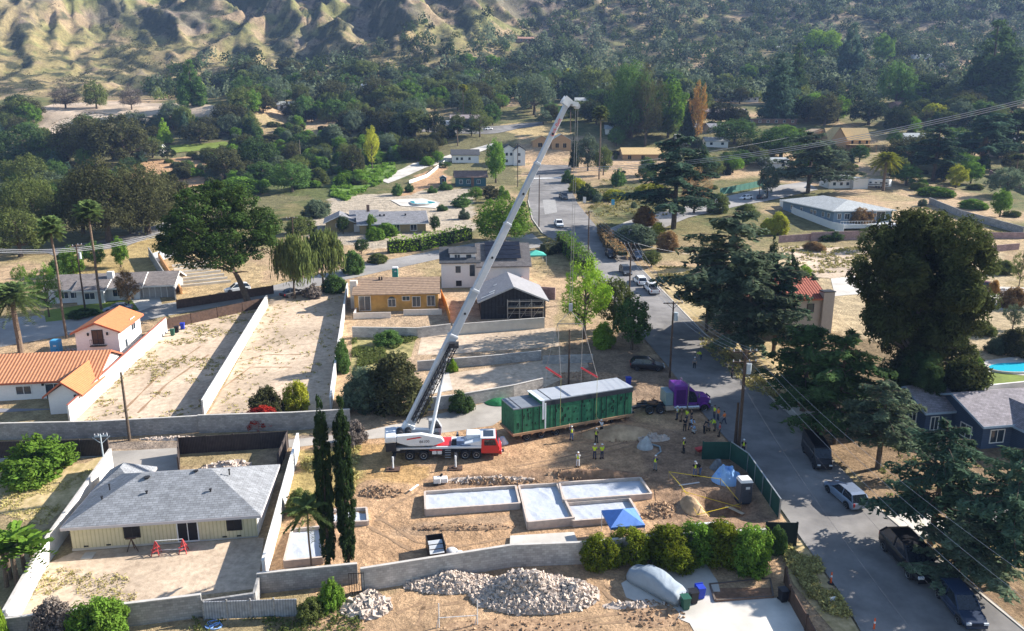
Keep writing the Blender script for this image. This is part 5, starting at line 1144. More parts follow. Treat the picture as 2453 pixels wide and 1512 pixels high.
h.wing(9.5, 18.3, 0, 9, top_h(h.A, 336), 'gy', 2.6, .3, roofm=mat('pale_sheathing', (.72, .64, .52), .9, .05)); h.wing(1, 9.2, 2, 9, top_h(h.A, 338), 'gy', 2.2, .3)
for x_ in (12, 15.5): h.opening('f', x_, .5, 1.6, 2.0, 'window', 0, PLY, 2, DARKIN)
h.opening('f', 4.4, .8, 2, 1.8, 'window', 2, PLY, 2, DARKIN)
h = House('framed_house', 'long low wooden building with bare yellow plywood roof', 'house', (1492, 384), (1645, 380), 8, PLYW, PLY, R(3)); h.wing(0, 24, 0, 9, 2.6, 'gx', 2.6, .5); h.opening('f', 3, .4, 1.6, 1.7, 'window', 0, PLY, 2, DARKIN); h.opening('f', 9, .4, 1.6, 1.7, 'window', 0, PLY, 2, DARKIN)
h = House('framed_house', 'two storey plywood house with steep bare roof and porch', 'house', (1988, 362), (2112, 360), 10, PLYW, PLY, R(2)); hh = top_h(h.A, 335)
h.wing(0, 20, 2.5, 12, hh, 'gx', 5.2, .4); h.wing(0, 7.5, 0, 9, hh, 'gy', 5.6, .3); h.wing(8, 21, -3, 2.6, hh*.55, 'flat', 0, .2, zb=hh*.5, base=0)
for x_ in (11.5, 15, 18.5): h.opening('f', x_, hh*.62, 1.2, 1.7, 'window', 2.5, PLY, 1, DARKIN)
for x_ in (8.2, 12, 16, 20.6): h.box('porch_post', PLYW, x_, x_+.2, -2.9, -2.7, -1, hh*.5)
h.opening('f', 2.6, .6, 1.4, 1.8, 'window', 0, PLY, 1, DARKIN)
h = House('framed_house', 'lower plywood wing with brown roof left of the steep house', 'house', (1928, 345), (2000, 346), 10, PLYW, mat('tan_underlay', (.50, .36, .22), .9, .1), R(2)); h.wing(0, 14, 0, 10, top_h(h.A, 322), 'gy', 2.4, .3); h.opening('f', 9, 1.3, 1.3, 1.5, 'window', 0, PLY, 1, DARKIN)
h = House('white_house', 'pale house with flat white roofs behind the date palm', 'house', (1985, 452), (2060, 450), 8, STUC, PALER, R(6)); h.wing(0, 9, 0, 7, 3.2, 'gx', 1.3, .5); h.wing(8, 13.5, -2, 5, 3.6, 'flat', .0, .2)
for x_ in (2, 4.6, 7): h.opening('f', x_, 1.1, 1.1, 1.1, 'window', 0, WHITEP, 1)
h = House('white_house', 'bright white tall house among the far dark trees', 'house', (856, 238), (888, 237), 8, STUC, STUC, R(0)); hh = top_h(h.A, 218); h.wing(0, 8.5, 0, 6, hh, 'flat', 0, .1); h.wing(2.5, 6.5, 1, 5, hh+3.2, 'gx', 1, .2)
h.opening('f', 2, 1.2, 1.2, 1.6, 'window', 0, BLACKP, 1); h.opening('f', 6, 1.2, 1.2, 1.6, 'window', 0, BLACKP, 1)
far = [ (1690, 1740, 352, 340, 'gx', 0, 'white roofed cottage between the plywood roof and the teal fence'), (2170, 2240, 342, 330, 'gx', 0, 'pale roofed house right of the steep plywood house'), (2260, 2330, 352, 340, 'gx', 1, 'tan house behind the broad dark cedar'), (2380, 2450, 345, 333, 'gx', 0, 'grey roofed house at the right edge below the cables'), (1450, 1500, 322, 312, 'gx', 0, 'grey roof below the olive tree by the fan palm'), (1830, 1890, 405, 393, 'gx', 0, 'white cottage above the side street'), (1545, 1585, 278, 269, 'gx', 0, 'pale roof right of the fan palm grove'), (1590, 1628, 300, 291, 'gx', 1, 'tan low house left of the dark tree'), (1700, 1745, 318, 309, 'gx', 1, 'tan cottage right of the rusty dead tree'), (1940, 1980, 192, 183, 'gx', 0, 'white house below the bright poplars'), (2075, 2110, 190, 182, 'gx', 2, 'brown house right of the tall dark spire'), (2270, 2330, 300, 290, 'gx', 1, 'tan roofed house above the broad dark cedar'),
 (2400, 2450, 290, 280, 'gx', 0, 'grey roofed house at the upper right edge'), (1600, 1640, 215, 207, 'gx', 0, 'white roof in the distant trees'), (1500, 1535, 232, 224, 'flat', 0, 'pale flat roof behind the tall dark crown'), (1985, 2030, 275, 266, 'gx', 3, 'brick cottage beneath the black oaks'), (2330, 2370, 205, 196, 'gx', 0, 'small white roof near the giant conifers'), (960, 1000, 262, 254, 'gx', 2, 'brown cabin on the straw knoll'), (1310, 1345, 215, 207, 'gx', 0, 'grey roof left of the wide olive tree'), (700, 730, 225, 217, 'gx', 0, 'pale roof deep in the dark oaks'), (1760, 1800, 195, 187, 'gx', 1, 'tan house in the hazy valley'), (1130, 1160, 205, 197, 'gx', 0, 'pale house on the knoll behind the palms'),
 (345, 385, 372, 362, 'gx', 0, 'white shed beside the park lawn'), (2180, 2225, 215, 206, 'gx', 0, 'white gabled house under the tall green tree'), (1850, 1885, 170, 162, 'gx', 2, 'tan roof below the hazy hills'), # x0, x1, base, top, roof, wall, label
 (1378, 1440, 252, 240, 'gx', 0, 'far pale roofed house right of the crane tip'), (1690, 1790, 282, 262, 'gx', 3, 'long brick house with pale roof beyond the rusty tree'), (1790, 1900, 298, 288, 'flat', 3, 'orange brown long low house in the upper right'),
 (1740, 1800, 244, 232, 'flat', 0, 'white flat house above the brick house'), (1725, 1765, 222, 212, 'gx', 0, 'small white cottage between the far trees'), (1640, 1676, 318, 306, 'gx', 1, 'grey roofed cottage near the rusty tree'),
 (2000, 2090, 208, 198, 'gx', 2, 'terracotta roofed far house below the tall dark tree'), (2150, 2240, 262, 252, 'gx', 2, 'brown roofed house beneath the lime shrubs'), (2225, 2300, 236, 226, 'flat', 0, 'bright white far house under dark oaks'),
 (1920, 1960, 252, 238, 'gx', 0, 'white gabled house half hidden by dark oak'), (2190, 2230, 142, 134, 'gx', 0, 'small far white house right of the round trees'), (2420, 2470, 172, 160, 'gx', 2, 'reddish roofed house at the far right edge'),
 (1862, 1890, 122, 112, 'gx', 0, 'tiny pale house in the hazy valley'), (1230, 1262, 100, 88, 'gx', 2, 'pink roofed house below the eroded hills'), (2030, 2060, 172, 164, 'flat', 0, 'far house with turquoise tarpaulin roof'),
 (665, 690, 262, 253, 'gx', 0, 'small pale roof among the dark oaks'), (1255, 1275, 262, 252, 'flat', 3, 'small brown house behind the parked trailers'), (1080, 1170, 296, 284, 'gx', 3, 'brown roofed low house behind the trailers'),
 (1670, 1710, 240, 232, 'flat', 0, 'grey flat roof beside the brown dead tree'), (1620, 1650, 345, 334, 'gx', 0, 'grey cottage behind the long plywood roof'),
 (2120, 2160, 178, 168, 'flat', 2, 'tan low house in hazy trees'), (2260, 2300, 165, 156, 'gx', 0, 'white house beside the giant conifer')]
WM = [STUC, mat('tan_wall', (.4, .33, .26), .9), mat('brown_wall', (.28, .18, .14), .9), BRK]; RM = [PALER, GRS, shingle('terracotta_shingles', (.38, .22, .16)), shingle('pinkish_shingles', (.3, .25, .25))]
for x0, x1, yb, yt, rf, wi, lb in far:
    h = House('distant_house', lb, 'house', (x0, yb), (x1, yb-1), 8, WM[wi], RM[wi], R(rnd.uniform(-6, 12))); hh = max(2.6, min(5.5, top_h(h.A, yt)*.65)); h.wing(0, h.w, 0, 9, hh, rf, 1.8 if rf == 'gx' else 0, .5)
    for k in range(max(2, int(h.w/4))): h.opening('f', (k+.5)*h.w/max(2, int(h.w/4)), .9, 1.3, 1.2, 'window', 0, WHITEP, 1)
# ------------------------------------------------------------------ mobile crane
CW = mat('crane_white', (.66, .69, .72), .35, .05, 1.5, spec=.5); CR = paint('crane_red', (.55, .02, .02)); CG = mat('crane_dark_steel', (.022, .024, .03), .6, .3, 4); CGY = mat('crane_grey', (.35, .37, .4), .5, .1, 3)
CO = W(982, 1104); CRZ = heading(CO, W(1142, 1101)); cr = thing('mobile_crane', 'red and white mobile crane with its long boom raised over the green module', 'crane', CO, CRZ)
def toL(p): v = Matrix.Rotation(-CRZ, 3, 'Z') @ (Vector(p)-CO); return v
mb = MB(); mb.b2(-1.9, 9.3, .35, 2.35, .75, 1.25); mb.b2(-1.6, 9.0, .9, 1.8, .5, .76); mb.build('chassis', CG, cr)
mb = MB(); mb.b2(-1.0, 2.3, .05, 2.7, 1.25, 1.42); mb.b2(2.3, 7.5, .05, 2.7, 1.25, 1.5); mb.prism([(-1.9, .1), (-1.0, .05), (-1.0, 2.7), (-1.9, 2.6)], 1.1, 1.42); mb.build('deck', CW, cr, .03)
mb = MB(); mb.b2(2.5, 4.3, .25, 2.5, 1.502, 1.56); mb.build('deck_plate', CR, cr); mb = MB()
for k in range(4): mb.b2(4.35, 5.6, .35+k*.32, .55+k*.32, 1.503, 1.72)
mb.build('grating', CG, cr)
for x_ in (0, 1.45, 5.8, 6.98):
    for y_ in (.2, 2.55): wheel(cr, x_, y_, .52, .38, mid=1.3, rim=mat('silver_rim', (.55, .56, .57), .4, .1, 5, metal=.4))
mb = MB(); mb.b2(5.9, 7.7, 1.1, 2.65, 1.5, 2.35); mb.prism([(5.7, .2), (7.4, .1), (7.4, 1.1), (5.7, 1.1)], 1.5, [1.7, 2.1, 2.1, 1.7]); mb.build('engine_cover', CW, cr, .05)
mb = MB(); mb.b2(5.3, 7.4, .16, .3, 1.51, 1.66); mb.b2(4.9, 5.65, .3, 1.4, 1.503, 2.0); mb.build('tool_box', mat('crane_blue_grey', (.12, .17, .28), .5, .1, 3), cr)
cabp = [(7.45, .65), (9.3, .65), (9.45, 1.2), (9.35, 1.5), (9.05, 2.3), (7.6, 2.3), (7.45, 1.5)]
mb = MB(); mb.xprism(cabp, .08, 2.68); mb.build('cab', CR, cr, .05)
mb = MB(); mb.b2(7.5, 9.0, .1, 2.66, 2.3, 2.38); mb.b2(7.4, 7.52, .1, 2.66, 1.5, 2.37); mb.build('cab_roof', CW, cr, .02)
mb = MB(); mb.add([(9.37, .2, 1.52), (9.37, 2.55, 1.52), (9.10, 2.45, 2.22), (9.10, .3, 2.22)], [(0, 1, 2, 3)]); mb.add([(7.8, .06, 1.55), (9.1, .06, 1.55), (8.9, .06, 2.2), (7.8, .06, 2.2)], [(0, 1, 2, 3)]); mb.add([(7.7, .5, 2.39), (8.8, .5, 2.39), (8.8, 2.2, 2.39), (7.7, 2.2, 2.39)], [(0, 1, 2, 3)]); mb.build('cab_window', CGLASS, cr)
mb = MB(); mb.b2(9.3, 9.62, .1, 2.65, .5, .95); mb.build('bumper', CR, cr, .03); mb = MB(); mb.b2(9.4, 9.9, .9, 1.6, .42, .5); mb.build('front_step', CG, cr)
for y_ in (.35, 2.4): mb = MB(); mb.box(9.64, y_, .75, .06, .34, .16); mb.build('headlight', LAMPW, cr)
mb = MB(); mb.b2(3.4, 4.3, .02, .3, .55, 1.2); mb.build('ladder', CG, cr); mb = MB()
for k in range(4): mb.b2(3.7, 4.3, -.05-.0*k, .02, .3+k*.27, .36+k*.27)
mb.build('step', CGY, cr)
for x_ in (2.35, 2.9): mb = MB(); mb.b2(x_, x_+.45, -.02, .1, .7, 1.05); mb.build('sign_plate', WHITEP, cr)
mb = MB(); mb.b2(2.1, 3.4, .02, .1, 1.06, 1.22); mb.build('side_stripe', CR, cr)
for x_ in (-1.55, 4.85):      # outriggers, near and far side
    for sg, y0_ in ((-1, .1), (1, 2.6)):
        yo = y0_+sg*1.9; zf = gz(*( (CO+Matrix.Rotation(CRZ, 3, 'Z') @ Vector((x_, yo, 0))).xy))-CO.z
        mb = MB(); mb.b2(x_-.16, x_+.16, min(y0_, yo), max(y0_, yo), .72, 1.0); o = mb.build('outrigger', CG, cr)
        mb = MB(); mb.tube((x_, yo, zf+.12), (x_, yo, 1.3), .09, n=10); mb.build('jack', CW, o)
        mb = MB(); mb.tube((x_, yo, zf+.1), (x_, yo, zf+.2), .32, n=12); mb.b2(x_-.7, x_+.7, yo-.5, yo+.5, zf, zf+.1); mb.build('foot_pad', BW, o)
P0w = at(976, 1026, CO.y+2.2); P1w = at(1357, 250, CO.y+9); P0 = toL(P0w); P1 = toL(P1w); bd = (P1-P0); ba = math.atan2(bd.y, bd.x)
sup = Matrix.Translation((1.5, 1.35, 1.42)) @ Matrix.Rotation(ba*.35, 4, 'Z')
def sb(mb, x0, x1, y0, y1, z0, z1): mb.box((x0+x1)/2, (y0+y1)/2, (z0+z1)/2, x1-x0, y1-y0, z1-z0, M=sup)
mb = MB(); mb.tube((1.5, 1.35, 1.35), (1.5, 1.35, 1.75), .95, n=20); sb(mb, -3.2, 1.6, -.9, .9, .35, .75); mb.build('turntable', CG, cr)
mb = MB(); sb(mb, -4.1, -3.0, -1.35, 1.35, -.2, .75); mb.build('counterweight', CG, cr, .05); mb = MB(); sb(mb, -4.15, -2.9, -1.38, 1.38, .76, 1.5); mb.build('counterweight_cover', CW, cr, .12)
mb = MB(); mb.xprism([(-2.9, .76), (-1.6, 0.3), (.9, .2), (2.0, .55), (1.7, 1.0), (-.4, 1.55), (-2.9, 1.5)], -1.38, -.75); mb.v = [tuple(sup @ Vector(v)) for v in mb.v]; mb.build('superstructure', CW, cr, .04)
mb = MB(); mb.xprism([(-2.9, .76), (-1.6, 0.3), (1.2, .3), (1.0, 1.1), (-2.9, 1.5)], .7, 1.3); mb.v = [tuple(sup @ Vector(v)) for v in mb.v]; mb.build('superstructure', CW, cr, .04)
mb = MB(); mb.xprism([(-1.9, 1.02), (-.3, 1.18), (-.6, 1.3), (-1.9, 1.16)], -1.395, -1.381); mb.v = [tuple(sup @ Vector(v)) for v in mb.v]; mb.build('side_stripe', CR, cr)
for k in range(2): mb = MB(); mb.tube(tuple(sup @ Vector((-2.6+k*.9, -.6, 1.35))), tuple(sup @ Vector((-2.6+k*.9, .6, 1.35))), .34, n=14); mb.build('winch_drum', CG, cr)
mb = MB(); mb.xprism([(.5, .4), (1.8, .4), (1.9, 1.3), (1.4, 2.15), (.5, 2.15)], .85, 1.6); mb.v = [tuple(sup @ Vector(v)) for v in mb.v]; o = mb.build('operator_cab', CGY, cr, .04)
mb = MB(); mb.xprism([(.75, 1.2), (1.8, 1.2), (1.5, 1.98), (.75, 1.98)], .838, .85); mb.xprism([(.75, 1.2), (1.8, 1.2), (1.5, 1.98), (.75, 1.98)], 1.601, 1.61); mb.v = [tuple(sup @ Vector(v)) for v in mb.v]; mb.build('window', CGLASS, o)
def textobj(s, size, m, parent, M, name='lettering', ext=.004):
    cu = bpy.data.curves.new(name, 'FONT'); cu.body = s; cu.size = size; cu.extrude = ext; cu.align_x = 'CENTER'; cu.align_y = 'CENTER'
    o = bpy.data.objects.new(name, cu); col.objects.link(o); dg = bpy.context.evaluated_depsgraph_get(); me = bpy.data.meshes.new_from_object(o.evaluated_get(dg)); bpy.data.objects.remove(o)
    me.materials.clear(); me.materials.append(m); o = bpy.data.objects.new(name, me); col.objects.link(o); o.parent = parent; o.matrix_local = M; return o
textobj('86100', .42, CG, cr, sup @ Matrix.Translation((-.1, -1.39, .72)) @ Matrix.Rotation(PI/2, 4, 'X'))
# boom: telescoping sections, each a tapered box
def boomsec(t0, t1, w_, h_, m, name):
    a = P0.lerp(P1, t0); b = P0.lerp(P1, t1); mb = MB(); mb.bar(a, b, w_, h_); return mb.build(name, m, cr, .04)
ts = [(.0, .29, .76, .95), (.29, .43, .66, .80), (.43, .635, .58, .70), (.635, .82, .50, .61), (.82, 1.0, .43, .53)]
BMM = [mat('boom_white', (.46, .49, .53), .4, .06, 1.5), mat('boom_grey', (.36, .40, .45), .4, .06, 1.5)]
bn = bd.normalized(); bs = bn.cross(Vector((0, 0, 1))).normalized(); bu = bs.cross(bn).normalized()
for i, (a, b, w_, h_) in enumerate(ts):
    o = boomsec(a, b+.004 if b < 1 else b, w_, h_, BMM[i % 2], 'boom_section')
    e = P0.lerp(P1, b); mb = MB(); mb.bar(e-bn*.16, e+bn*.02, w_+.08, h_+.08); mb.build('collar', BMM[0], o)
    mb = MB(); c_ = P0.lerp(P1, (a+b)/2)+bs*(w_/2+.005); 
    mb.tube(c_-bs*.01, c_+bs*.01, .14, n=10); mb.build('access_hole', CG, o)
mb = MB(); mb.bar(P0-bn*1.0, P0+bn*.6, .95, 1.1); mb.build('boom_foot', CW, cr, .05)
mb = MB(); hp = P1+bn*.3
for s_ in (-1, 1): mb.bar(hp+bs*.28*s_-bn*.5+bu*.2, hp+bs*.28*s_+bn*.35+bu*.1, .06, .9); mb.bar(hp+bs*.28*s_-bu*.5, hp+bs*.28*s_+bu*.2+Vector((1.2, .3, -.4)), .05, .4)
mb.bar(hp+bu*.3-bn*.1, hp+bu*.3+Vector((1.3, .35, -.35)), .55, .3); mb.build('boom_head', CW, cr)
shv = hp+Vector((1.0, .25, -.45)); mb = MB(); mb.tube(shv-bs*.22, shv+bs*.22, .3, n=14); mb.tube(hp-bs*.2-bu*.4, hp+bs*.2-bu*.4, .25, n=12); mb.build('sheave', CGY, cr)
mm = Matrix((( bn.x, (-bu).x*-1, bs.x, 0), (bn.y, bu.y, bs.y, 0), (bn.z, bu.z, bs.z, 0), (0, 0, 0, 1)))
textobj('Link-Belt', .56, CR, cr, Matrix.Translation(P0.lerp(P1, .93)+bs*.225) @ mm)
# luffing cylinder, hoses and the folded jib under the boom
q = P0.lerp(P1, .27); lb_ = toL(at(1030, 1052, CO.y+1.4)); mb = MB(); mb.tube(lb_, lb_.lerp(q, .55), .2, n=12); mb.build('luffing_cylinder', CW, cr); mb = MB(); mb.tube(lb_.lerp(q, .55), q, .12, n=10); mb.build('piston_rod', CGY, cr)
mb = MB(); ja = P0.lerp(P1, .03)+bs*.75-bu*.1; jb = P0.lerp(P1, .27)+bs*.9-bu*.2; jw = .32
cs = [bs*i*jw+bu*j*jw for i, j in ((-1, -1), (1, -1), (1, 1), (-1, 1))]
for c_ in cs: mb.tube(ja+c_, jb+c_, .05, n=5)
for k in range(14):
    a = ja.lerp(jb, k/14); b = ja.lerp(jb, (k+1)/14)
    for i in range(4): mb.tube(a+cs[i], b+cs[(i+1) % 4], .03, n=4); mb.tube(a+cs[i], a+cs[(i+1) % 4], .03, n=4)
mb.build('folded_jib', CG, cr); mb = MB()
for k in range(3): mb.tube(ja-bs*.35+bu*(k*.12), jb-bs*.4+bu*(k*.12), .04, n=5)
mb.box(jb.x, jb.y, jb.z, 1.0, .9, .5); mb.bar(jb-bs*.5, jb+bs*.6+bn*.2, .4, .3); mb.build('hoses_and_clamp', CG, cr)
# ------------------------------------------------------------------ green house module on its trailer
MA = W(1231, 1043, 1.1); MA.z -= 1.1; MA.z = gz(MA.x, MA.y); mz = R(23.5); LM = 15.0; WM_ = 3.5
SHE = stripes('green_sheathing', (.036, .165, .085), (.028, .13, .065), 'X', 1.2, .75, .1, .05, .3); TAPE = mat('black_seam_tape', (.008, .018, .013), .7, .3, 3); WRAP = mat('pale_roof_wrap', (.36, .385, .42), .45, .06, .8, .25, spec=.5); DWR = mat('dark_wrap', (.035, .04, .05), .6, .2, 2)
tr_ = thing('flatbed_trailer', 'low trailer with a wooden rim carrying the green module', 'trailer', MA, mz)
zt = 1.28
mb = MB(); mb.b2(.2, LM+.8, .7, 1.0, .95, 1.2); mb.b2(.2, LM+.8, 2.5, 2.8, .95, 1.2); mb.build('beam', CG, tr_); mb = MB(); mb.b2(-.15, LM+.1, -.12, WM_+.12, 1.0, zt-.02); mb.build('timber_rim', mat('raw_timber', (.36, .22, .13), .9, .15, 2), tr_)
for k in range(11): mb = MB(); mb.bar((.9+k*1.35, -.1, 1.0), (.9+k*1.35, .3, .7), .14); mb.build('bracket', mat('raw_timber', (.36, .22, .13), .9, .15, 2), tr_)
for x_ in (1.7, 3.5, 5.3):
    for y_ in (.45, 3.0): wheel(tr_, x_, y_, .48, .36, mid=1.5)
mb = MB(); mb.bar((LM+.3, 1.75, 1.1), (LM+2.2, 1.6, 1.35), .5, .3); mb.b2(12.4, 12.7, .3, .5, 0, 1); mb.build('gooseneck', CG, tr_)
md = thing('house_module', 'green sheathed prefabricated house module with pale wrapped roof', 'module', MA, mz); LX = 3.35
mb = MB(); mb.b2(0, LX, 0, WM_, zt, 4.02); mb.b2(LX, LM, 0, WM_, zt, 4.48); mb.build('walls', SHE, md)
mb = MB(); mb.b2(-.03, LX-.002, -.03, WM_+.03, 4.02, 4.14); o = mb.build('lower_roof', mat('grey_roof_wrap', (.19, .21, .24), .5, .08, 1, .3), md); mb = MB(); mb.b2(.75, .9, -.035, WM_+.03, 4.141, 4.15); mb.b2(0, LX, WM_-.9, WM_-.86, 4.141, 4.146); mb.build('tape', DWR, o)
mb = MB(); mb.b2(LX, LM+.02, -.04, WM_+.04, 4.48, 4.6); o = mb.build('upper_roof', WRAP, md)
mb = MB(); mb.b2(LX+1.05, LX+1.2, -.045, WM_+.03, 4.601, 4.61); mb.build('tape', DWR, o)
mb = MB(); mb.b2(LX+.02, LM+.03, -.05, -.001, 3.95, 4.49); mb.build('dark_band', DWR, md)
sx_ = [.95, 2.25, 3.0, 4.35, 5.0, 8.3, 9.9, 10.9, 11.5, 13.0, 14.0]
for i, x_ in enumerate(sx_): mb = MB(); mb.b2(x_, x_+(.07 if i % 2 else .11), -.02, -.001, zt, 3.98); mb.build('seam', TAPE, md)
mb = MB(); rg_ = random.Random(8)
for k in range(70):
    x_ = rg_.uniform(.2, LM-.3); z_ = rg_.uniform(zt+.1, 3.7); mb.b2(x_, x_+rg_.uniform(.05, .2), -.012, -.003, z_, z_+rg_.uniform(.1, .5))
mb.build('wrap_stains', TAPE, md)
mb = MB(); mb.b2(LX-.2, LX+.35, -.07, WM_+.05, 4.612, 4.65); mb.b2(LX+.02, LX+.28, -.1, -.06, 2.4, 4.6); mb.b2(LX+.32, LX+.5, -.1, -.06, zt, 4.3); mb.build('hanging_wrap', mat('white_plastic', (.62, .68, .72), .4, .08, 2, .4), md, .02)
mb = MB(); mb.b2(LM+.01, LM+.06, 0, .4, 1.3, 1.9); mb.build('end_flap', mat('white_plastic', (.62, .68, .72), .4, .08, 2, .4), md)
# slings and spreader bars over the module
RED = paint('red_bar', (.6, .015, .02)); SLG = mat('sling_rope', (.28, .27, .26), .8, .1, 5); YLS = mat('yellow_sling', (.34, .33, .14), .8, .1, 5)
MW = Matrix.Translation(MA) @ Matrix.Rotation(mz, 4, 'Z')
def sling_set(xm, px, py, lb):
    top = at(px, py, (MW @ Vector((xm, WM_/2, 0))).y); o = MW @ Vector((xm, WM_/2, 5.9)); t = thing('spreader_bar', lb, 'lifting bar', o, 0, 'lifting gear over the module')
    a = MW @ Vector((xm, -.12, 8.4))-o; b = MW @ Vector((xm, WM_+.12, 8.4))-o
    a.z = at(px+(12 if 1 else 0), py+128, (a+o).y).z-o.z; b.z = a.z
    mb = MB(); mb.tube(a, b, .11, n=8); mb.build('bar', RED, t)
    mb = MB()
    for e in (a, b): mb.tube(e, top-o, .025, n=5)
    mb.build('upper_sling', SLG, t)
    for e, yy in ((a, -.1), (b, WM_+.1)):
        mb = MB(); mb.tube(e, MW @ Vector((xm, yy, 1.3 if yy < 0 else 1.3))-o, .02, n=5); mb.build('lower_sling', YLS if yy < 0 else SLG, t)
    return top
ta = sling_set(5.6, 1336, 776, 'red spreader bar over the left half of the green module'); tb = sling_set(10.2, 1396, 776, 'red spreader bar over the right half of the green module')
t = thing('crane_hook', 'hook block and lifting beam hanging under the crane boom tip', 'hook', (ta+tb)/2, 0)
cb = (ta+tb)/2; mb = MB(); mb.tube(ta-cb, tb-cb, .06, n=6); mb.build('beam', CG, t); tipw = MW.to_3x3() @ Vector((0, 0, 0))+(Matrix.Translation(CO) @ Matrix.Rotation(CRZ, 4, 'Z') @ shv)
mb = MB(); mb.tube(ta-cb, Vector((0, 0, 1.5)), .03, n=5); mb.tube(tb-cb, Vector((0, 0, 1.5)), .03, n=5); mb.build('bridle', SLG, t)
mb = MB(); mb.b2(-.2, .2, -.15, .15, 1.5, 2.3); mb.build('block', CGY, t); mb = MB()
for k in (-.12, .12): mb.tube((k, 0, 2.3), tipw-cb+Vector((k, 0, -.2)), .02, n=4)
mb.build('hoist_rope', SLG, t)
# ------------------------------------------------------------------ purple tractor unit
PUR = paint('purple_paint', (.13, .025, .24), rough=.3); CHR = mat('chrome', (.6, .6, .62), .2, .05, 4, metal=.9)
TA = W(1557, 994); TZ = heading(TA, W(1692, 986)); tk = thing('tractor_truck', 'purple sleeper cab truck pulling the module trailer', 'truck', TA, TZ)
for x_ in (0, 1.3):
    for y_ in (.25, 2.2): wheel(tk, x_, y_, .5, .5, rim=CHR, mid=1.2)
for y_ in (.15, 2.3): wheel(tk, 6.75, y_, .5, .32, rim=CHR, mid=1.2)
mb = MB(); mb.b2(-1.2, 7.2, .75, 1.05, .7, 1.0); mb.b2(-1.2, 7.2, 1.4, 1.7, .7, 1.0); mb.build('frame', CG, tk); mb = MB(); mb.tube((.6, 1.22, 1.0), (.6, 1.22, 1.15), .55, n=14); mb.build('fifth_wheel', mat('rusty_steel', (.16, .08, .045), .9, .3, 5), tk)
rr_ = random.Random(3); mb = MB()
for k in range(14): a_ = Vector((rr_.uniform(-1.2, 1.8), rr_.uniform(.4, 2), 1.05)); mb.bar(a_, a_+Vector((rr_.uniform(-.6, .6), rr_.uniform(-.5, .5), rr_.uniform(0, .4))), .07)
mb.build('chains', mat('rusty_steel', (.16, .08, .045), .9, .3, 5), tk)
mb = MB(); mb.xprism([(2.95, .85), (5.85, .85), (5.85, 1.9), (5.45, 2.75), (4.9, 3.2), (4.4, 3.42), (2.95, 3.5)], .12, 2.38); mb.build('cab', PUR, tk, .1)
mb = MB(); mb.b2(2.97, 5.95, -.03, .11, .42, .84); mb.build('side_skirt', CHR, tk)
mb = MB(); mb.b2(3.2, 4.35, .095, .118, 1.1, 2.9); mb.build('sleeper_panel', mat('dark_purple_panel', (.06, .012, .12), .4), tk)
mb = MB(); mb.xprism([(5.8, .9), (7.55, .95), (7.6, 1.55), (7.3, 1.85), (5.8, 2.05)], .35, 2.15); mb.build('hood', PUR, tk, .1)
for y0_ in (-.02, 1.98):
    mb = MB(); n = 10; pr_ = [(6.75+.72*math.cos(PI*i/n), .5+.62*math.sin(PI*i/n)) for i in range(n+1)]; pr2 = [(6.75+.56*math.cos(PI*i/n), .5+.5*math.sin(PI*i/n)) for i in range(n, -1, -1)]; mb.xprism(pr_+pr2, y0_, y0_+.5); mb.build('mudguard', PUR, tk)
mb = MB(); mb.add([(5.87, .3, 1.95), (5.87, 2.2, 1.95), (5.49, 2.15, 2.72), (5.49, .35, 2.72)], [(0, 1, 2, 3)]); mb.build('windscreen', CGLASS, tk)
for y_ in (.100, 2.400): mb = MB(); mb.xprism([(4.72, 1.3), (5.8, 1.3), (5.8, 1.85), (5.4, 2.6), (4.72, 2.75)], y_-.012, y_+.012); mb.build('side_window', CGLASS, tk)
mb = MB(); mb.b2(7.6, 7.66, .6, 1.9, .9, 1.75); mb.build('grille', CHR, tk); mb = MB(); mb.b2(7.6, 7.8, .1, 2.4, .45, .75); mb.build('bumper', CHR, tk, .03)
for y_ in (.3, 2.2): mb = MB(); mb.box(7.5, y_, 1.2, .16, .3, .26); mb.build('headlight', LAMPW, tk)
for y_ in (.0, 2.5): mb = MB(); mb.tube((4.62, y_, .9), (4.62, y_, 3.7), .09, n=9); mb.build('exhaust_stack', CHR, tk)
mb = MB(); mb.tube((4.6, -.05, .7), (6.0, -.05, .7), .28, n=12); mb.tube((2.9, -.02, .7), (4.4, -.02, .7), .28, n=12); mb.build('fuel_tank', CHR, tk); mb = MB(); mb.b2(1.95, 2.85, .2, 2.3, 1.0, 2.6); mb.build('headache_rack', mat('pale_teal_panel', (.20, .27, .29), .5, .1, 2), tk)
mb = MB(); mb.b2(1.95, 2.9, -.05, .25, .45, .95); mb.build('tool_box', mat('tan_box', (.42, .34, .27), .7), tk); mb = MB(); mb.bar((5.75, -.02, 2.4), (5.85, -.3, 2.4), .05); mb.b2(5.8, 5.9, -.42, -.2, 2.0, 2.6); mb.build('mirror', CHR, tk)
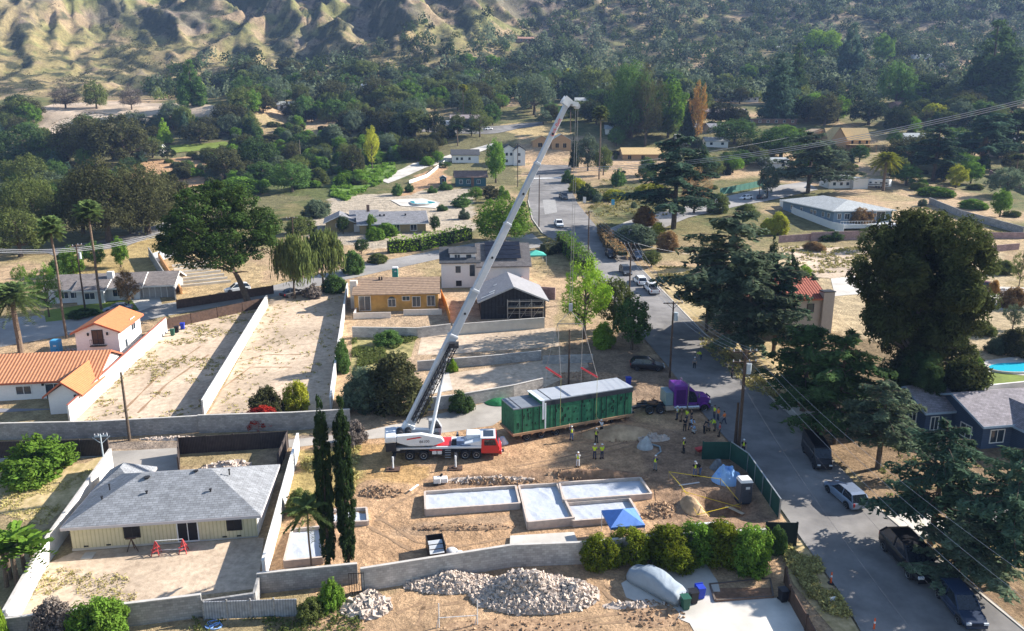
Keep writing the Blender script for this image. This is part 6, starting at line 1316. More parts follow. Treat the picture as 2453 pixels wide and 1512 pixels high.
# ------------------------------------------------------------------ foundations of the new building
WOODF = mat('form_boards', (.50, .42, .36), .9, .15, 2); SHEET = mat('white_plastic_sheet', (.47, .50, .55), .35, .05, 1.1, .5, spec=.5)
def footing(px, h_, lb, fill=True, z=.30):
    P = [W(*p) for p in px]; o = P[0]; z0 = min(p.z for p in P); zt_ = max(p.z for p in P)+h_-o.z; t = thing('foundation', lb, 'foundation', o, 0, 'concrete footings of the new building'); n = len(P)
    for i in range(n):
        a = P[i]-o; b = P[(i+1) % n]-o; a.z = b.z = 0; d = (b-a).normalized(); nn = Vector((-d.y, d.x, 0))*.10
        mb = MB(); mb.prism([((a-nn).x, (a-nn).y), ((b-nn).x, (b-nn).y), ((b+nn).x, (b+nn).y), ((a+nn).x, (a+nn).y)], z0-o.z-.3, zt_-.001*i); mb.build('form_board', WOODF, t)
    if fill:
        bm = bmesh.new(); vs = [bm.verts.new((p.x-o.x, p.y-o.y, 0)) for p in P]; bm.faces.new(vs); bmesh.ops.triangulate(bm, faces=bm.faces[:]); 
        for k in range(5): bmesh.ops.subdivide_edges(bm, edges=[e for e in bm.edges if e.calc_length() > .35], cuts=1, use_grid_fill=False); bmesh.ops.triangulate(bm, faces=bm.faces[:])
        co = np.array([v.co[:] for v in bm.verts]); q = 0.07*fbm(co[:, 0]*1.7+o.x, co[:, 1]*1.7, 61, 4)+.05*ridge(co[:, 0]*.9+co[:, 1]*.5, co[:, 1]*.8, 62)
        for v, k in zip(bm.verts, q): v.co.z = zt_-z-.08+k
        me = bpy.data.meshes.new('plastic_sheet'); bmesh.ops.recalc_face_normals(bm, faces=bm.faces); bm.to_mesh(me); bm.free(); me.materials.append(SHEET); so_ = bpy.data.objects.new('plastic_sheet', me); col.objects.link(so_); so_.parent = t
    return t
footing([(1020, 1236), (1245, 1219), (1235, 1172), (1018, 1188)], .42, 'leftmost sheeted footing, a long rectangle beside the small slab')
footing([(1264, 1268), (1374, 1258), (1334, 1166), (1243, 1172)], .40, 'tall narrow middle footing covered in white plastic')
footing([(1350, 1212), (1560, 1195), (1534, 1152), (1340, 1165)], .38, 'upper right footing lying in shade under plastic')
footing([(1372, 1262), (1532, 1248), (1507, 1201), (1352, 1214)], .38, 'lower right footing behind the blue canopy')
footing([(682, 1360), (775, 1350), (772, 1268), (700, 1276)], .35, 'left footing under plastic beside the two cypresses')
footing([(790, 1262), (882, 1258), (878, 1222), (790, 1228)], .3, 'small footing behind the two cypress trees')
P = [W(*p) for p in ((1221, 1322), (1386, 1309), (1375, 1278), (1222, 1288))]; o_ = P[0]; mb = MB(); mb.prism([((p-o_).x, (p-o_).y) for p in P], -.2, .32); tag(mb.build('concrete_slab', PAD, None, loc=o_), 'bare pale concrete slab by the block wall', 'slab')
# ------------------------------------------------------------------ site clutter
BLUEC = mat('blue_canopy_cloth', (.10, .22, .55), .7, .08, 2); TEALC = mat('teal_canopy_cloth', (.08, .42, .33), .7, .08, 2); POLEW = mat('white_pole', (.6, .6, .6), .5, .1, 3)
def canopy(px, py, s, h_, m, label, rz=.15):
    p = W(px, py); t = thing('canopy_tent', label, 'canopy', p, rz); mb = MB()
    v = [(-s, -s, h_), (s, -s, h_), (s, s, h_), (-s, s, h_), (0, 0, h_+.8)]; lo = [(a, b, c-.25) for a, b, c in v[:4]]
    mb.add(v+lo, [(0, 1, 4), (1, 2, 4), (2, 3, 4), (3, 0, 4), (0, 5, 6, 1), (1, 6, 7, 2), (2, 7, 8, 3), (3, 8, 5, 0)]); mb.build('roof', m, t)
    for a, b in ((-1, -1), (1, -1), (1, 1), (-1, 1)): mb = MB(); mb.tube((a*s*.97, b*s*.97, -.1), (a*s*.97, b*s*.97, h_), .03, n=6); mb.build('leg', POLEW, t)
canopy(1490, 1292, 1.5, 2.1, BLUEC, 'blue pop up canopy at the corner of the footings'); canopy(1283, 632, 2.0, 2.2, TEALC, 'teal and white canopy behind the solar roof'); canopy(2295, 442, 2.2, 2.4, STUC, 'white canopy in the garden at right')
# portable toilets
def toilet(px, py, bm_, rm_, label, s=1.0, rz=.1):
    t = thing('portable_toilet', label, 'portable toilet', W(px, py), rz); mb = MB(); mb.b2(-.58, .58, -.58, .58, .05, 2.15); mb.build('cabin', bm_, t, .03)
    mb = MB(); mb.loft([[(-.62, -.62, 2.15), (.62, -.62, 2.15), (.62, .62, 2.15), (-.62, .62, 2.15)], [(-.5, -.5, 2.4), (.5, -.5, 2.4), (.5, .5, 2.4), (-.5, .5, 2.4)]]); mb.build('roof', rm_, t)
    mb = MB(); mb.b2(-.42, .42, -.62, -.581, .2, 2.0); o = mb.build('door', bm_, t); mb = MB(); mb.b2(-.1, .3, -.64, -.622, 1.5, 1.75); mb.build('notice', WHITEP, o); mb = MB(); mb.b2(.3, .36, -.66, -.622, 1.0, 1.15); mb.build('handle', BLACKP, o); mb = MB(); mb.b2(-.7, .7, -.7, .7, 0, .06); mb.build('base', CG, t)
toilet(1780, 1200, mat('grey_plastic', (.07, .075, .09), .5), WHITEP, 'dark grey portable toilet with white roof beside the blue tarp heap'); toilet(138, 852, mat('blue_plastic', (.08, .35, .62), .4), mat('blue_plastic', (.08, .35, .62), .4), 'bright blue portable toilet by the orange roofed house'); toilet(947, 668, mat('teal_plastic', (.05, .3, .25), .5), WHITEP, 'teal portable toilet with white roof behind the yellow house')
def lumpy(name, px, py, rx, ry, h_, m, label, cat, amp=.35, fr=1.2, seed=1, rz=.2, kind=None, off=0):
    p = W(px, py); n = 46; v = []; f = []; g = np.linspace(-1, 1, n); X, Y = np.meshgrid(g, g); r = np.sqrt(X**2+Y**2)
    base = np.clip(1-r**1.7, 0, 1); nz_ = fbm(X*rx*fr+seed*9, Y*ry*fr, seed, 5); rd = ridge(X*rx*fr*.8+seed, Y*ry*fr*.9, seed+3); Z = h_*base*(1-amp+amp*1.2*(nz_+.6*rd))-.12*(r > .98)
    Z = Z+.06; keep = r <= 1.02; mb = MB(); idx = {}
    for j in range(n-1):
        for i in range(n-1):
            if keep[j, i] or keep[j+1, i+1]:
                q = []
                for a, b in ((j, i), (j, i+1), (j+1, i+1), (j+1, i)):
                    if (a, b) not in idx: idx[(a, b)] = len(mb.v); mb.v.append((X[a, b]*rx, Y[a, b]*ry, Z[a, b]+(gz(p.x+X[a, b]*rx, p.y+Y[a, b]*ry)-p.z)))
                    q.append(idx[(a, b)])
                mb.f.append(tuple(q)); mb.mi.append(0); mb.sm.append(False)
    o = mb.build(name, m, None, loc=p); tag(o, label, cat, kind=kind); return o
lumpy('tarp_heap', 1742, 1150, 1.6, 1.3, 1.3, mat('light_blue_tarp', (.25, .45, .75), .5, .08, 2), 'crumpled light blue tarpaulin heap beside the grey toilet', 'tarp', .8, 1.6, 5)
lumpy('rag_heap', 1718, 1122, .8, .6, .9, mat('grey_cloth_heap', (.16, .17, .18), .9, .3, 3), 'grey crumpled sheet heap left of the blue tarp', 'tarp', .8, 2.2, 8)
lumpy('plastic_bag', 1204, 1062, .65, .5, .7, mat('white_plastic', (.62, .68, .72), .4, .08, 2, .4), 'white plastic bag lying at the end of the trailer', 'bag', .7, 2, 9); lumpy('white_sheet_pile', 1234, 945, .9, .7, .9, mat('white_plastic', (.62, .68, .72), .4, .08, 2, .4), 'white sheeting piled on the wall behind the green module', 'sheet', .7, 2, 4)
lumpy('green_tarp', 1195, 965, 1.8, 1.2, .5, mat('green_tarp', (.02, .17, .06), .7, .2, 2), 'bright green tarpaulin against the grey wall', 'tarp', .4, 1, 6); lumpy('wrapped_equipment', 1545, 1072, .9, .8, 1.1, mat('grey_plastic_wrap', (.4, .42, .42), .6, .2, 2), 'bundle wrapped in pale plastic beside the dirt mound', 'bundle', .7, 1.8, 12)
# rubble
RUB = mat('broken_concrete', (.56, .50, .45), .95, .3, 2.6, .5, c2=(.47, .37, .29))
def rubble(px, py, rx, ry, h_, n, smin, smax, label, seed, name='rubble_pile'):
    p = W(px, py); rg = random.Random(seed); mb = MB()
    for k in range(n):
        a = rg.uniform(0, 6.283); r = rg.random()**.6; x = r*math.cos(a)*rx; y = r*math.sin(a)*ry; s = (smin+(smax-smin)*rg.random()**2.2)*1.25
        z = gz(p.x+x, p.y+y)-p.z+max(0, h_*(1-r**1.6))*(.45+1.0*float(vnoise(x*.55+seed, y*.8, seed)))*rg.uniform(.75, 1.05); M = Matrix.Translation((x, y, z)) @ Matrix.Rotation(rg.uniform(0, 6), 4, (rg.uniform(-1, 1), rg.uniform(-1, 1), rg.uniform(-1, 1)))
        pts = [Vector((i*s*rg.uniform(.5, 1.15), j*s*rg.uniform(.4, 1), k_*s*rg.uniform(.15, .5))) for i, j, k_ in ((-.5, -.5, -.5), (.5, -.5, -.5), (.5, .5, -.5), (-.5, .5, -.5), (-.5, -.5, .5), (.5, -.5, .5), (.5, .5, .5), (-.5, .5, .5))]
        mb.add([M @ q for q in pts], [(3, 2, 1, 0), (4, 5, 6, 7), (0, 1, 5, 4), (1, 2, 6, 5), (2, 3, 7, 6), (3, 0, 4, 7)])
    m_ = 24; vs = []; fs = []
    for j in range(m_+1):
        for i in range(m_+1):
            u, v = i/m_*2-1, j/m_*2-1; r = min(1, math.hypot(u, v)); vs.append((u*rx, v*ry, gz(p.x+u*rx, p.y+v*ry)-p.z+max(0, h_*(1-r**1.6))*.85*(.45+1.0*float(vnoise(u*rx*.55+seed, v*ry*.8, seed)))-.06*(r >= 1)))
    for j in range(m_):
        for i in range(m_): fs.append((j*(m_+1)+i, j*(m_+1)+i+1, (j+1)*(m_+1)+i+1, (j+1)*(m_+1)+i))
    mb.add(vs, fs); o = mb.build(name, RUB, None, loc=p); tag(o, label, 'rubble', kind='stuff'); return o
rubble(1280, 1425, 5.0, 2.3, 2.0, 4400, .06, .42, 'big grey heap of broken concrete in front of the block wall', 1); rubble(1080, 1398, 3.9, 1.3, .8, 1700, .06, .36, 'lower strip of rubble left of the big concrete heap', 2); rubble(878, 1455, 1.9, 1.5, .45, 260, .15, .6, 'small pile of white concrete slabs beside the round bush', 3)
rubble(430, 1052, 4.6, .45, .25, 170, .08, .3, 'line of stones along the alley beside the grey wall', 4, 'stone_row'); rubble(1165, 1150, 5.0, .45, .2, 120, .08, .3, 'line of broken stones above the footings', 5, 'stone_row'); rubble(545, 1118, 2.6, .9, .4, 90, .2, .6, 'jumble of junk and boards inside the dark fenced yard', 6, 'junk_heap'); rubble(1770, 1470, 1.0, .5, .3, 1, .1, .2, 'stones', 7) if 0 else None
rubble(1520, 1452, 2.6, .5, .3, 60, .12, .4, 'row of sandbags and stones along the driveway edge', 9, 'sandbag_row'); rubble(180, 846, 2.5, 1.0, .7, 70, .2, .6, 'bricks and sacks piled beside the blue toilet', 10, 'brick_pile')
rubble(1560, 1050, 2.2, .9, .35, 70, .15, .5, 'scattered weeds and trash on the site mound', 13, 'trash_scatter')
# dirt mound details: big earth heaps
lumpy('dirt_mound', 1480, 1040, 4.2, 1.6, .7, DIRT2, 'ridge of loose earth below the trailer', 'dirt mound', .4, .8, 21, kind='structure')
lumpy('dirt_mound', 1665, 1212, 1.4, 1.2, .6, DIRT2, 'earth mound beside the pit', 'dirt mound', .8, .8, 23, kind='structure'); lumpy('dirt_mound', 1440, 1140, 5.0, .55, .55, mat('clods', (.25, .15, .09), .95, .3, 2, .6), 'row of clods', 'dirt mound', .6, 1.5, 24, kind='structure')
CLOD = mat('earth_clods', (.24, .145, .085), .95, .3, 2, .5, c2=(.38, .25, .15))
def clods(px, py, rx, ry, h_, n, s0, s1, label, seed, rz=0): 
    global RUB
    keep = RUB; RUB = CLOD; o = rubble(px, py, rx, ry, h_, n, s0, s1, label, seed, 'earth_clods'); RUB = keep; o['category'] = 'earth'; return o
clods(1430, 1138, 5.2, .6, .35, 420, .08, .38, 'ragged dark earth bank above the upper right footing', 41); clods(1190, 1152, 4.4, .45, .2, 260, .06, .28, 'broken soil above the left footing', 42); clods(910, 1180, 2.2, .8, .25, 200, .06, .3, 'loose dark clods beside the sandy mound', 43)
clods(1590, 1215, 1.3, .9, .35, 180, .08, .3, 'dug earth left of the pit mound', 44); clods(1560, 1235, 2.0, .5, .2, 160, .06, .25, 'clods strewn below the canopy corner', 45); clods(1490, 1050, 3.0, .9, .25, 220, .06, .3, 'loose soil along the trailer edge', 46); clods(1110, 1262, 4.8, .45, .15, 200, .05, .2, 'crumbled soil ridge below the left footing', 47)
clods(1560, 1470, 2.5, 1.6, .12, 160, .06, .3, 'lumpy soil left of the concrete driveway', 48); clods(1250, 1500, 6, .8, .08, 160, .05, .22, 'scattered lumps of soil at the bottom edge', 49); clods(1400, 900, 5, 1.6, .1, 150, .05, .25, 'dark soil and leaves under the kerb trees', 50)
RUTM = mat('tyre_ruts', (.30, .195, .115), .95, .25, 2.5, .6)
def rut(pts, w_=.28, label='tyre track', m=RUTM):
    P = [W(*p) for p in pts]; cr_ = []
    for i in range(len(P)-1):
        for k in range(6): cr_.append(P[i].lerp(P[i+1], k/6))
    cr_.append(P[-1]); L_ = []; R_ = []
    for i, q in enumerate(cr_):
        d = (cr_[min(i+1, len(cr_)-1)]-cr_[max(i-1, 0)]).normalized(); nn = Vector((-d.y, d.x, 0))*w_*(.5+.25*math.sin(i*1.7)); 
        a = q+nn; b = q-nn; L_.append((a.x, a.y, gz(a.x, a.y)+.02)); R_.append((b.x, b.y, gz(b.x, b.y)+.02))
    mb = MB(); o = Vector(L_[0]); n = len(L_); mb.add([tuple(Vector(v)-o) for v in L_+R_], [(i, i+1, n+i+1, n+i) for i in range(n-1)]); tag(mb.build('tyre_track', m, None, loc=o), label, 'track', kind='structure')
for pts in ([(1230, 1130), (1330, 1110), (1450, 1085), (1540, 1060)], [(1235, 1118), (1340, 1098), (1450, 1072), (1530, 1052)], [(900, 1235), (1000, 1300), (1100, 1310), (1210, 1290)], [(880, 1260), (990, 1322), (1100, 1330)], [(900, 1250), (940, 1210), (1000, 1180)], [(1000, 1460), (1120, 1440), (1060, 1512)], [(1150, 1490), (1300, 1498), (1480, 1470), (1560, 1430)], [(1120, 1505), (1300, 1512), (1500, 1488)], [(1450, 1400), (1500, 1440), (1560, 1500)], [(1425, 1400), (1470, 1440), (1520, 1500)], [(700, 880), (600, 880), (520, 940)], [(720, 850), (640, 850), (560, 870)], [(300, 980), (380, 900), (480, 830)], [(330, 990), (400, 920), (500, 850)], [(950, 1470), (1020, 1440), (1000, 1500)]): rut(pts)
PAT = mat('asphalt_patch', (.12, .115, .115), .9, .2, 1); PAT2 = mat('pale_asphalt_patch', (.30, .29, .275), .9, .15, 1)
for q_, m_ in (([(1850, 1020), (1905, 1065), (1880, 1085), (1830, 1045)], PAT), ([(1700, 880), (1735, 872), (1760, 900), (1722, 908)], PAT2), ([(1990, 1290), (2060, 1275), (2095, 1320), (2030, 1340)], PAT2), ([(1640, 800), (1665, 795), (1690, 830), (1662, 838)], PAT), ([(2080, 1420), (2140, 1405), (2190, 1470), (2125, 1490)], PAT), ([(1380, 640), (1400, 632), (1440, 690), (1425, 700)], PAT), ([(1300, 480), (1330, 478), (1335, 510), (1305, 515)], PAT2), ([(1900, 1180), (1925, 1172), (1940, 1195), (1915, 1205)], PAT)): drape('road_patch', q_, m_, .045, kind='structure')
CRK = mat('road_crack_sealer', (.05, .05, .052), .8)
for pts in ([(1720, 900), (1860, 1060), (2040, 1290), (2180, 1450)], [(1600, 760), (1700, 860), (1800, 965)], [(1980, 1280), (2080, 1262), (2150, 1270)], [(1830, 1120), (1900, 1110)], [(1500, 640), (1560, 720), (1620, 790)], [(1340, 450), (1350, 500), (1400, 560)]): rut(pts, .1, 'sealed crack', CRK)
# pit fence of yellow tape
YT = mat('yellow_tape', (.75, .58, .03), .6, .05, 3); pts = [(1601, 1150), (1633, 1188), (1725, 1168), (1774, 1225), (1670, 1240), (1700, 1243)]
Pp = [W(*p) for p in pts]; t = thing('caution_tape', 'yellow tape fence on stakes round the excavated pit', 'tape', Pp[0]); 
for q in Pp[:4]: mb = MB(); v = q-Pp[0]; mb.tube(v-Vector((0, 0, .2)), v+Vector((0, 0, 1.0)), .035, n=5); mb.build('stake', mat('wood_plank', (.35, .24, .13), .9, .2), t)
for a, b, za, zb_ in ((0, 1, .9, .9), (0, 2, .9, .9), (2, 3, .9, .85), (1, 4, .9, .3), (1, 5, .8, .3), (4, 3, .3, .8), (1, 3, .5, .4)): mb = MB(); mb.bar(Pp[a]-Pp[0]+Vector((0, 0, za)), Pp[b]-Pp[0]+Vector((0, 0, zb_)), .015, .05); mb.build('tape', YT, t)
P = W(1650, 1262, .4); Q = W(1743, 1255, .4); mb = MB(); mb.tube(Vector((0, 0, 0)), Q-P, .27, n=14); o = mb.build('pipe', WHITEP, None, loc=P); tag(o, 'thick white pipe lying behind the bushes', 'pipe')
P = W(1627, 1163, .1); Q = W(1675, 1156, .1); mb = MB(); mb.tube(Vector((0, 0, 0)), Q-P, .07, n=8); tag(mb.build('pipe', POLEW, None, loc=P), 'thin pale pipe by the kneeling workers', 'pipe')
t = thing('wooden_plank', 'pale plank across the excavated pit', 'plank', W(1760, 1222, .3), 2.2); mb = MB(); mb.b2(-1, 1, -.2, .2, 0, .05); mb.build('board', mat('pale_board', (.6, .5, .36), .9), t)
# bin of white sheets, sacks, misc
t = thing('panel_rack', 'dark open crate with four white panels standing by the wall', 'crate', W(1048, 1338), R(14)); mb = MB(); mb.b2(-.75, -.68, -.2, 1.7, 0, 1.3); mb.b2(.62, .7, -.2, 1.7, 0, 1.3); mb.b2(-.75, .7, 1.65, 1.72, 0, 1.3); mb.build('frame', BLACKP, t)
for k in range(3): mb = MB(); mb.box(-.05, .1+k*.5, .75, 1.2, .4, .05, M=Matrix.Rotation(.35, 4, 'X')); mb.build('panel', mat('pale_panel', (.5, .52, .54), .5), t)
def bag(px, py, label, s=.5, m=None):
    t = MB(); t.smooth = True; t.ball((0, 0, s*.55), (s, s*.85, s*.7), 12, 7, -.75); o = t.build('sack', m or mat('white_sack', (.68, .68, .68), .8, .1, 4, .4), None, loc=W(px, py)); tag(o, label, 'sack', 'white sacks beside the panel crate')
bag(1082, 1330, 'larger white sack touching the panel crate', .55); bag(1100, 1334, 'smaller rounded white sack at the right end', .45)
t = thing('white_equipment', 'white and grey generator box on the sand near the footings', 'generator', W(1053, 1158), .2); mb = MB(); mb.b2(-.6, .1, -.4, .3, .1, .7); mb.b2(.15, .8, -.3, .4, .1, .6); mb.build('housing', WHITEP, t, .05); mb = MB(); mb.b2(-.65, -.2, -.5, .1, 0, .2); mb.tube((0, .2, .5), (.3, .2, .9), .12); mb.build('engine', BLACKP, t)
t = thing('wooden_plank', 'white and brown board leaning on the mound by the generator', 'plank', W(992, 1170), 1.1); mb = MB(); mb.b2(-.7, .7, -.1, .1, .05, .12); mb.build('board', WHITEP, t)
# covered car
cv = thing('covered_car', 'car under a grey blue fabric cover on the concrete driveway', 'car', (W(1525, 1385)+W(1620, 1437))/2, heading(W(1525, 1385), W(1620, 1437))); mb = MB(); mb.smooth = True; secs = []
for x, zt_, hw in ((-2.35, .45, .55), (-2.3, .95, .78), (-2.1, 1.05, .86), (-1.7, 1.12, .92), (-1.2, 1.42, .94), (-.8, 1.55, .93), (.1, 1.55, .93), (.7, 1.38, .94), (1.2, 1.1, .95), (1.9, .98, .92), (2.25, .8, .82), (2.38, .4, .6)):
    ss = []
    for i in range(13):
        a = PI*i/12; c_, s_ = math.cos(a), math.sin(a); e = .45; wv_ = 1+.02*math.sin(i*2.3+x*5)
        ss.append((x+.03*math.sin(i*1.7), hw*math.copysign(abs(c_)**e, c_)*wv_*(1.06 if abs(c_) > .9 else 1), max(.1, .12+(zt_-.12)*abs(s_)**.7)))
    secs.append(ss)
mb.loft(secs); mb.build('cover', mat('grey_blue_cover', (.27, .32, .37), .6, .08, 1.5, .6), cv)
for x_ in (-1.35, 1.4):
    for y_ in (-.78, .78): wheel(cv, x_, y_, .31, .2)
def bin_(px, py, m, label, open_=False, s=1.0, rz=.2, lean=0):
    t = thing('wheelie_bin', label, 'bin', W(px, py), rz); mb = MB(); mb.loft([[(-.24, -.26, .05), (.24, -.26, .05), (.24, .26, .05), (-.24, .26, .05)], [(-.31, -.33, 1.0), (.31, -.33, 1.0), (.31, .33, 1.0), (-.31, .33, 1.0)]]); mb.build('body', m, t, .02)
    mb = MB(); mb.b2(-.34, .34, -.36, .36, 1.0, 1.06) if not open_ else mb.b2(-.34, .34, .34, .4, .3, 1.05); mb.build('lid', m, t); 
    for sx in (-.24, .24): mb = MB(); mb.tube((sx-.03, .28, .1), (sx+.03, .28, .1), .11, n=10); mb.build('wheel', TYRE, t)
BB = mat('blue_bin', (.02, .05, .42), .5, .08, 3); GB = mat('green_bin', (.02, .09, .06), .5, .08, 3); KB = mat('black_bin', (.015, .015, .02), .5, .1, 3)
bin_(1677, 1432, BB, 'blue wheelie bin with its lid open beside the planter', True); bin_(1641, 1458, GB, 'dark green wheelie bin at the nose of the covered car'); bin_(1660, 1444, KB, 'black wheelie bin between the green and blue bins')
bin_(438, 789, BB, 'blue wheelie bin at the top of the first empty lot'); bin_(424, 797, KB, 'black wheelie bin next to the blue one in the empty lot'); bin_(414, 804, GB, 'green wheelie bin casting a shadow in the empty lot'); bin_(1505, 922, BB, 'dark blue wheelie bin behind the corner of the green module'); bin_(1875, 1440, KB, 'black wheelie bin by the brown pillar fence'); bin_(112, 1, KB, 'x') if 0 else None
t = thing('planter', 'dry grass planter with red brick edging beside the driveway', 'planter', W(1715, 1442), 0); Pq = [W(*p)-W(1715, 1442) for p in ((1713, 1442), (1852, 1432), (1845, 1385), (1700, 1400))]
mb = MB(); mb.prism([(p.x, p.y) for p in Pq], -.2, .1); mb.build('bed', RUST, t); mb = MB()
for i in range(4): a, b = Pq[i], Pq[(i+1) % 4]; mb.bar((a.x, a.y, .05), (b.x, b.y, .05), .14, .3)
mb.build('brick_edge', BRK, t)
# swing frame, scaffold trestle, hose
RP = mat('red_oxide_paint', (.5, .06, .06), .6, .1, 4); t = thing('trestle_frame', 'pair of red metal trestles joined by pale bars in the dirt yard', 'trestle', W(375, 1328), R(8))
for x_ in (0, 2.2):
    mb = MB()
    for a in (-.35, .35): mb.tube((x_+a*.9, a, 0), (x_, 0, 1.25), .04, n=5); mb.tube((x_-a*.9, a, 0), (x_, 0, 1.25), .04, n=5)
    for z_ in (.3, .6): mb.tube((x_-.3, -.3, z_), (x_+.3, .3, z_), .03, n=5); mb.tube((x_+.3, -.3, z_), (x_-.3, .3, z_), .03, n=5)
    mb.build('trestle', RP, t)
mb = MB(); mb.tube((0, 0, 1.25), (2.2, 0, 1.25), .035, n=5); mb.tube((0, .3, .2), (2.2, -.3, .5), .03, n=5); mb.build('bar', POLEW, t)
t = thing('wooden_stand', 'brown wooden saw stand below the first window of the beige house', 'stand', W(318, 1322), R(8)); mb = MB()
for a, b in ((-.45, 0), (.45, 0), (0, .5)): mb.tube((a, b, 0), (0, 0, 1.25), .04, n=5)
mb.build('leg', BW, t); mb = MB(); mb.b2(-.4, .4, -.15, .15, 1.25, 1.32); mb.build('top', BW, t)
t = thing('concrete_step', 'pale flat board at the corner of the beige house', 'board', W(212, 1332), R(8)); mb = MB(); mb.b2(-.45, .45, -.5, .5, 0, .06); mb.build('board', CONC, t)
t = thing('welded_frame', 'tall thin white pipe frame in the dirt at the bottom edge', 'frame', W(1098, 1500), R(6)); mb = MB()
for x_ in (-1.4, 1.4): mb.tube((x_, 0, 0), (x_, 0, 2.0), .035, n=6); mb.tube((x_-.2, 0, 0), (x_, 0, .9), .03, n=5)
mb.build('upright', POLEW, t); mb = MB(); mb.tube((-1.4, 0, .8), (1.4, 0, .8), .03, n=5); mb.build('crossbar', POLEW, t)
mb = MB(); a0 = None
for k in range(70):
    a = k*.55; r = .25+.3*math.sin(k*.37)+.15*math.sin(k*.9); q = Vector((r*math.cos(a)*1.2, r*math.sin(a), .06+.04*math.sin(k)));
    if a0 is not None: mb.tube(a0, q, .03, n=5)
    a0 = q
tag(mb.build('garden_hose', mat('blue_hose', (.25, .42, .75), .5), None, loc=W(508, 1500)), 'tangled light blue hose on the ground by the metal gate', 'hose')
t = thing('wheelbarrow', 'red wheelbarrow standing in shade by the screen fence', 'wheelbarrow', W(1676, 1088), .5); mb = MB(); mb.loft([[(-.3, -.22, .35), (.35, -.22, .35), (.35, .22, .35), (-.3, .22, .35)], [(-.5, -.35, .7), (.5, -.35, .7), (.5, .35, .7), (-.5, .35, .7)]]); mb.build('tray', paint('red_paint', (.5, .03, .03)), t); mb = MB()
for y_ in (-.25, .25): mb.tube((.5, y_*.3, .2), (-1.0, y_, .6), .025, n=5); mb.tube((-.3, y_, .45), (-.35, y_, 0), .025, n=5)
mb.build('handles', BLACKP, t); mb = MB(); mb.tube((.55, -.05, .2), (.55, .05, .2), .2, n=12); mb.build('wheel', TYRE, t)
mb = MB(); ph_ = [(W(1560, 1066)), W(1580, 1072), W(1583, 1084), W(1572, 1092)]
for a, b in zip(ph_[:-1], ph_[1:]): mb.tube(a-ph_[0]+Vector((0, 0, .1)), b-ph_[0]+Vector((0, 0, .1)), .09, n=7)
tag(mb.build('grey_hose', mat('grey_hose', (.25, .3, .32), .6), None, loc=ph_[0]), 'thick grey hose curling by the worker with a drawing', 'hose')
# delineators, mailbox
for px, py, lb in ((1990, 1398, 'orange traffic delineator on the shaded street edge'), (2093, 1510, 'orange delineator at the bottom edge of the photo')):
    t = thing('traffic_delineator', lb, 'traffic cone', W(px, py)); mb = MB(); mb.tube((0, 0, .06), (0, 0, 1.0), .07, .05, 10); mb.build('post', mat('safety_orange', (.8, .12, .03), .5), t); mb = MB(); mb.tube((0, 0, 0), (0, 0, .07), .26, n=10); mb.build('base', BLACKP, t); mb = MB(); mb.tube((0, 0, .6), (0, 0, .75), .075, .07, 10); mb.build('band', WHITEP, t)
t = thing('sign_board', 'small white sign lying on the straw verge', 'sign', W(1998, 1448), .3); mb = MB(); mb.box(0, 0, .35, .55, .04, .4, M=Matrix.Rotation(-.5, 4, 'X')); mb.build('panel', WHITEP, t); mb = MB(); mb.b2(-.1, .05, -.02, .02, 0, .2); mb.build('stake', BLACKP, t)
t = thing('real_estate_sign', 'small blue and white sign on the corner verge', 'sign', W(1468, 498), .1); mb = MB(); mb.b2(-.5, .5, -.04, .04, .9, 2.6); mb.build('panel', mat('blue_sign', (.1, .4, .65), .5), t); mb = MB(); mb.b2(-.05, .05, -.03, .03, 0, .9); mb.build('post', POLEW, t)
t = thing('house_sign', 'pale sign panel at the corner bushes', 'sign', W(1400, 490), .1); mb = MB(); mb.b2(-.5, .5, -.04, .04, .6, 2.4); mb.build('panel', WHITEP, t); mb = MB(); mb.b2(-.05, .05, -.03, .03, 0, .6); mb.build('post', POLEW, t)
t = thing('terraced_foundation', 'rows of grey concrete footings in the orange dirt below the umbrella pine', 'foundation', W(440, 700), 0)
for k in range(7):
    a = W(412+k*4, 640+k*8)-W(440, 700); b = W(505+k*8, 628+k*8)-W(440, 700); mb = MB(); mb.bar(a+Vector((0, 0, .2)), b+Vector((0, 0, .2)), .5, .45); mb.build('footing_row', CONC, t)
mb = MB(); a = W(372, 618)-W(440, 700); b = W(425, 705)-W(440, 700); mb.bar(a+Vector((.8, 0, .6)), b+Vector((.8, 0, .6)), .3, 1.2); mb.build('timber_shoring', mat('orange_timber', (.5, .27, .12), .9, .2, 2), t)
drape('driveway', [(2300, 700), (2330, 685), (2470, 690), (2470, 745), (2350, 740)], PAD, .05, kind='structure'); drape('driveway', [(1990, 668), (2110, 655), (2120, 700), (2000, 710)], PAD, .05, kind='structure')
# swimming pools
WATER = mat('pool_water', (.04, .55, .68), .06, .12, .6, .05, spec=.6, c2=(.03, .42, .58))
def pool(px, label, rim=True):
    P = [W(*p) for p in px]; o = sum(P, Vector())/len(P); t = thing('swimming_pool', label, 'pool', o)
    n = 28; L = [p-o for p in P]; pts = []
    for i in range(n): 
        u = i/n*len(L); a = L[int(u) % len(L)]; b = L[(int(u)+1) % len(L)]; z_ = L[(int(u)-1) % len(L)]; y_ = L[(int(u)+2) % len(L)]; f_ = u-int(u)
        q = .5*((2*a)+(b-z_)*f_+(2*z_-5*a+4*b-y_)*f_*f_+(-z_+3*a-3*b+y_)*f_**3); pts.append((q.x, q.y))
    zz = max(p.z for p in P)-o.z+.08; mb = MB(); mb.prism([(x*1.07, y*1.09) for x, y in pts], -1, zz); mb.build('coping', PAD, t); mb = MB(); mb.prism(pts, zz+.001, zz+.03); mb.build('water', WATER, t)
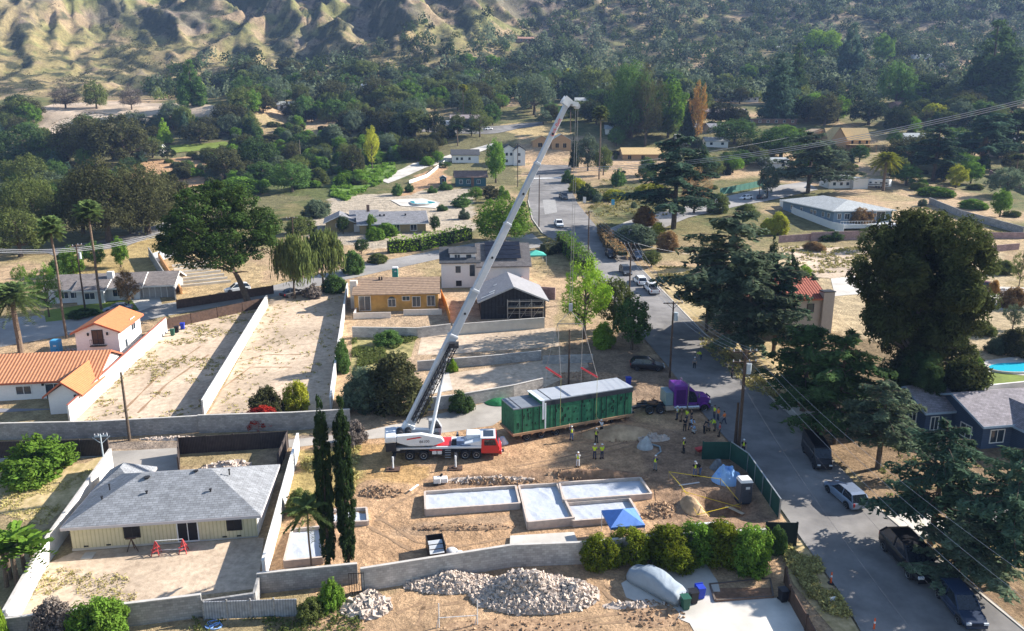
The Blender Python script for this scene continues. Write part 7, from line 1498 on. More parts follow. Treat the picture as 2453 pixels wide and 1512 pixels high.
pool([(2368, 882), (2390, 892), (2440, 896), (2490, 890), (2490, 872), (2440, 870), (2390, 873)], 'kidney shaped turquoise pool at the right edge'); pool([(985, 489), (1000, 494), (1035, 492), (1042, 487), (1015, 482), (985, 483)], 'turquoise pool behind the grey ranch house')
drape('pool_patio', [(935, 480), (1010, 476), (1055, 486), (1045, 500), (960, 494)], PAD, .05, kind='structure')
# ------------------------------------------------------------------ vehicles
PW_ = paint('white_car_paint', (.72, .73, .74)); PS = paint('silver_blue_paint', (.22, .27, .36), .3); PK = paint('black_car_paint', (.012, .012, .015)); PNV = paint('dark_blue_paint', (.02, .035, .07)); PM = paint('maroon_paint', (.10, .015, .025)); PG = paint('dark_grey_paint', (.05, .055, .06))
vehicle('suv', (594, 697), (545, 703), PW_, 'white four by four parked by the brown fence', 'parked_car')
vehicle('pickup', (1576, 716), (1545, 684), PW_, 'white pickup truck parked under the roadside pole')
vehicle('suv', (1545, 692), (1520, 668), PW_, 'white car parked just behind the white pickup'); vehicle('suv', (1487, 645), (1510, 668), PG, 'dark car parked behind the two white vehicles')
vehicle('pickup', (1346, 543), (1328, 552) if 0 else (1327, 535), PW_, 'white pickup driving through the junction') if 0 else vehicle('pickup', (1331, 533), (1346, 552), PW_, 'white pickup driving through the junction')
vehicle('pickup', (1338, 463), (1362, 490), PG, 'dark flatbed truck loaded with junk below the corner bushes', 'flatbed_truck', 'truck', sc=1.15); vehicle('suv', (1452, 605), (1474, 628), PK, 'black car in hedge shade behind a grey car'); vehicle('suv', (1513, 612), (1538, 628), PNV, 'dark car parked at the end of the brown hedge')
vehicle('suv', (2056, 1226), (1993, 1172), PS, 'silver blue hatchback parked in tree shade on the street', 'parked_car')
vehicle('van', (1928, 1062), (1984, 1152), PK, 'black delivery van parked above the silver hatchback', sc=.88)
vehicle('suv', (2140, 1312), (2215, 1395), PK, 'big black off roader parked under the cedar branches', sc=1.3); vehicle('suv', (2225, 1395), (2270, 1450), PK, 'black car squeezed between the off roader and the blue pickup') if 0 else None; vehicle('suv', (2265, 1425), (2330, 1505), PNV, 'dark blue car parked ahead of the big black off roader')
vehicle('suv', (1520, 884), (1578, 886), PK, 'shiny black car parked behind the purple truck'); vehicle('pickup', (1712, 762), (1750, 748), PW_, 'white pickup half hidden under the cedars'); vehicle('sedan', (2372, 694), (2336, 690), PM, 'maroon car on the driveway at far right')
vehicle('suv', (1803, 477), (1771, 480), PW_, 'white car on the side street beyond the big cedar'); vehicle('suv', (1812, 480), (1840, 474), PG, 'dark car parked behind the thin pole on the side street'); vehicle('sedan', (300, 745), (268, 748), PS, 'grey blue sedan behind the orange tiled garage'); vehicle('sedan', (690, 712), (712, 706), PK, 'black car behind the white trunked pepper trees')
vehicle('van', (1122, 314), (1155, 313), mat('pale_blue_paint', (.35, .45, .6), .4), 'pale blue van parked beside the white trailers', sc=.9); vehicle('suv', (1158, 313), (1180, 311), PW_, 'white car in front of the pale blue van'); vehicle('suv', (1392, 378), (1378, 376), PW_, 'x') if 0 else None
vehicle('suv', (1700, 0), (0, 0), PW_, '') if 0 else None
def trailer(px0, px1, label, h_=2.6):
    A = W(*px0); B = W(*px1); L = (B-A).length; t = thing('travel_trailer', label, 'trailer', A, heading(A, B)); mb = MB(); mb.b2(0, L, 0, 2.3, .6, h_+.4); mb.build('body', PW_, t, .12)
    for k in range(max(2, int(L/1.6))): mb = MB(); mb.box((k+.5)*L/max(2, int(L/1.6)), -.01, h_*.7, .8, .04, .5); mb.build('window', GLASS, t)
    mb = MB(); mb.b2(.1, L-.1, -.02, -.001, 1.0, 1.25); mb.build('stripe', BLACKP, t)
    for x_ in (L*.4, L*.55):
        for y_ in (.1, 2.2): wheel(t, x_, y_, .35, .2, mid=1.0)
trailer((1054, 303), (1108, 303), 'long white travel trailer on the upper road'); trailer((2078, 449), (2128, 455), 'white recreational trailer behind the date palm')
# mailbox of junk on the flatbed
# ------------------------------------------------------------------ people
person(1369, 1056, 'reach', 95, 'worker in yellow vest reaching up to the module, left of the others', 'yellow', 'grey', 'jeans'); person(1441, 1040, 'reach', 130, 'worker with pale sleeves pulling at the trailer edge', None, 'white', 'black'); person(1428, 1061, 'stand', 60, 'worker in yellow vest standing just below the trailer', 'yellow', 'brown', 'black')
person(1424, 1100, 'fold', 70, 'left one of two yellow vested workers in the open dirt', 'yellow', 'yellow', 'navy'); person(1442, 1100, 'stand', 110, 'right one of two workers, in full yellow shirt', None, 'yellow', 'navy')
person(1384, 1120, 'phone', 80, 'person photographing, in white top and pale trousers', 'yellow', 'white', 'white'); person(1569, 1128, 'phone', 60, 'worker in yellow vest holding a white drawing', 'yellow', 'navy', 'grey'); person(1638, 1085, 'stand', 200, 'worker in yellow vest and shorts alone in the shade', 'yellow', 'black', 'black')
person(1664, 1143, 'stand', 95, 'worker in bright yellow vest beside one in jeans', 'yellow', 'black', 'jeans'); person(1677, 1140, 'bend', 200, 'worker in dark top and blue jeans bending', None, 'black', 'jeans'); person(1780, 1088, 'stand', 250, 'worker in black with reflective harness on the street', 'yellow', 'black', 'black')
person(1622, 1006, 'stand', 150, 'worker in white helmet and yellow vest before the purple cab', 'yellow', 'white', 'navy'); person(1632, 1010, 'stand', 170, 'worker in brown jacket beside the purple cab', None, 'brown', 'brown', False); person(1645, 1012, 'walk', 220, 'worker in yellow vest in the middle of the group', 'yellow', 'yellow', 'navy', False)
person(1640, 1033, 'stand', 80, 'tall figure all in black at the left of the crowd', None, 'black', 'black', False); person(1656, 1014, 'stand', 190, 'person in black shirt behind the blue shirted one', None, 'black', 'navy', False); person(1652, 1030, 'bend', 300, 'person in light blue shirt leaning forward', None, 'lightblue', 'navy', False); person(1665, 1038, 'crouch', 200, 'crouching person in pale blue and white', None, 'lightblue', 'white', False)
person(1686, 1038, 'bend', 30, 'person in dark clothes bending over the equipment', None, 'black', 'black', False); person(1698, 1034, 'crouch', 100, 'crouching person in grey in the shade edge', None, 'grey', 'brown', False); person(1713, 1032, 'bend', 200, 'bending worker in yellow vest at the right of the crowd', 'yellow', 'yellow', 'brown', False); person(1723, 1046, 'stand', 170, 'person in red shirt in the shade', None, 'red', 'black', False)
person(1711, 1004, 'stand', 190, 'worker in yellow vest beside the orange one', 'yellow', 'yellow', 'navy', False); person(1720, 1009, 'stand', 200, 'worker in orange shirt behind the yellow one', None, 'orange', 'navy', False); person(1734, 1018, 'walk', 150, 'worker in orange shirt striding alone on the street', None, 'orange', 'navy', False)
person(1679, 864, 'bend', 200, 'worker in yellow vest bending on the upper street', 'yellow', 'yellow', 'navy', False); person(1663, 884, 'stand', 260, 'worker in white helmet standing in the street shade', None, 'grey', 'black'); person(1753, 908, 'stand', 200, 'dark clothed person standing at the kerb', None, 'black', 'black', False)
# ------------------------------------------------------------------ utility poles and wires
PWD = mat('pole_wood', (.075, .05, .035), .95, .3, 4, .4); WIRE = mat('aluminium_wire', (.38, .38, .4), .5, .1, 4); INS = mat('insulator', (.5, .5, .52), .3, .1, 5); TRF = mat('transformer_grey', (.42, .47, .5), .5, .1, 3)
def pole(px, yb, yt, label, arms=1, rz=0, tf=False, r=.16, m=PWD, aw=2.6, pyoff=0):
    p = W(px, yb); h_ = top_h(p, yt); t = thing('utility_pole', label, 'utility pole', p, rz); mb = MB(); mb.tube((0, 0, -.5), (0, 0, h_), r, r*.65, 10); mb.build('pole', m, t)
    for k in range(arms):
        z = h_-.35-k*1.1; mb = MB(); mb.b2(-aw/2, aw/2, .12, .24, z, z+.14); mb.bar((-.8, .18, z), (0, .05, z-.7), .05); mb.bar((.8, .18, z), (0, .05, z-.7), .05); o = mb.build('crossarm', m, t)
        for x_ in (-aw*.46, -aw*.2, aw*.2, aw*.46): mb = MB(); mb.tube((x_, .18, z+.14), (x_, .18, z+.36), .06, .04, 7); mb.build('insulator', INS, o)
    if tf: mb = MB(); mb.tube((.42, 0, h_-2.6), (.42, 0, h_-1.5), .28, n=12); mb.bar((0, 0, h_-1.8), (.3, 0, h_-1.8), .08); mb.build('transformer', TRF, t)
    return p+Vector((0, 0, h_)), rz
pA, _ = pole(1768, 1085, 838, 'tall pole with crossarms beside the site entrance', 2, R(5), True, .2); pA2, _ = pole(1760, 1078, 965, 'short thick pole stub next to the tall entrance pole', 0, 0, False, .2)
pB, _ = pole(1604, 905, 722, 'pole with crossarm above the purple truck', 1, R(5), True); pC, _ = pole(1507, 715, 582, 'pole with double crossarms beside the white pickup', 2, R(-10)); pD, _ = pole(1408, 640, 505, 'pole at the corner of the yellow green hedge', 1, R(20), aw=1.6)
pE, _ = pole(1291, 545, 420, 'pole beside the junction left of the white pickup', 0); pF, _ = pole(311, 1055, 892, 'bare pole standing in front of the first empty lot', 0, 0, False, .17, BARK); pG, _ = pole(204, 742, 585, 'pole with grey transformer before the long brown roof', 1, R(70), True)
pH, _ = pole(1362, 920, 790, 'slim bare pole between the red spreader bars', 0, 0, False, .13); pI, _ = pole(705, 600, 520, 'pole beside the pepper trees with hanging wires', 1, R(30)); pJ, _ = pole(1435, 430, 385, 'pole on the verge above the junction', 0); pK, _ = pole(1818, 478, 430, 'thin pole on the side street', 0)
pL, _ = pole(1963, 378, 312, 'dark pole in front of the plywood house', 1, R(20)); pM, _ = pole(254, 1140, 1040, 'grey metal service pole at the alley corner', 1, R(15), False, .1, TRF, 1.2); pN, _ = pole(1240, 448, 345, 'wooden pole beside the crane boom', 1, R(10)); pO, _ = pole(721, 395, 335, 'pale thin pole in the dark grove', 0, 0, False, .12, BARK2)
pQ, _ = pole(2000, 258, 195, 'far dark pole right of the dead pale tree', 1)
def cable(a, b, sag, label, r=.03, group=None, m=None):
    mb = MB(); n = 22; prev = None; o = Vector(a)
    for i in range(n+1):
        t = i/n; q = Vector(a).lerp(Vector(b), t)-Vector((0, 0, 4*sag*t*(1-t)))-o
        if prev is not None: mb.tube(prev, q, r, n=4, cap=False)
        prev = q
    tag(mb.build('power_line', m or WIRE, None, loc=o), label, 'power line', group)
def armpt(P, rz, x, dz=-.1): return P+Vector((math.cos(rz)*x, math.sin(rz)*x, dz))
near = [at(2462, 1380, 39.5), at(2462, 1440, 37.4), at(2462, 1512, 35), at(2340, 1520, 37.3), at(2200, 1530, 37)]
WG = 'wires along the street'
for i, (x_, e) in enumerate(zip((1.2, .5, -.5), near[:3])): cable(armpt(pA, R(5), x_), e, .9, 'street wires running from the entrance pole to the lower right corner', .013, 'street wires')
for i, (x_, e) in enumerate(zip((.9, -.9), near[3:])): cable(armpt(pA, R(5), x_, -2.5), e, .8, 'lower street wires from the entrance pole past the silver car', .010, 'lower street wires', mat('dark_wire', (.1, .1, .11), .7))
for x_ in (-1.2, -.5, .5, 1.2): cable(armpt(pB, R(5), x_), armpt(pA, R(5), x_), .9, 'upper street wires between the two lower poles', .014, 'middle street wires')
for x_ in (-1.2, -.5, .5, 1.2): cable(armpt(pC, R(-10), x_), armpt(pB, R(5), x_), .8, 'wires above the parked white pickup', .02, 'upper street wires')
for x_ in (-.7, .0, .7): cable(armpt(pD, R(20), x_), armpt(pC, R(-10), x_*1.5), .6, 'wires above the shaded street by the hedge', .02, 'hedge wires')
for x_ in (-.5, .5): cable(armpt(pE, 0, 0, -.2-.4*x_), armpt(pD, R(20), x_), .6, 'wires over the junction', .02, 'junction wires')
for k in range(3):
    cable(at(1375, 402+k*4, 215), at(2470, 234+k*5, 160), 3, 'thick cable bundle sweeping across the upper right', .06, 'cable bundle')
for k in range(3): cable(at(-20, 596+k*4, 125), at(395, 553+k*4, 160), 1.5, 'cables crossing the palms at the left edge', .035, 'left cables')
cable(at(1810, 1, 300), at(1811, 2, 300), 0, 'x') if 0 else None
cable(pE, at(1240, 430, 225), 2, 'thin wire from the junction pole toward the boom', .02); cable(armpt(pC, R(-10), 1.2), at(1800, 612, 150), 1, 'service wire from the double crossarm pole into the cedars', .02); cable(at(1500, 390, 270), armpt(pL, 0, 0), 1, 'thin cable left of the plywood house pole', .03)
# ------------------------------------------------------------------ trees one can tell apart: kind, leaf, x, base, top, width, label
TREES = [
 ('shrub_fine', 'brown', 2425, 735, 690, 70, 'dry brown bush at the far right driveway'), ('shrub_fine', 'olive', 2400, 655, 625, 60, 'olive scrub on the dry slope at right'), ('wispy', 'olive', 2440, 690, 600, 40, 'thin sapling at the right edge above the maroon car'), ('shrub_fine', 'umber', 2440, 850, 790, 90, 'dark bushes behind the pool at right'), ('shrub_fine', 'grey', 2385, 845, 810, 50, 'grey green bush left of the pool'), ('wispy', 'grey', 2425, 790, 730, 50, 'bare stemmed sapling above the pool bushes'), ('shrub_fine', 'olive', 2350, 800, 770, 60, 'low olive bush behind the enormous tree'), ('shrub_fine', 'rust', 2380, 705, 672, 24, 'little leaning dry shrub by the maroon car'), ('shrub_fine', 'hedge', 2340, 885, 858, 40, 'green plants at the pool corner'), ('round', 'hedge', 2245, 985, 895, 36, 'small tree by the white wall beside the navy house'),
 ('round', 'olive', 1560, 640, 600, 50, 'olive bush at the roadside by the dark car'), ('shrub_fine', 'yellow', 1840, 560, 525, 50, 'yellow brush below the side street'), ('shrub_fine', 'olive', 1790, 520, 490, 60, 'olive brush below the side street'), ('shrub_fine', 'brown', 1950, 600, 580, 50, 'brown weeds along the pink wall'), ('wispy', 'umber', 1700, 640, 560, 60, 'small dark tree left of the armed cedar'),
 ('stone_pine', 'pine', 600, 735, 440, 275, 'huge umbrella pine with leaning trunk over the terraced lot'),
 ('pepper', 'olive', 706, 716, 556, 105, 'drooping pepper tree with white trunk by the cross street'), ('pepper', 'olive', 775, 700, 545, 110, 'taller drooping pepper tree right of the white trunked one'),
 ('column', 'cypress', 790, 1368, 945, 40, 'left one of two tall dark cypress columns'), ('column', 'cypress', 836, 1362, 945, 46, 'right one of two tall dark cypress columns, bulging lower down'),
 ('queen_palm', 'palm', 747, 1382, 1185, 110, 'feathery palm with drooping dead fronds left of the cypresses'),
 ('date_palm', 'palm', 50, 845, 662, 125, 'stout date palm behind the orange tiled house'), ('fan_palm', 'palm', 243, 742, 482, 60, 'tallest thin fan palm in front of the long brown roof'), ('fan_palm', 'palm', 160, 810, 520, 58, 'thin fan palm left of the tallest one'), ('date_palm', 'yellow', 2115, 458, 356, 66, 'golden date palm behind the long blue house'),
 ('fan_palm', 'olive', 1435, 430, 255, 36, 'tall fan palm right of the thin cypress'), ('fan_palm', 'olive', 1366, 318, 252, 26, 'fan palm just right of the crane tip'), ('fan_palm', 'yellow', 1110, 288, 203, 22, 'slim palm in front of the olive round tree'), ('fan_palm', 'mid', 1096, 350, 300, 26, 'short palm below the parked trailers'), ('fan_palm', 'olive', 2430, 440, 370, 34, 'small palm at the right edge'),
 ('cedar', 'blue', 1613, 548, 328, 240, 'big spreading cedar beside the side street'), ('bare', 'brown', 1662, 512, 395, 100, 'dark bare tree leaning right of the big cedar'),
 ('cedar_b', 'grey', 1740, 830, 512, 300, 'tall cedar with long arms over the parked cars'), ('cedar_c', 'grey', 1785, 860, 600, 230, 'cedar standing lower right of the tall armed cedar'), ('cedar', 'blue', 1852, 850, 640, 180, 'dark cedar left of the red tiled house'), ('cedar_b', 'dark', 1692, 795, 600, 130, 'smaller cedar at the kerb above the double crossarm pole'),
 ('cedar_c', 'dark', 1922, 985, 775, 230, 'very dark cedar in front of the red tiled house'), ('cedar', 'dark', 1998, 1062, 800, 250, 'widest very dark cedar above the black van'), ('cedar_b', 'grey', 2103, 1122, 915, 200, 'bright tipped cedar over the tree row by the white wall'),
 ('cedar', 'blue', 2228, 1305, 1020, 280, 'broad green cedar in front of the navy house'), ('cedar_b', 'blue', 2400, 1400, 1070, 230, 'tall cedar with bare limbs at the right edge'), ('cedar_c', 'grey', 2300, 1400, 1250, 230, 'low cedar boughs over the black truck'),
 ('eucalyptus', 'bigtree', 2172, 955, 488, 340, 'enormous dark brown green tree filling the right side'), ('eucalyptus', 'dark', 2200, 1000, 840, 120, 'drooping dark lower bough tree by the white wall'),
 ('cone', 'cypress', 1848, 665, 555, 36, 'narrow dark cypress left of the red roof'), ('cone', 'cypress', 1893, 680, 590, 44, 'dark pointed shrub beside the red roof'), ('round', 'lime', 1925, 675, 635, 36, 'little lime shrub above the red roof'),
 ('wispy', 'lime', 1400, 812, 628, 150, 'yellow green airy tree right of the black house'), ('round', 'mid', 1513, 838, 712, 95, 'dense dark green tree at the kerb corner'), ('round', 'olive', 1470, 790, 665, 80, 'olive tree between the yellow green and dark green trees'), ('oak', 'hedge', 1205, 582, 470, 155, 'full green tree beside the hedge and junction'),
 ('shrub_fine', 'lime', 1445, 830, 775, 60, 'small bright bush under the kerb trees'), ('shrub_fine', 'grey', 870, 975, 885, 120, 'grey green bush left of the gate opening'), ('shrub_fine', 'umber', 955, 980, 855, 150, 'large dark bush beside the crane boom base'), ('shrub_fine', 'mid', 822, 890, 815, 42, 'upright bush on the end of the white wall'), ('shrub_fine', 'mid', 930, 825, 793, 65, 'green bush under the yellow house wall'), ('shrub', 'dark', 1107, 985, 935, 58, 'round bush against the grey wall behind the crane'), ('shrub', 'lime', 1082, 890, 860, 28, 'small lime bush by the pale slab'),
 ('shrub_fine', 'umber', 640, 1000, 930, 85, 'shrub spilling over the alley wall'), ('shrub_fine', 'yellow', 712, 985, 915, 60, 'pale yellow shrub beside the bougainvillea'), ('shrub_fine', 'red', 630, 1022, 975, 70, 'red bougainvillea hanging on the alley wall'), ('shrub_fine', 'twig', 850, 1062, 1010, 60, 'leafless grey shrub right of the cypresses'), ('shrub', 'hedge', 90, 1142, 1052, 160, 'big round yellow green bush on the dry lawn'), ('shrub', 'hedge', 796, 1455, 1385, 62, 'round green bush beside the iron gate'),
 ('shrub_fine', 'hedge', 240, 1540, 1440, 130, 'green bush in front of the bottom wall'), ('shrub_fine', 'twig', 140, 1530, 1440, 100, 'bare purple grey shrub left of the green bush'), ('shrub', 'lime', 5, 1560, 1425, 40, 'yellow bush in the bottom left corner'), ('banana', 'hedge', 55, 1390, 1225, 160, 'clump of banana plants over the white wall'), ('shrub_fine', 'olive', 745, 1480, 1435, 60, 'weedy bush left of the rubble slabs'),
 ('shrub_fine', 'olive', 722, 1225, 1175, 70, 'bright weeds behind the feathery palm'), ('round', 'hedge', 1188, 438, 336, 54, 'bright lime green tree between the two white houses'), ('cone', 'lime', 396, 346, 277, 42, 'lone lime green cone tree among dark oaks'), ('wispy', 'yellow', 892, 408, 306, 48, 'yellow topped tree on a slim trunk'),
 ('oak_b', 'umber', 845, 420, 346, 62, 'flat topped tree behind the grassy bank'), ('oak', 'umber', 1002, 385, 330, 62, 'small dark oak beside the pale track'), ('cone', 'night', 1375, 405, 318, 26, 'thin black cypress right of the framed house'), ('round', 'grey', 1408, 410, 325, 52, 'grey green tree right of the black cypress'), ('round', 'olive', 1445, 420, 350, 40, 'olive tree behind the fan palm'),
 ('oak_big', 'umber', 355, 560, 400, 190, 'broad old oak with dark trunk beside the umbrella pine'), ('oak_big', 'umber', 262, 580, 385, 200, 'large oak left of the broad old one'), ('oak_b', 'dark', 200, 560, 430, 130, 'dark oak at the left of the oak group'), ('oak_c', 'umber', 420, 545, 415, 110, 'oak with tangled limbs touching the pine'), ('wispy', 'umber', 312, 560, 470, 60, 'thin young oak in front of the oak group'),
 ('oak_big', 'umber', 215, 395, 278, 170, 'dark rounded oak beneath the pale plateau'), ('oak_b', 'umber', 300, 400, 275, 150, 'second dark oak beneath the pale plateau'), ('oak_c', 'dark', 60, 400, 300, 130, 'dark green oak near the left edge'), ('oak', 'hedge', 125, 395, 342, 88, 'light green round tree in front of the left oaks'), ('oak', 'hedge', 210, 405, 352, 46, 'small light green tree below the oaks'),
 ('oak_c', 'olive', 70, 470, 370, 110, 'olive green pine like tree at the left edge'), ('oak_big', 'olive', 85, 560, 420, 140, 'broad olive green tree left of the fan palms'), ('oak_b', 'olive', 50, 615, 500, 140, 'olive tree above the long brown roof'), ('oak_c', 'grey', 20, 500, 450, 60, 'grey green tree cut by the left edge'),
 ('round', 'hedge', 178, 672, 592, 50, 'bright shrub tree behind the transformer pole'), ('round', 'mid', 228, 640, 580, 60, 'round tree behind the tallest palm'), ('round', 'hedge', 290, 640, 570, 42, 'small round tree on the straw slope'), ('shrub', 'mid', 155, 660, 600, 60, 'green shrub behind the palms'),
 ('wispy', 'hedge', 118, 760, 636, 66, 'leafy street tree with bare trunk'), ('wispy', 'hedge', 52, 690, 636, 34, 'thin street tree at the left'), ('wispy', 'brown', 310, 740, 645, 64, 'half bare brown tree before the garage'), ('shrub', 'dark', 300, 758, 735, 50, 'clipped dark shrub by the street at left'), ('shrub', 'dark', 200, 757, 738, 70, 'row of dark shrubs before the pale house'),
 ('shrub_fine', 'mid', 845, 655, 602, 55, 'green shrub by the cross street'), ('shrub_fine', 'mid', 800, 700, 660, 60, 'rounded shrub below the pepper trees'), ('shrub_fine', 'olive', 905, 630, 608, 46, 'low shrub left of the long hedge'), ('shrub', 'twig', 748, 712, 680, 50, 'thin grey bush between the pepper trees'),
 ('round', 'dark', 822, 560, 516, 28, 'clipped ball tree by the grey ranch drive'), ('round', 'dark', 1042, 555, 516, 30, 'clipped ball tree at the right end of the grey ranch'), ('shrub_fine', 'hedge', 890, 560, 515, 28, 'lime shrub at the grey ranch corner'), ('shrub_fine', 'hedge', 925, 565, 535, 60, 'bushes below the grey ranch windows'), ('shrub_fine', 'hedge', 898, 575, 545, 44, 'light green bushes left of the hedge'), ('round', 'dark', 866, 608, 572, 34, 'clipped tree at the foot of the drive'),
 ('shrub', 'mid', 952, 468, 440, 28, 'round clipped bush above the pool'), ('shrub', 'dark', 980, 460, 440, 26, 'dark clipped bush right of the round one'), ('shrub', 'mid', 1036, 462, 446, 22, 'ball bush above the patio'), ('shrub', 'mid', 1068, 455, 436, 30, 'ball bush left of the teal cottage'), ('round', 'hedge', 1140, 480, 448, 34, 'small flat topped tree right of the pool'), ('round', 'umber', 1175, 484, 444, 38, 'umbrella shaped dark tree right of the pool'), ('shrub', 'hedge', 1205, 475, 446, 30, 'lime bush behind the full green tree'), ('shrub', 'mid', 1105, 495, 470, 50, 'hedge ball right of the pool'), ('shrub', 'mid', 1060, 505, 490, 26, 'low bush at the pool corner'), ('shrub', 'grey', 1112, 525, 498, 26, 'spiky agave like bush on the gravel'), ('shrub', 'mid', 1120, 470, 462, 30, 'low clipped bush beside the pool patio'),
 ('shrub', 'mid', 1362, 438, 408, 32, 'dark bush at the street corner'), ('shrub_fine', 'yellow', 1383, 460, 428, 44, 'yellow bush on the corner lot'), ('shrub', 'dark', 1408, 478, 440, 52, 'dark corner bush behind the flatbed truck'), ('shrub', 'mid', 1480, 445, 405, 40, 'bush by the verge pole'), ('shrub', 'grey', 1432, 485, 462, 26, 'small round grey bush'), ('shrub_fine', 'yellow', 1470, 480, 455, 60, 'straw coloured bushes on the corner lot'),
 ('shrub_fine', 'rust', 1542, 540, 495, 62, 'rusty brown bush beside the big cedar'), ('shrub_fine', 'grey', 1520, 590, 540, 100, 'grey green bush behind the brown hedge'), ('shrub_fine', 'yellow', 1575, 580, 535, 50, 'yellow shrub under the cedar trunk'), ('shrub_fine', 'brown', 1600, 600, 555, 50, 'tall brown dead shrubs'), ('shrub_fine', 'olive', 1720, 510, 465, 50, 'wispy shrub beside the side street'),
 ('cedar', 'grey', 1935, 462, 320, 190, 'wide grey green cedar above the pale white house'), ('round', 'grey', 1838, 470, 395, 48, 'willow like grey tree by the teal fence'), ('round', 'mid', 1770, 400, 360, 80, 'round bushes behind the teal fence'), ('round', 'hedge', 1880, 345, 300, 90, 'green tree left of the plywood house'),
 ('round', 'yellow', 2290, 450, 395, 50, 'yellow green tree behind the garden canopy'), ('round', 'hedge', 2325, 440, 388, 50, 'bright green tree right of the yellow one'), ('cedar_b', 'blue', 2235, 435, 300, 140, 'dark cedar behind the garden canopy'), ('cedar', 'blue', 2350, 395, 255, 170, 'broad dark cedar at upper right'), ('cedar_c', 'dark', 2430, 380, 260, 120, 'dark cedar at the upper right edge'), ('round', 'hedge', 2395, 520, 455, 50, 'young lime tree in the walled weedy lot'), ('shrub_fine', 'hedge', 2330, 500, 478, 60, 'low green bushes in the walled lot'),
 ('wispy', 'brown', 2350, 395, 330, 34, 'small thin tree at upper right'), ('shrub_fine', 'yellow', 1862, 560, 510, 50, 'yellow shrubs beside the white vinyl fence'), ('shrub', 'dark', 1985, 575, 552, 60, 'ivy bush on the pink wall'), ('shrub_fine', 'brown', 2060, 545, 500, 60, 'dry brown bush below the long blue house deck'), 
 ('bare', 'umber', 1545, 350, 160, 100, 'pale dead trunked tall tree in the middle distance'), ('round', 'hedge', 1600, 330, 190, 80, 'light green tree right of the dead trunked one'), ('oak_big', 'mid', 1510, 330, 150, 140, 'tall dark green crown behind the dead trunked tree'), ('wispy', 'rust', 1668, 355, 200, 50, 'tall rusty dead tree in the middle distance'), ('cone', 'night', 1648, 350, 210, 40, 'dark tree left of the rusty dead one'),
 ('fir', 'blue', 1862, 290, 118, 100, 'dark conifer left of a pair in the valley'), ('fir', 'dark', 1905, 250, 96, 62, 'slimmer conifer right of the dark one'), ('fir', 'blue', 2032, 200, 48, 60, 'tall dark spire tree in the valley'), ('fir', 'dark', 2365, 255, 38, 140, 'giant irregular conifer at upper right'), ('fir', 'dark', 2395, 250, 70, 90, 'second giant conifer behind the first'), ('oak_b', 'mid', 2145, 255, 145, 80, 'dark green tall tree above the terracotta roof'), ('oak_b', 'night', 2215, 245, 180, 95, 'black green oak right of the tall tree'), ('oak_c', 'umber', 1975, 300, 225, 90, 'dark oak left of the curved trunk tree'), ('oak_b', 'night', 2080, 300, 235, 100, 'dark low oak in front of the curved trunk tree'),
 ('round', 'lime', 1950, 135, 70, 50, 'bright poplar group in the hazy valley, left half'), ('round', 'lime', 1985, 135, 72, 50, 'bright poplar group in the hazy valley, right half'), ('round', 'hedge', 2110, 160, 82, 56, 'round bright tree in the hazy valley'), ('round', 'hedge', 1962, 150, 118, 30, 'small round tree under the poplars'), ('round', 'yellow', 2165, 290, 255, 52, 'yellow green round tree above the cable bundle'), ('shrub_fine', 'yellow', 2235, 290, 250, 60, 'yellow bush above the cable bundle'),
 ('oak', 'yellow', 1892, 250, 195, 70, 'yellowish tree below the two conifers'), ('bare', 'twig', 158, 262, 203, 84, 'bare grey tree standing left on the pale plateau'), ('bare', 'twig', 316, 264, 203, 62, 'bare grey tree in the middle of the pale plateau'), ('oak', 'olive', 232, 262, 195, 62, 'green tree between the two bare trees'), ('oak', 'olive', 52, 305, 236, 60, 'olive tree by the pale road at left'), ('fir', 'mid', 462, 256, 138, 62, 'pointed conifer at the right end of the plateau'),
 ('oak', 'umber', 905, 255, 183, 80, 'tall tree right of the bright white house'), ('oak_b', 'umber', 800, 270, 190, 100, 'dark oak mass left of the bright white house'), ('round', 'hedge', 820, 215, 183, 40, 'light green tree behind the dark oak mass'), ('round', 'hedge', 1118, 165, 128, 44, 'bright round tree in the middle distance'), ('round', 'hedge', 1178, 165, 132, 42, 'second bright round tree in the middle distance'), ('oak', 'olive', 1127, 285, 205, 56, 'olive round tree behind the slim palm'), ('oak_b', 'night', 958, 335, 270, 60, 'black oak in the gully above the yellow topped tree'),
 ('oak_b', 'grey', 1280, 275, 175, 100, 'big grey green tree left of the crane tip'), ('oak_c', 'olive', 1420, 240, 160, 110, 'wide olive tree behind the crane tip'), ('round', 'yellow', 1362, 205, 165, 34, 'yellow autumn tree above the crane tip'), ('round', 'mid', 1180, 300, 248, 44, 'green tree right of the parked trailers'), ('oak', 'night', 1452, 290, 215, 60, 'dark tree right of the tennis court'),
 ('oak', 'umber', 540, 430, 350, 100, 'dark oak above the earth bank'), ('oak_b', 'umber', 480, 345, 290, 90, 'dark oaks beyond the park lawn'), ('oak_c', 'dark', 620, 410, 330, 110, 'dark oak right of the park lawn'), ('shrub_fine', 'grey', 800, 350, 300, 70, 'grey green willow thicket'), ('oak', 'mid', 700, 460, 385, 100, 'dark leafy tree above the pale dirt drive'), ('shrub_fine', 'hedge', 575, 465, 425, 120, 'light green thicket above the umbrella pine'),
]
G['bigtree'] = leafmat('brown_green_leaves', (.10, .115, .042)); G['yellow_shrub'] = leafmat('yellow_green_shrub_leaves', (.17, .19, .02)); G['pine'] = leafmat('pine_needles', (.070, .110, .028))  # yellow_shrub: yellow-green leaf colour of the bushes along the site wall
for kd, lf, x, yb, yt, wd, lb in TREES:
    tree(kd, lf, x, yb, yt, wd, lb, rz=0 if kd == 'stone_pine' else None)
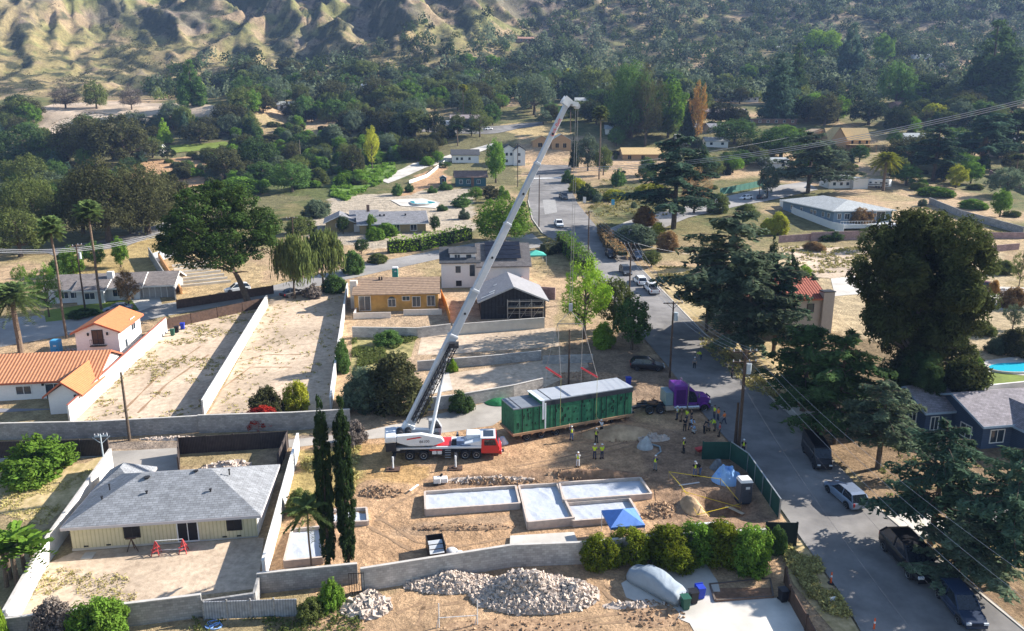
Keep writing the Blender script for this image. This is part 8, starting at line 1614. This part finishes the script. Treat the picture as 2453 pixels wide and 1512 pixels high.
def hedge(pts, h_, th, leaf, label, n=90, seed=1, ls=.3, name='hedge'):
    P = [W(*p) for p in pts]; o = P[0]; rg = np.random.RandomState(seed); C = []; Nn = []; T = []
    for a, b in zip(P[:-1], P[1:]):
        L = (b-a).xy.length; d = (b-a).normalized(); nn = Vector((-d.y, d.x, 0)); k = int(n*L)
        t = rg.rand(k); u = rg.uniform(-1, 1, k); v = rg.rand(k); side = rg.rand(k)
        top = side < .38; u = np.where(top, u, np.sign(u)*rg.uniform(.82, 1.02, k)); v = np.where(top, rg.uniform(.92, 1.05, k), v)
        bulge = 1+.12*np.sin(t*L*1.7+seed)+.08*np.sin(t*L*4.1)
        x = a.x+(b.x-a.x)*t+nn.x*u*th*bulge; y = a.y+(b.y-a.y)*t+nn.y*u*th*bulge; z = H(x, y)+v*h_*bulge
        C.append(np.stack([x-o.x, y-o.y, z-o.z], 1)); q = rg.normal(size=(k, 3))*.5; q[:, 0] += np.where(top, 0, nn.x*np.sign(u)); q[:, 1] += np.where(top, 0, nn.y*np.sign(u)); q[:, 2] += np.where(top, 1, .3); Nn.append(q)
        T.append(rg.uniform(.65, 1.25, k))
    me = quads_mesh(name, np.concatenate(C), np.concatenate(Nn), ls*rg.uniform(.6, 1.3, sum(len(c) for c in C)), np.concatenate(T), 1.3, seed); ob = mkobj(name, me, G[leaf]); ob.location = o
    core = MB()
    for a, b in zip(P[:-1], P[1:]):
        d = (b-a).normalized(); nn = Vector((-d.y, d.x, 0))*th*.7; core.prism([((a-nn-o).x, (a-nn-o).y), ((b-nn-o).x, (b-nn-o).y), ((b+nn-o).x, (b+nn-o).y), ((a+nn-o).x, (a+nn-o).y)], -.5, [a.z-o.z+h_*.82, b.z-o.z+h_*.82, b.z-o.z+h_*.82, a.z-o.z+h_*.82])
    core.build('inner_twigs', mat('hedge_core', (.02, .03, .01), .95, .3, 3), ob)
    return tag(ob, label, 'hedge')
for a_ in [('oak', 'umber', 2185, 405, 325, 130, 'broad brownish tree behind the date palm'), ('oak_b', 'mid', 2290, 385, 305, 110, 'wide green tree above the garden canopy'), ('round', 'mid', 2170, 445, 395, 70, 'leafy tree right of the date palm'), ('oak', 'olive', 1690, 425, 370, 90, 'olive tree above the teal fence'), ('oak_c', 'mid', 1870, 380, 305, 130, 'large leafy tree left of the plywood wing'),
 ('round', 'hedge', 1755, 415, 375, 60, 'bright tree above the teal fence'), ('oak', 'umber', 2010, 430, 385, 90, 'brownish tree between the plywood and white houses'), ('oak_b', 'grey', 2410, 470, 400, 90, 'grey green tree at the right edge near the pink wall'), ('round', 'olive', 1600, 330, 275, 60, 'olive tree above the long plywood roof'), ('oak', 'mid', 1760, 345, 285, 110, 'spreading green tree in front of the brick house'), ('shrub_fine', 'hedge', 2240, 470, 448, 80, 'green garden bushes left of the canopy'),
 ('wispy', 'olive', 2080, 600, 540, 60, 'straggly tree below the pink wall'), ('shrub_fine', 'olive', 2250, 560, 530, 70, 'scrub beside the grey wall at right'), ('oak', 'umber', 560, 560, 480, 80, 'dark oak left of the grey ranch drive') , ('shrub_fine', 'grey', 760, 520, 480, 70, 'grey shrubs above the pepper trees'), ('shrub_fine', 'olive', 720, 560, 520, 70, 'olive shrubs left of the grey ranch'), ('shrub_fine', 'umber', 780, 580, 556, 60, 'brown clipped bushes at the drive turn'), ('shrub_fine', 'yellow', 1560, 470, 440, 80, 'straw brush on the corner lot below the cedar')]: tree(*a_)
hedge([(930, 606), (1000, 600), (1125, 572)], 3.2, 1.3, 'lime', 'long tall clipped hedge along the cross street', 55, 2, .42)
hedge([(1345, 590), (1372, 618), (1408, 660)], 3.6, 1.6, 'hedge', 'rounded green hedge beside the shaded street', 60, 3, .42); hedge([(1300, 612), (1340, 604)], 3.0, 1.2, 'umber', 'dark hedge behind the teal canopy', 50, 4, .4)
hedge([(1442, 560), (1462, 600), (1492, 628)], 2.6, 1.3, 'brown', 'dark brown clipped hedge along the shaded street', 60, 5, .4)
for i, (x, yb, yt, wd, lb) in enumerate([(1436, 1352, 1285, 95, 'leftmost bright bush along the site wall'), (1508, 1340, 1268, 100, 'second bush from the left along the site wall'), (1605, 1345, 1268, 125, 'bright bush in front of the white pipe'), (1668, 1335, 1256, 105, 'bush touching the right end of the white pipe'), (1728, 1338, 1256, 125, 'large bright bush right of the pipe'), (1795, 1362, 1264, 110, 'rightmost tall bush near the driveway'), (1860, 1325, 1264, 42, 'small round bush before the black screened gate')]):
    tree('shrub_fine', ('yellow_shrub', 'yellow_shrub', 'yellow_shrub', 'hedge', 'yellow_shrub', 'hedge', 'mid')[i], x, yb, yt, wd, lb, 'bright bushes along the site wall')
# ------------------------------------------------------------------ hillside and valley trees, one object each
def inside(x, y, poly):
    c = False; n = len(poly)
    for i in range(n):
        x0, y0 = poly[i]; x1, y1 = poly[(i+1) % n]
        if (y0 > y) != (y1 > y) and x < (x1-x0)*(y-y0)/(y1-y0)+x0: c = not c
    return c
CLEAR = [[(1685, 355), (1745, 355), (1745, 335), (1685, 335)], [(2160, 350), (2335, 356), (2335, 325), (2160, 325)], [(2375, 350), (2453, 350), (2453, 328), (2375, 328)], [(1690, 245), (1960, 250), (1960, 225), (1690, 225)], [(1260, 600), (1450, 620), (1400, 380), (1270, 380)], [(1270, 360), (1370, 360), (1370, 300), (1270, 300)], [(1480, 390), (1660, 390), (1660, 335), (1480, 335)], [(1920, 365), (2125, 365), (2125, 295), (1920, 295)], [(1860, 560), (2170, 560), (2170, 430), (1860, 430)],
         [(1070, 450), (1265, 450), (1265, 335), (1070, 335)], [(780, 600), (1130, 600), (1130, 460), (780, 460)], [(95, 330), (560, 300), (560, 240), (75, 240)], [(1000, 325), (1300, 325), (1300, 275), (1000, 275)], [(845, 245), (895, 245), (895, 200), (845, 200)], [(1290, 275), (1425, 275), (1425, 240), (1290, 240)],
         [(400, 375), (560, 375), (560, 335), (400, 335)], [(1690, 300), (1900, 300), (1900, 250), (1690, 250)], [(1430, 605), (1960, 500), (1960, 430), (1430, 530)], [(840, 400), (1000, 380), (1080, 440), (900, 500)], [(95, 620), (440, 560), (440, 505), (300, 540)]]
rf = random.Random(77); cnt = 0
FK = [('oak', 'umber'), ('oak_b', 'dark'), ('round', 'mid'), ('oak', 'grey'), ('round', 'grey'), ('oak_c', 'olive'), ('round', 'umber'), ('cone', 'dark'), ('oak_b', 'night'), ('wispy', 'olive'), ('round', 'olive'), ('fir', 'blue'), ('wispy', 'mid'), ('pepper', 'olive'), ('round', 'hedge')]
def region(x, y):
    if y < 330: 
        return 1.0
    return .55
FL = {'umber': 'dark brownish oak in the band of trees across the slope', 'dark': 'dark green tree in the band of trees across the slope', 'mid': 'mid green tree in the band of trees across the slope', 'grey': 'grey green tree in the band of trees across the slope', 'olive': 'olive tree in the band of trees across the slope', 'hedge': 'bright green tree in the band of trees across the slope', 'night': 'blackish tree in the band of trees across the slope', 'blue': 'bluish fir in the band of trees across the slope'}
placed = []
for it in range(9000):
    if cnt >= 620: break
    x = rf.uniform(0, 2453); y = rf.uniform(190, 440) if x > 560 else rf.uniform(262, 520)
    if any(inside(x, y, c) for c in CLEAR): continue
    if 400 < y and not (x < 330 or x > 1500 or 560 < x < 760): continue
    if 330 < y and rf.random() < .3: continue
    if vnoise(x/70, y/26, 91) < .36: continue
    if x < 560 and y < 300 and not 20 < x < 90: continue
    if 1225 < x < 1470 and y > 300: continue
    p = W(x, y); s = scale_at(p)
    if any((p.x-q[0])**2+(p.y-q[1])**2 < 20 for q in placed): continue
    placed.append((p.x, p.y)); kd, lf = rf.choice(FK); hgt = rf.uniform(7, 14) if y < 330 else rf.uniform(4.5, 9)
    tree_at(p, hgt, None if kd in ('fir', 'cone') else hgt*rf.uniform(.9, 1.35), kd, lf, FL[lf], 'tree', 'band of %s trees on the slope' % lf); cnt += 1
# scrub: bushes of the middle ground
for it in range(230):
    x = rf.uniform(0, 2453); y = rf.uniform(300, 520)
    if any(inside(x, y, c) for c in CLEAR) or 1225 < x < 1470: continue
    if y > 450 and 430 < x < 1500: continue
    lf = rf.choice(['olive', 'grey', 'umber', 'hedge', 'olive']); p = W(x, y); tree_at(p, rf.uniform(1, 2.6), rf.uniform(2, 5.5), 'shrub_fine', lf, 'low %s bush scattered on the middle slope' % {'olive': 'olive', 'grey': 'grey green', 'umber': 'dark', 'hedge': 'bright green'}[lf], 'shrub', 'low %s bushes on the middle slope' % lf)
for it in range(600):   # thicket above the grassy bank
    x = rf.uniform(430, 1080); y = rf.uniform(300, 450)
    if any(inside(x, y, c) for c in CLEAR) or it > 420: continue
    if vnoise(x/40, y/20, 95) < .42: continue
    lf = rf.choice(['hedge', 'olive', 'grey', 'mid', 'hedge', 'umber']); p = W(x, y); tree_at(p, rf.uniform(2, 5.5), rf.uniform(4, 8), rf.choice(['shrub_fine', 'shrub_fine', 'round']), lf, 'bushy %s plant in the thicket above the grassy bank' % {'olive': 'olive', 'grey': 'grey green', 'umber': 'brownish', 'hedge': 'bright green', 'mid': 'deep green'}[lf], 'shrub', '%s plants in the thicket' % lf)
# ------------------------------------------------------------------ the far wood and hill scrub, each one mass
def mass(name, label, n, xr, yr, hr, wr, leaf, seed, per=95, dens=None, ls=1.0, cat='wood', maxslope=None):
    rg = np.random.RandomState(seed); X = []; Y = []
    while len(X) < n:
        y = rg.uniform(*yr); x = rg.uniform(xr[0], xr[1])*(y/yr[1])**.5
        if dens is not None and rg.rand() > dens(x, y): continue
        X.append(x); Y.append(y)
    X = np.array(X); Y = np.array(Y); Z = H(X, Y); h_ = rg.uniform(hr[0], hr[1], n)*(1+.5*(rg.rand(n) > .93)); wd = h_*rg.uniform(wr[0], wr[1], n)
    m = n*per; D = rnd_dir(rg, m); D[:, 2] = np.abs(D[:, 2])*.95-.1; r = rg.uniform(.75, 1.05, (m, 1))*(1+.25*np.sin(np.arctan2(D[:, 1:2], D[:, 0:1])*3+np.repeat(X, per)[:, None])); i = np.repeat(np.arange(n), per)
    C = np.stack([X[i]+D[:, 0]*r[:, 0]*wd[i]*.5, Y[i]+D[:, 1]*r[:, 0]*wd[i]*.5, Z[i]+h_[i]*.18+(D[:, 2]*r[:, 0]+.1)*h_[i]*.75], 1)
    Nn = D+rg.normal(size=D.shape)*.4; S = ls*np.sqrt(h_/8)[i]*rg.uniform(.6, 1.3, m); T = rg.uniform(.5, 1.35, n)[i]*rg.uniform(.75, 1.25, m)
    me = quads_mesh(name, C, Nn, S, T, 1.2, seed); o = mkobj(name, me, G[leaf]); return tag(o, label, cat, kind='stuff')
G['palegrey'] = leafmat('pale_grey_green_leaves', (.14, .165, .10)); G['fardark'] = leafmat('far_green_leaves', (.075, .105, .042))
def vdens(x, y):   # trees on the valley floor, thinning up the mountains and absent on the left hill
    st = np.interp(x, [-400, -100, -50, 50, 250, 600], [470, 485, 570, 730, 850, 900]); a = (y-st)/150
    return float(np.clip(1.15-a, 0.0, 1))*float(.35+.9*vnoise(x/40, y/50, 71))
mass('far_wood', 'far dark green woods filling the valley below the mountains', 1500, (-330, 620), (480, 1000), (6, 13), (.85, 1.3), 'fardark', 3, 120, vdens, 1.4); mass('far_wood', 'paler grey green crowns mixed through the far valley woods', 900, (-330, 620), (470, 1000), (6, 13), (.85, 1.3), 'palegrey', 5, 120, vdens, 1.4)
mass('far_wood', 'olive crowns mixed through the far valley woods', 420, (-330, 620), (460, 950), (4, 9), (.9, 1.3), 'olive', 6, 110, vdens, 1.3)
def hdens(x, y):
    st = np.interp(x, [-400, -100, -50, 50, 250, 600], [470, 485, 570, 730, 850, 900]); a = (y-st)/40
    g = (H(x+8, y)-H(x-8, y))/16; return float(np.clip(a, 0, 1))*float(np.clip(.3+1.6*g+.5*(vnoise(x/30, y/30, 72)-.5), .04, 1))
mass('hill_scrub', 'dark scrub clumps dotted over the brown hillsides', 8500, (-700, 800), (470, 1150), (.8, 3.6), (1.0, 2.2), 'umber', 9, 30, hdens, 1.0, 'scrub'); 
def wdens(x, y): return float(vnoise(x/7, y/7, 81) > .62)*(.2 if y < 120 else 1)
# dry weeds on the empty lots and verges
def weeds(name, poly, n, leaf, label, seed, sz=.22, hh=.25):
    rg = np.random.RandomState(seed); P = [W(*p) for p in poly]; xs = [p.x for p in P]; ys = [p.y for p in P]; pts = []; PP = [(p.x, p.y) for p in P]; k = 0
    while len(pts) < n and k < n*30:
        k += 1; x = rg.uniform(min(xs), max(xs)); y = rg.uniform(min(ys), max(ys))
        if inside(x, y, PP) and vnoise(x/2.5, y/2.5, seed) > .5: pts.append((x, y))
    A = np.array(pts); per = 7; A = np.repeat(A, per, 0)+rg.normal(size=(len(A)*per, 2))*.16; z = H(A[:, 0], A[:, 1])+rg.uniform(.02, hh, len(A)); o = P[0]
    me = quads_mesh(name, np.stack([A[:, 0]-o.x, A[:, 1]-o.y, z-o.z], 1), rg.normal(size=(len(A), 3))+[0, 0, .4], sz*rg.uniform(.5, 1.3, len(A)), rg.uniform(.6, 1.3, len(A)), 1.6, seed); ob = mkobj(name, me, G[leaf]); ob.location = o; tag(ob, label, 'weeds', kind='stuff')
SWEED = leafmat('straw_weeds', (.36, .30, .12), trans=.1); G['straw'] = SWEED
weeds('dry_grass', [(165, 1012), (480, 996), (635, 735), (412, 772)], 700, 'straw', 'dry straw tufts over the first empty lot', 2, .2, .12); weeds('dry_grass', [(500, 992), (790, 985), (835, 690), (640, 735)], 300, 'straw', 'dry tufts over the middle lot', 3, .2, .12)
weeds('green_weeds', [(842, 885), (845, 805), (1000, 805), (985, 850)], 900, 'olive', 'green weeds behind the dark bushes', 4, .28, .4); weeds('dry_grass', [(690, 1260), (725, 1100), (860, 1070), (850, 1180), (760, 1250)], 500, 'straw', 'straw weeds left of the cypresses', 5, .22, .35); weeds('dry_grass', [(30, 1478), (112, 1360), (300, 1380), (330, 1440)], 180, 'straw', 'sparse weeds in the beige house yard', 6, .14, .15)
weeds('dry_grass', [(1870, 1320), (1925, 1290), (2060, 1516), (1990, 1516)], 900, 'straw', 'tall straw grass on the street verge', 7, .22, .4); weeds('dry_grass', [(1640, 800), (1720, 800), (1880, 960), (1800, 940)], 500, 'straw', 'straw grass along the upper kerb', 8, .25, .4); weeds('dry_grass', [(1560, 640), (1650, 640), (1680, 740), (1600, 700)], 400, 'straw', 'dry grass beside the parked pickups', 9, .3, .3)
weeds('green_slope_grass', [(790, 470), (800, 430), (890, 398), (945, 392), (950, 415), (830, 482)], 1600, 'hedge', 'lush green growth on the bank', 10, .7, .9); weeds('dry_grass', [(1870, 590), (2110, 595), (2060, 650), (1900, 660)], 600, 'straw', 'straw weeds in the open lot below the blue house', 11, .35, .3); weeds('dry_grass', [(2180, 490), (2230, 500), (2420, 560), (2200, 560)], 500, 'straw', 'straw weeds right of the blue house', 12, .35, .3)
weeds('dry_grass', [(0, 1122), (205, 1110), (258, 1085), (110, 1260), (0, 1230)], 500, 'straw', 'dry lawn tufts at the left edge', 13, .14, .1); weeds('green_weeds', [(0, 1470), (640, 1480), (900, 1420), (860, 1516), (0, 1560)], 260, 'olive', 'low weeds outside the bottom walls', 15, .2, .25); weeds('dry_grass', [(1120, 300), (1480, 300), (1480, 420), (1250, 430)], 10, 'straw', 'x', 17) if 0 else None; weeds('green_weeds', [(2100, 1040), (2453, 1120), (2453, 1300), (2250, 1300), (2100, 1160)], 300, 'olive', 'thin weeds and litter under the right hand cedars', 18, .2, .2); weeds('dry_grass', [(1440, 430), (1600, 470), (1600, 520), (1400, 520)], 500, 'straw', 'straw grass on the corner lot', 19, .45, .5)
weeds('ivy_bank', [(1400, 500), (1600, 520), (1560, 590), (1450, 600)], 10, 'grey', 'x', 14) if 0 else None
# ------------------------------------------------------------------ haze
hz = MB(); hz.b2(-1600, 1600, -70, 1640, -30, 560)
def hazebox():
    o = hz.build('haze', [], None); m = bpy.data.materials.new('haze_air'); m.use_nodes = True; n = m.node_tree
    for q in list(n.nodes): n.nodes.remove(q)
    out = n.nodes.new('ShaderNodeOutputMaterial'); v = n.nodes.new('ShaderNodeVolumePrincipled'); v.inputs['Color'].default_value = (.36, .55, 1.0, 1); v.inputs['Density'].default_value = 0.00012; v.inputs['Anisotropy'].default_value = 0.0
    n.links.new(v.outputs[0], out.inputs['Volume']); o.data.materials.append(m); tag(o, 'thin blue haze over the valley', 'haze', kind='stuff')
hazebox()
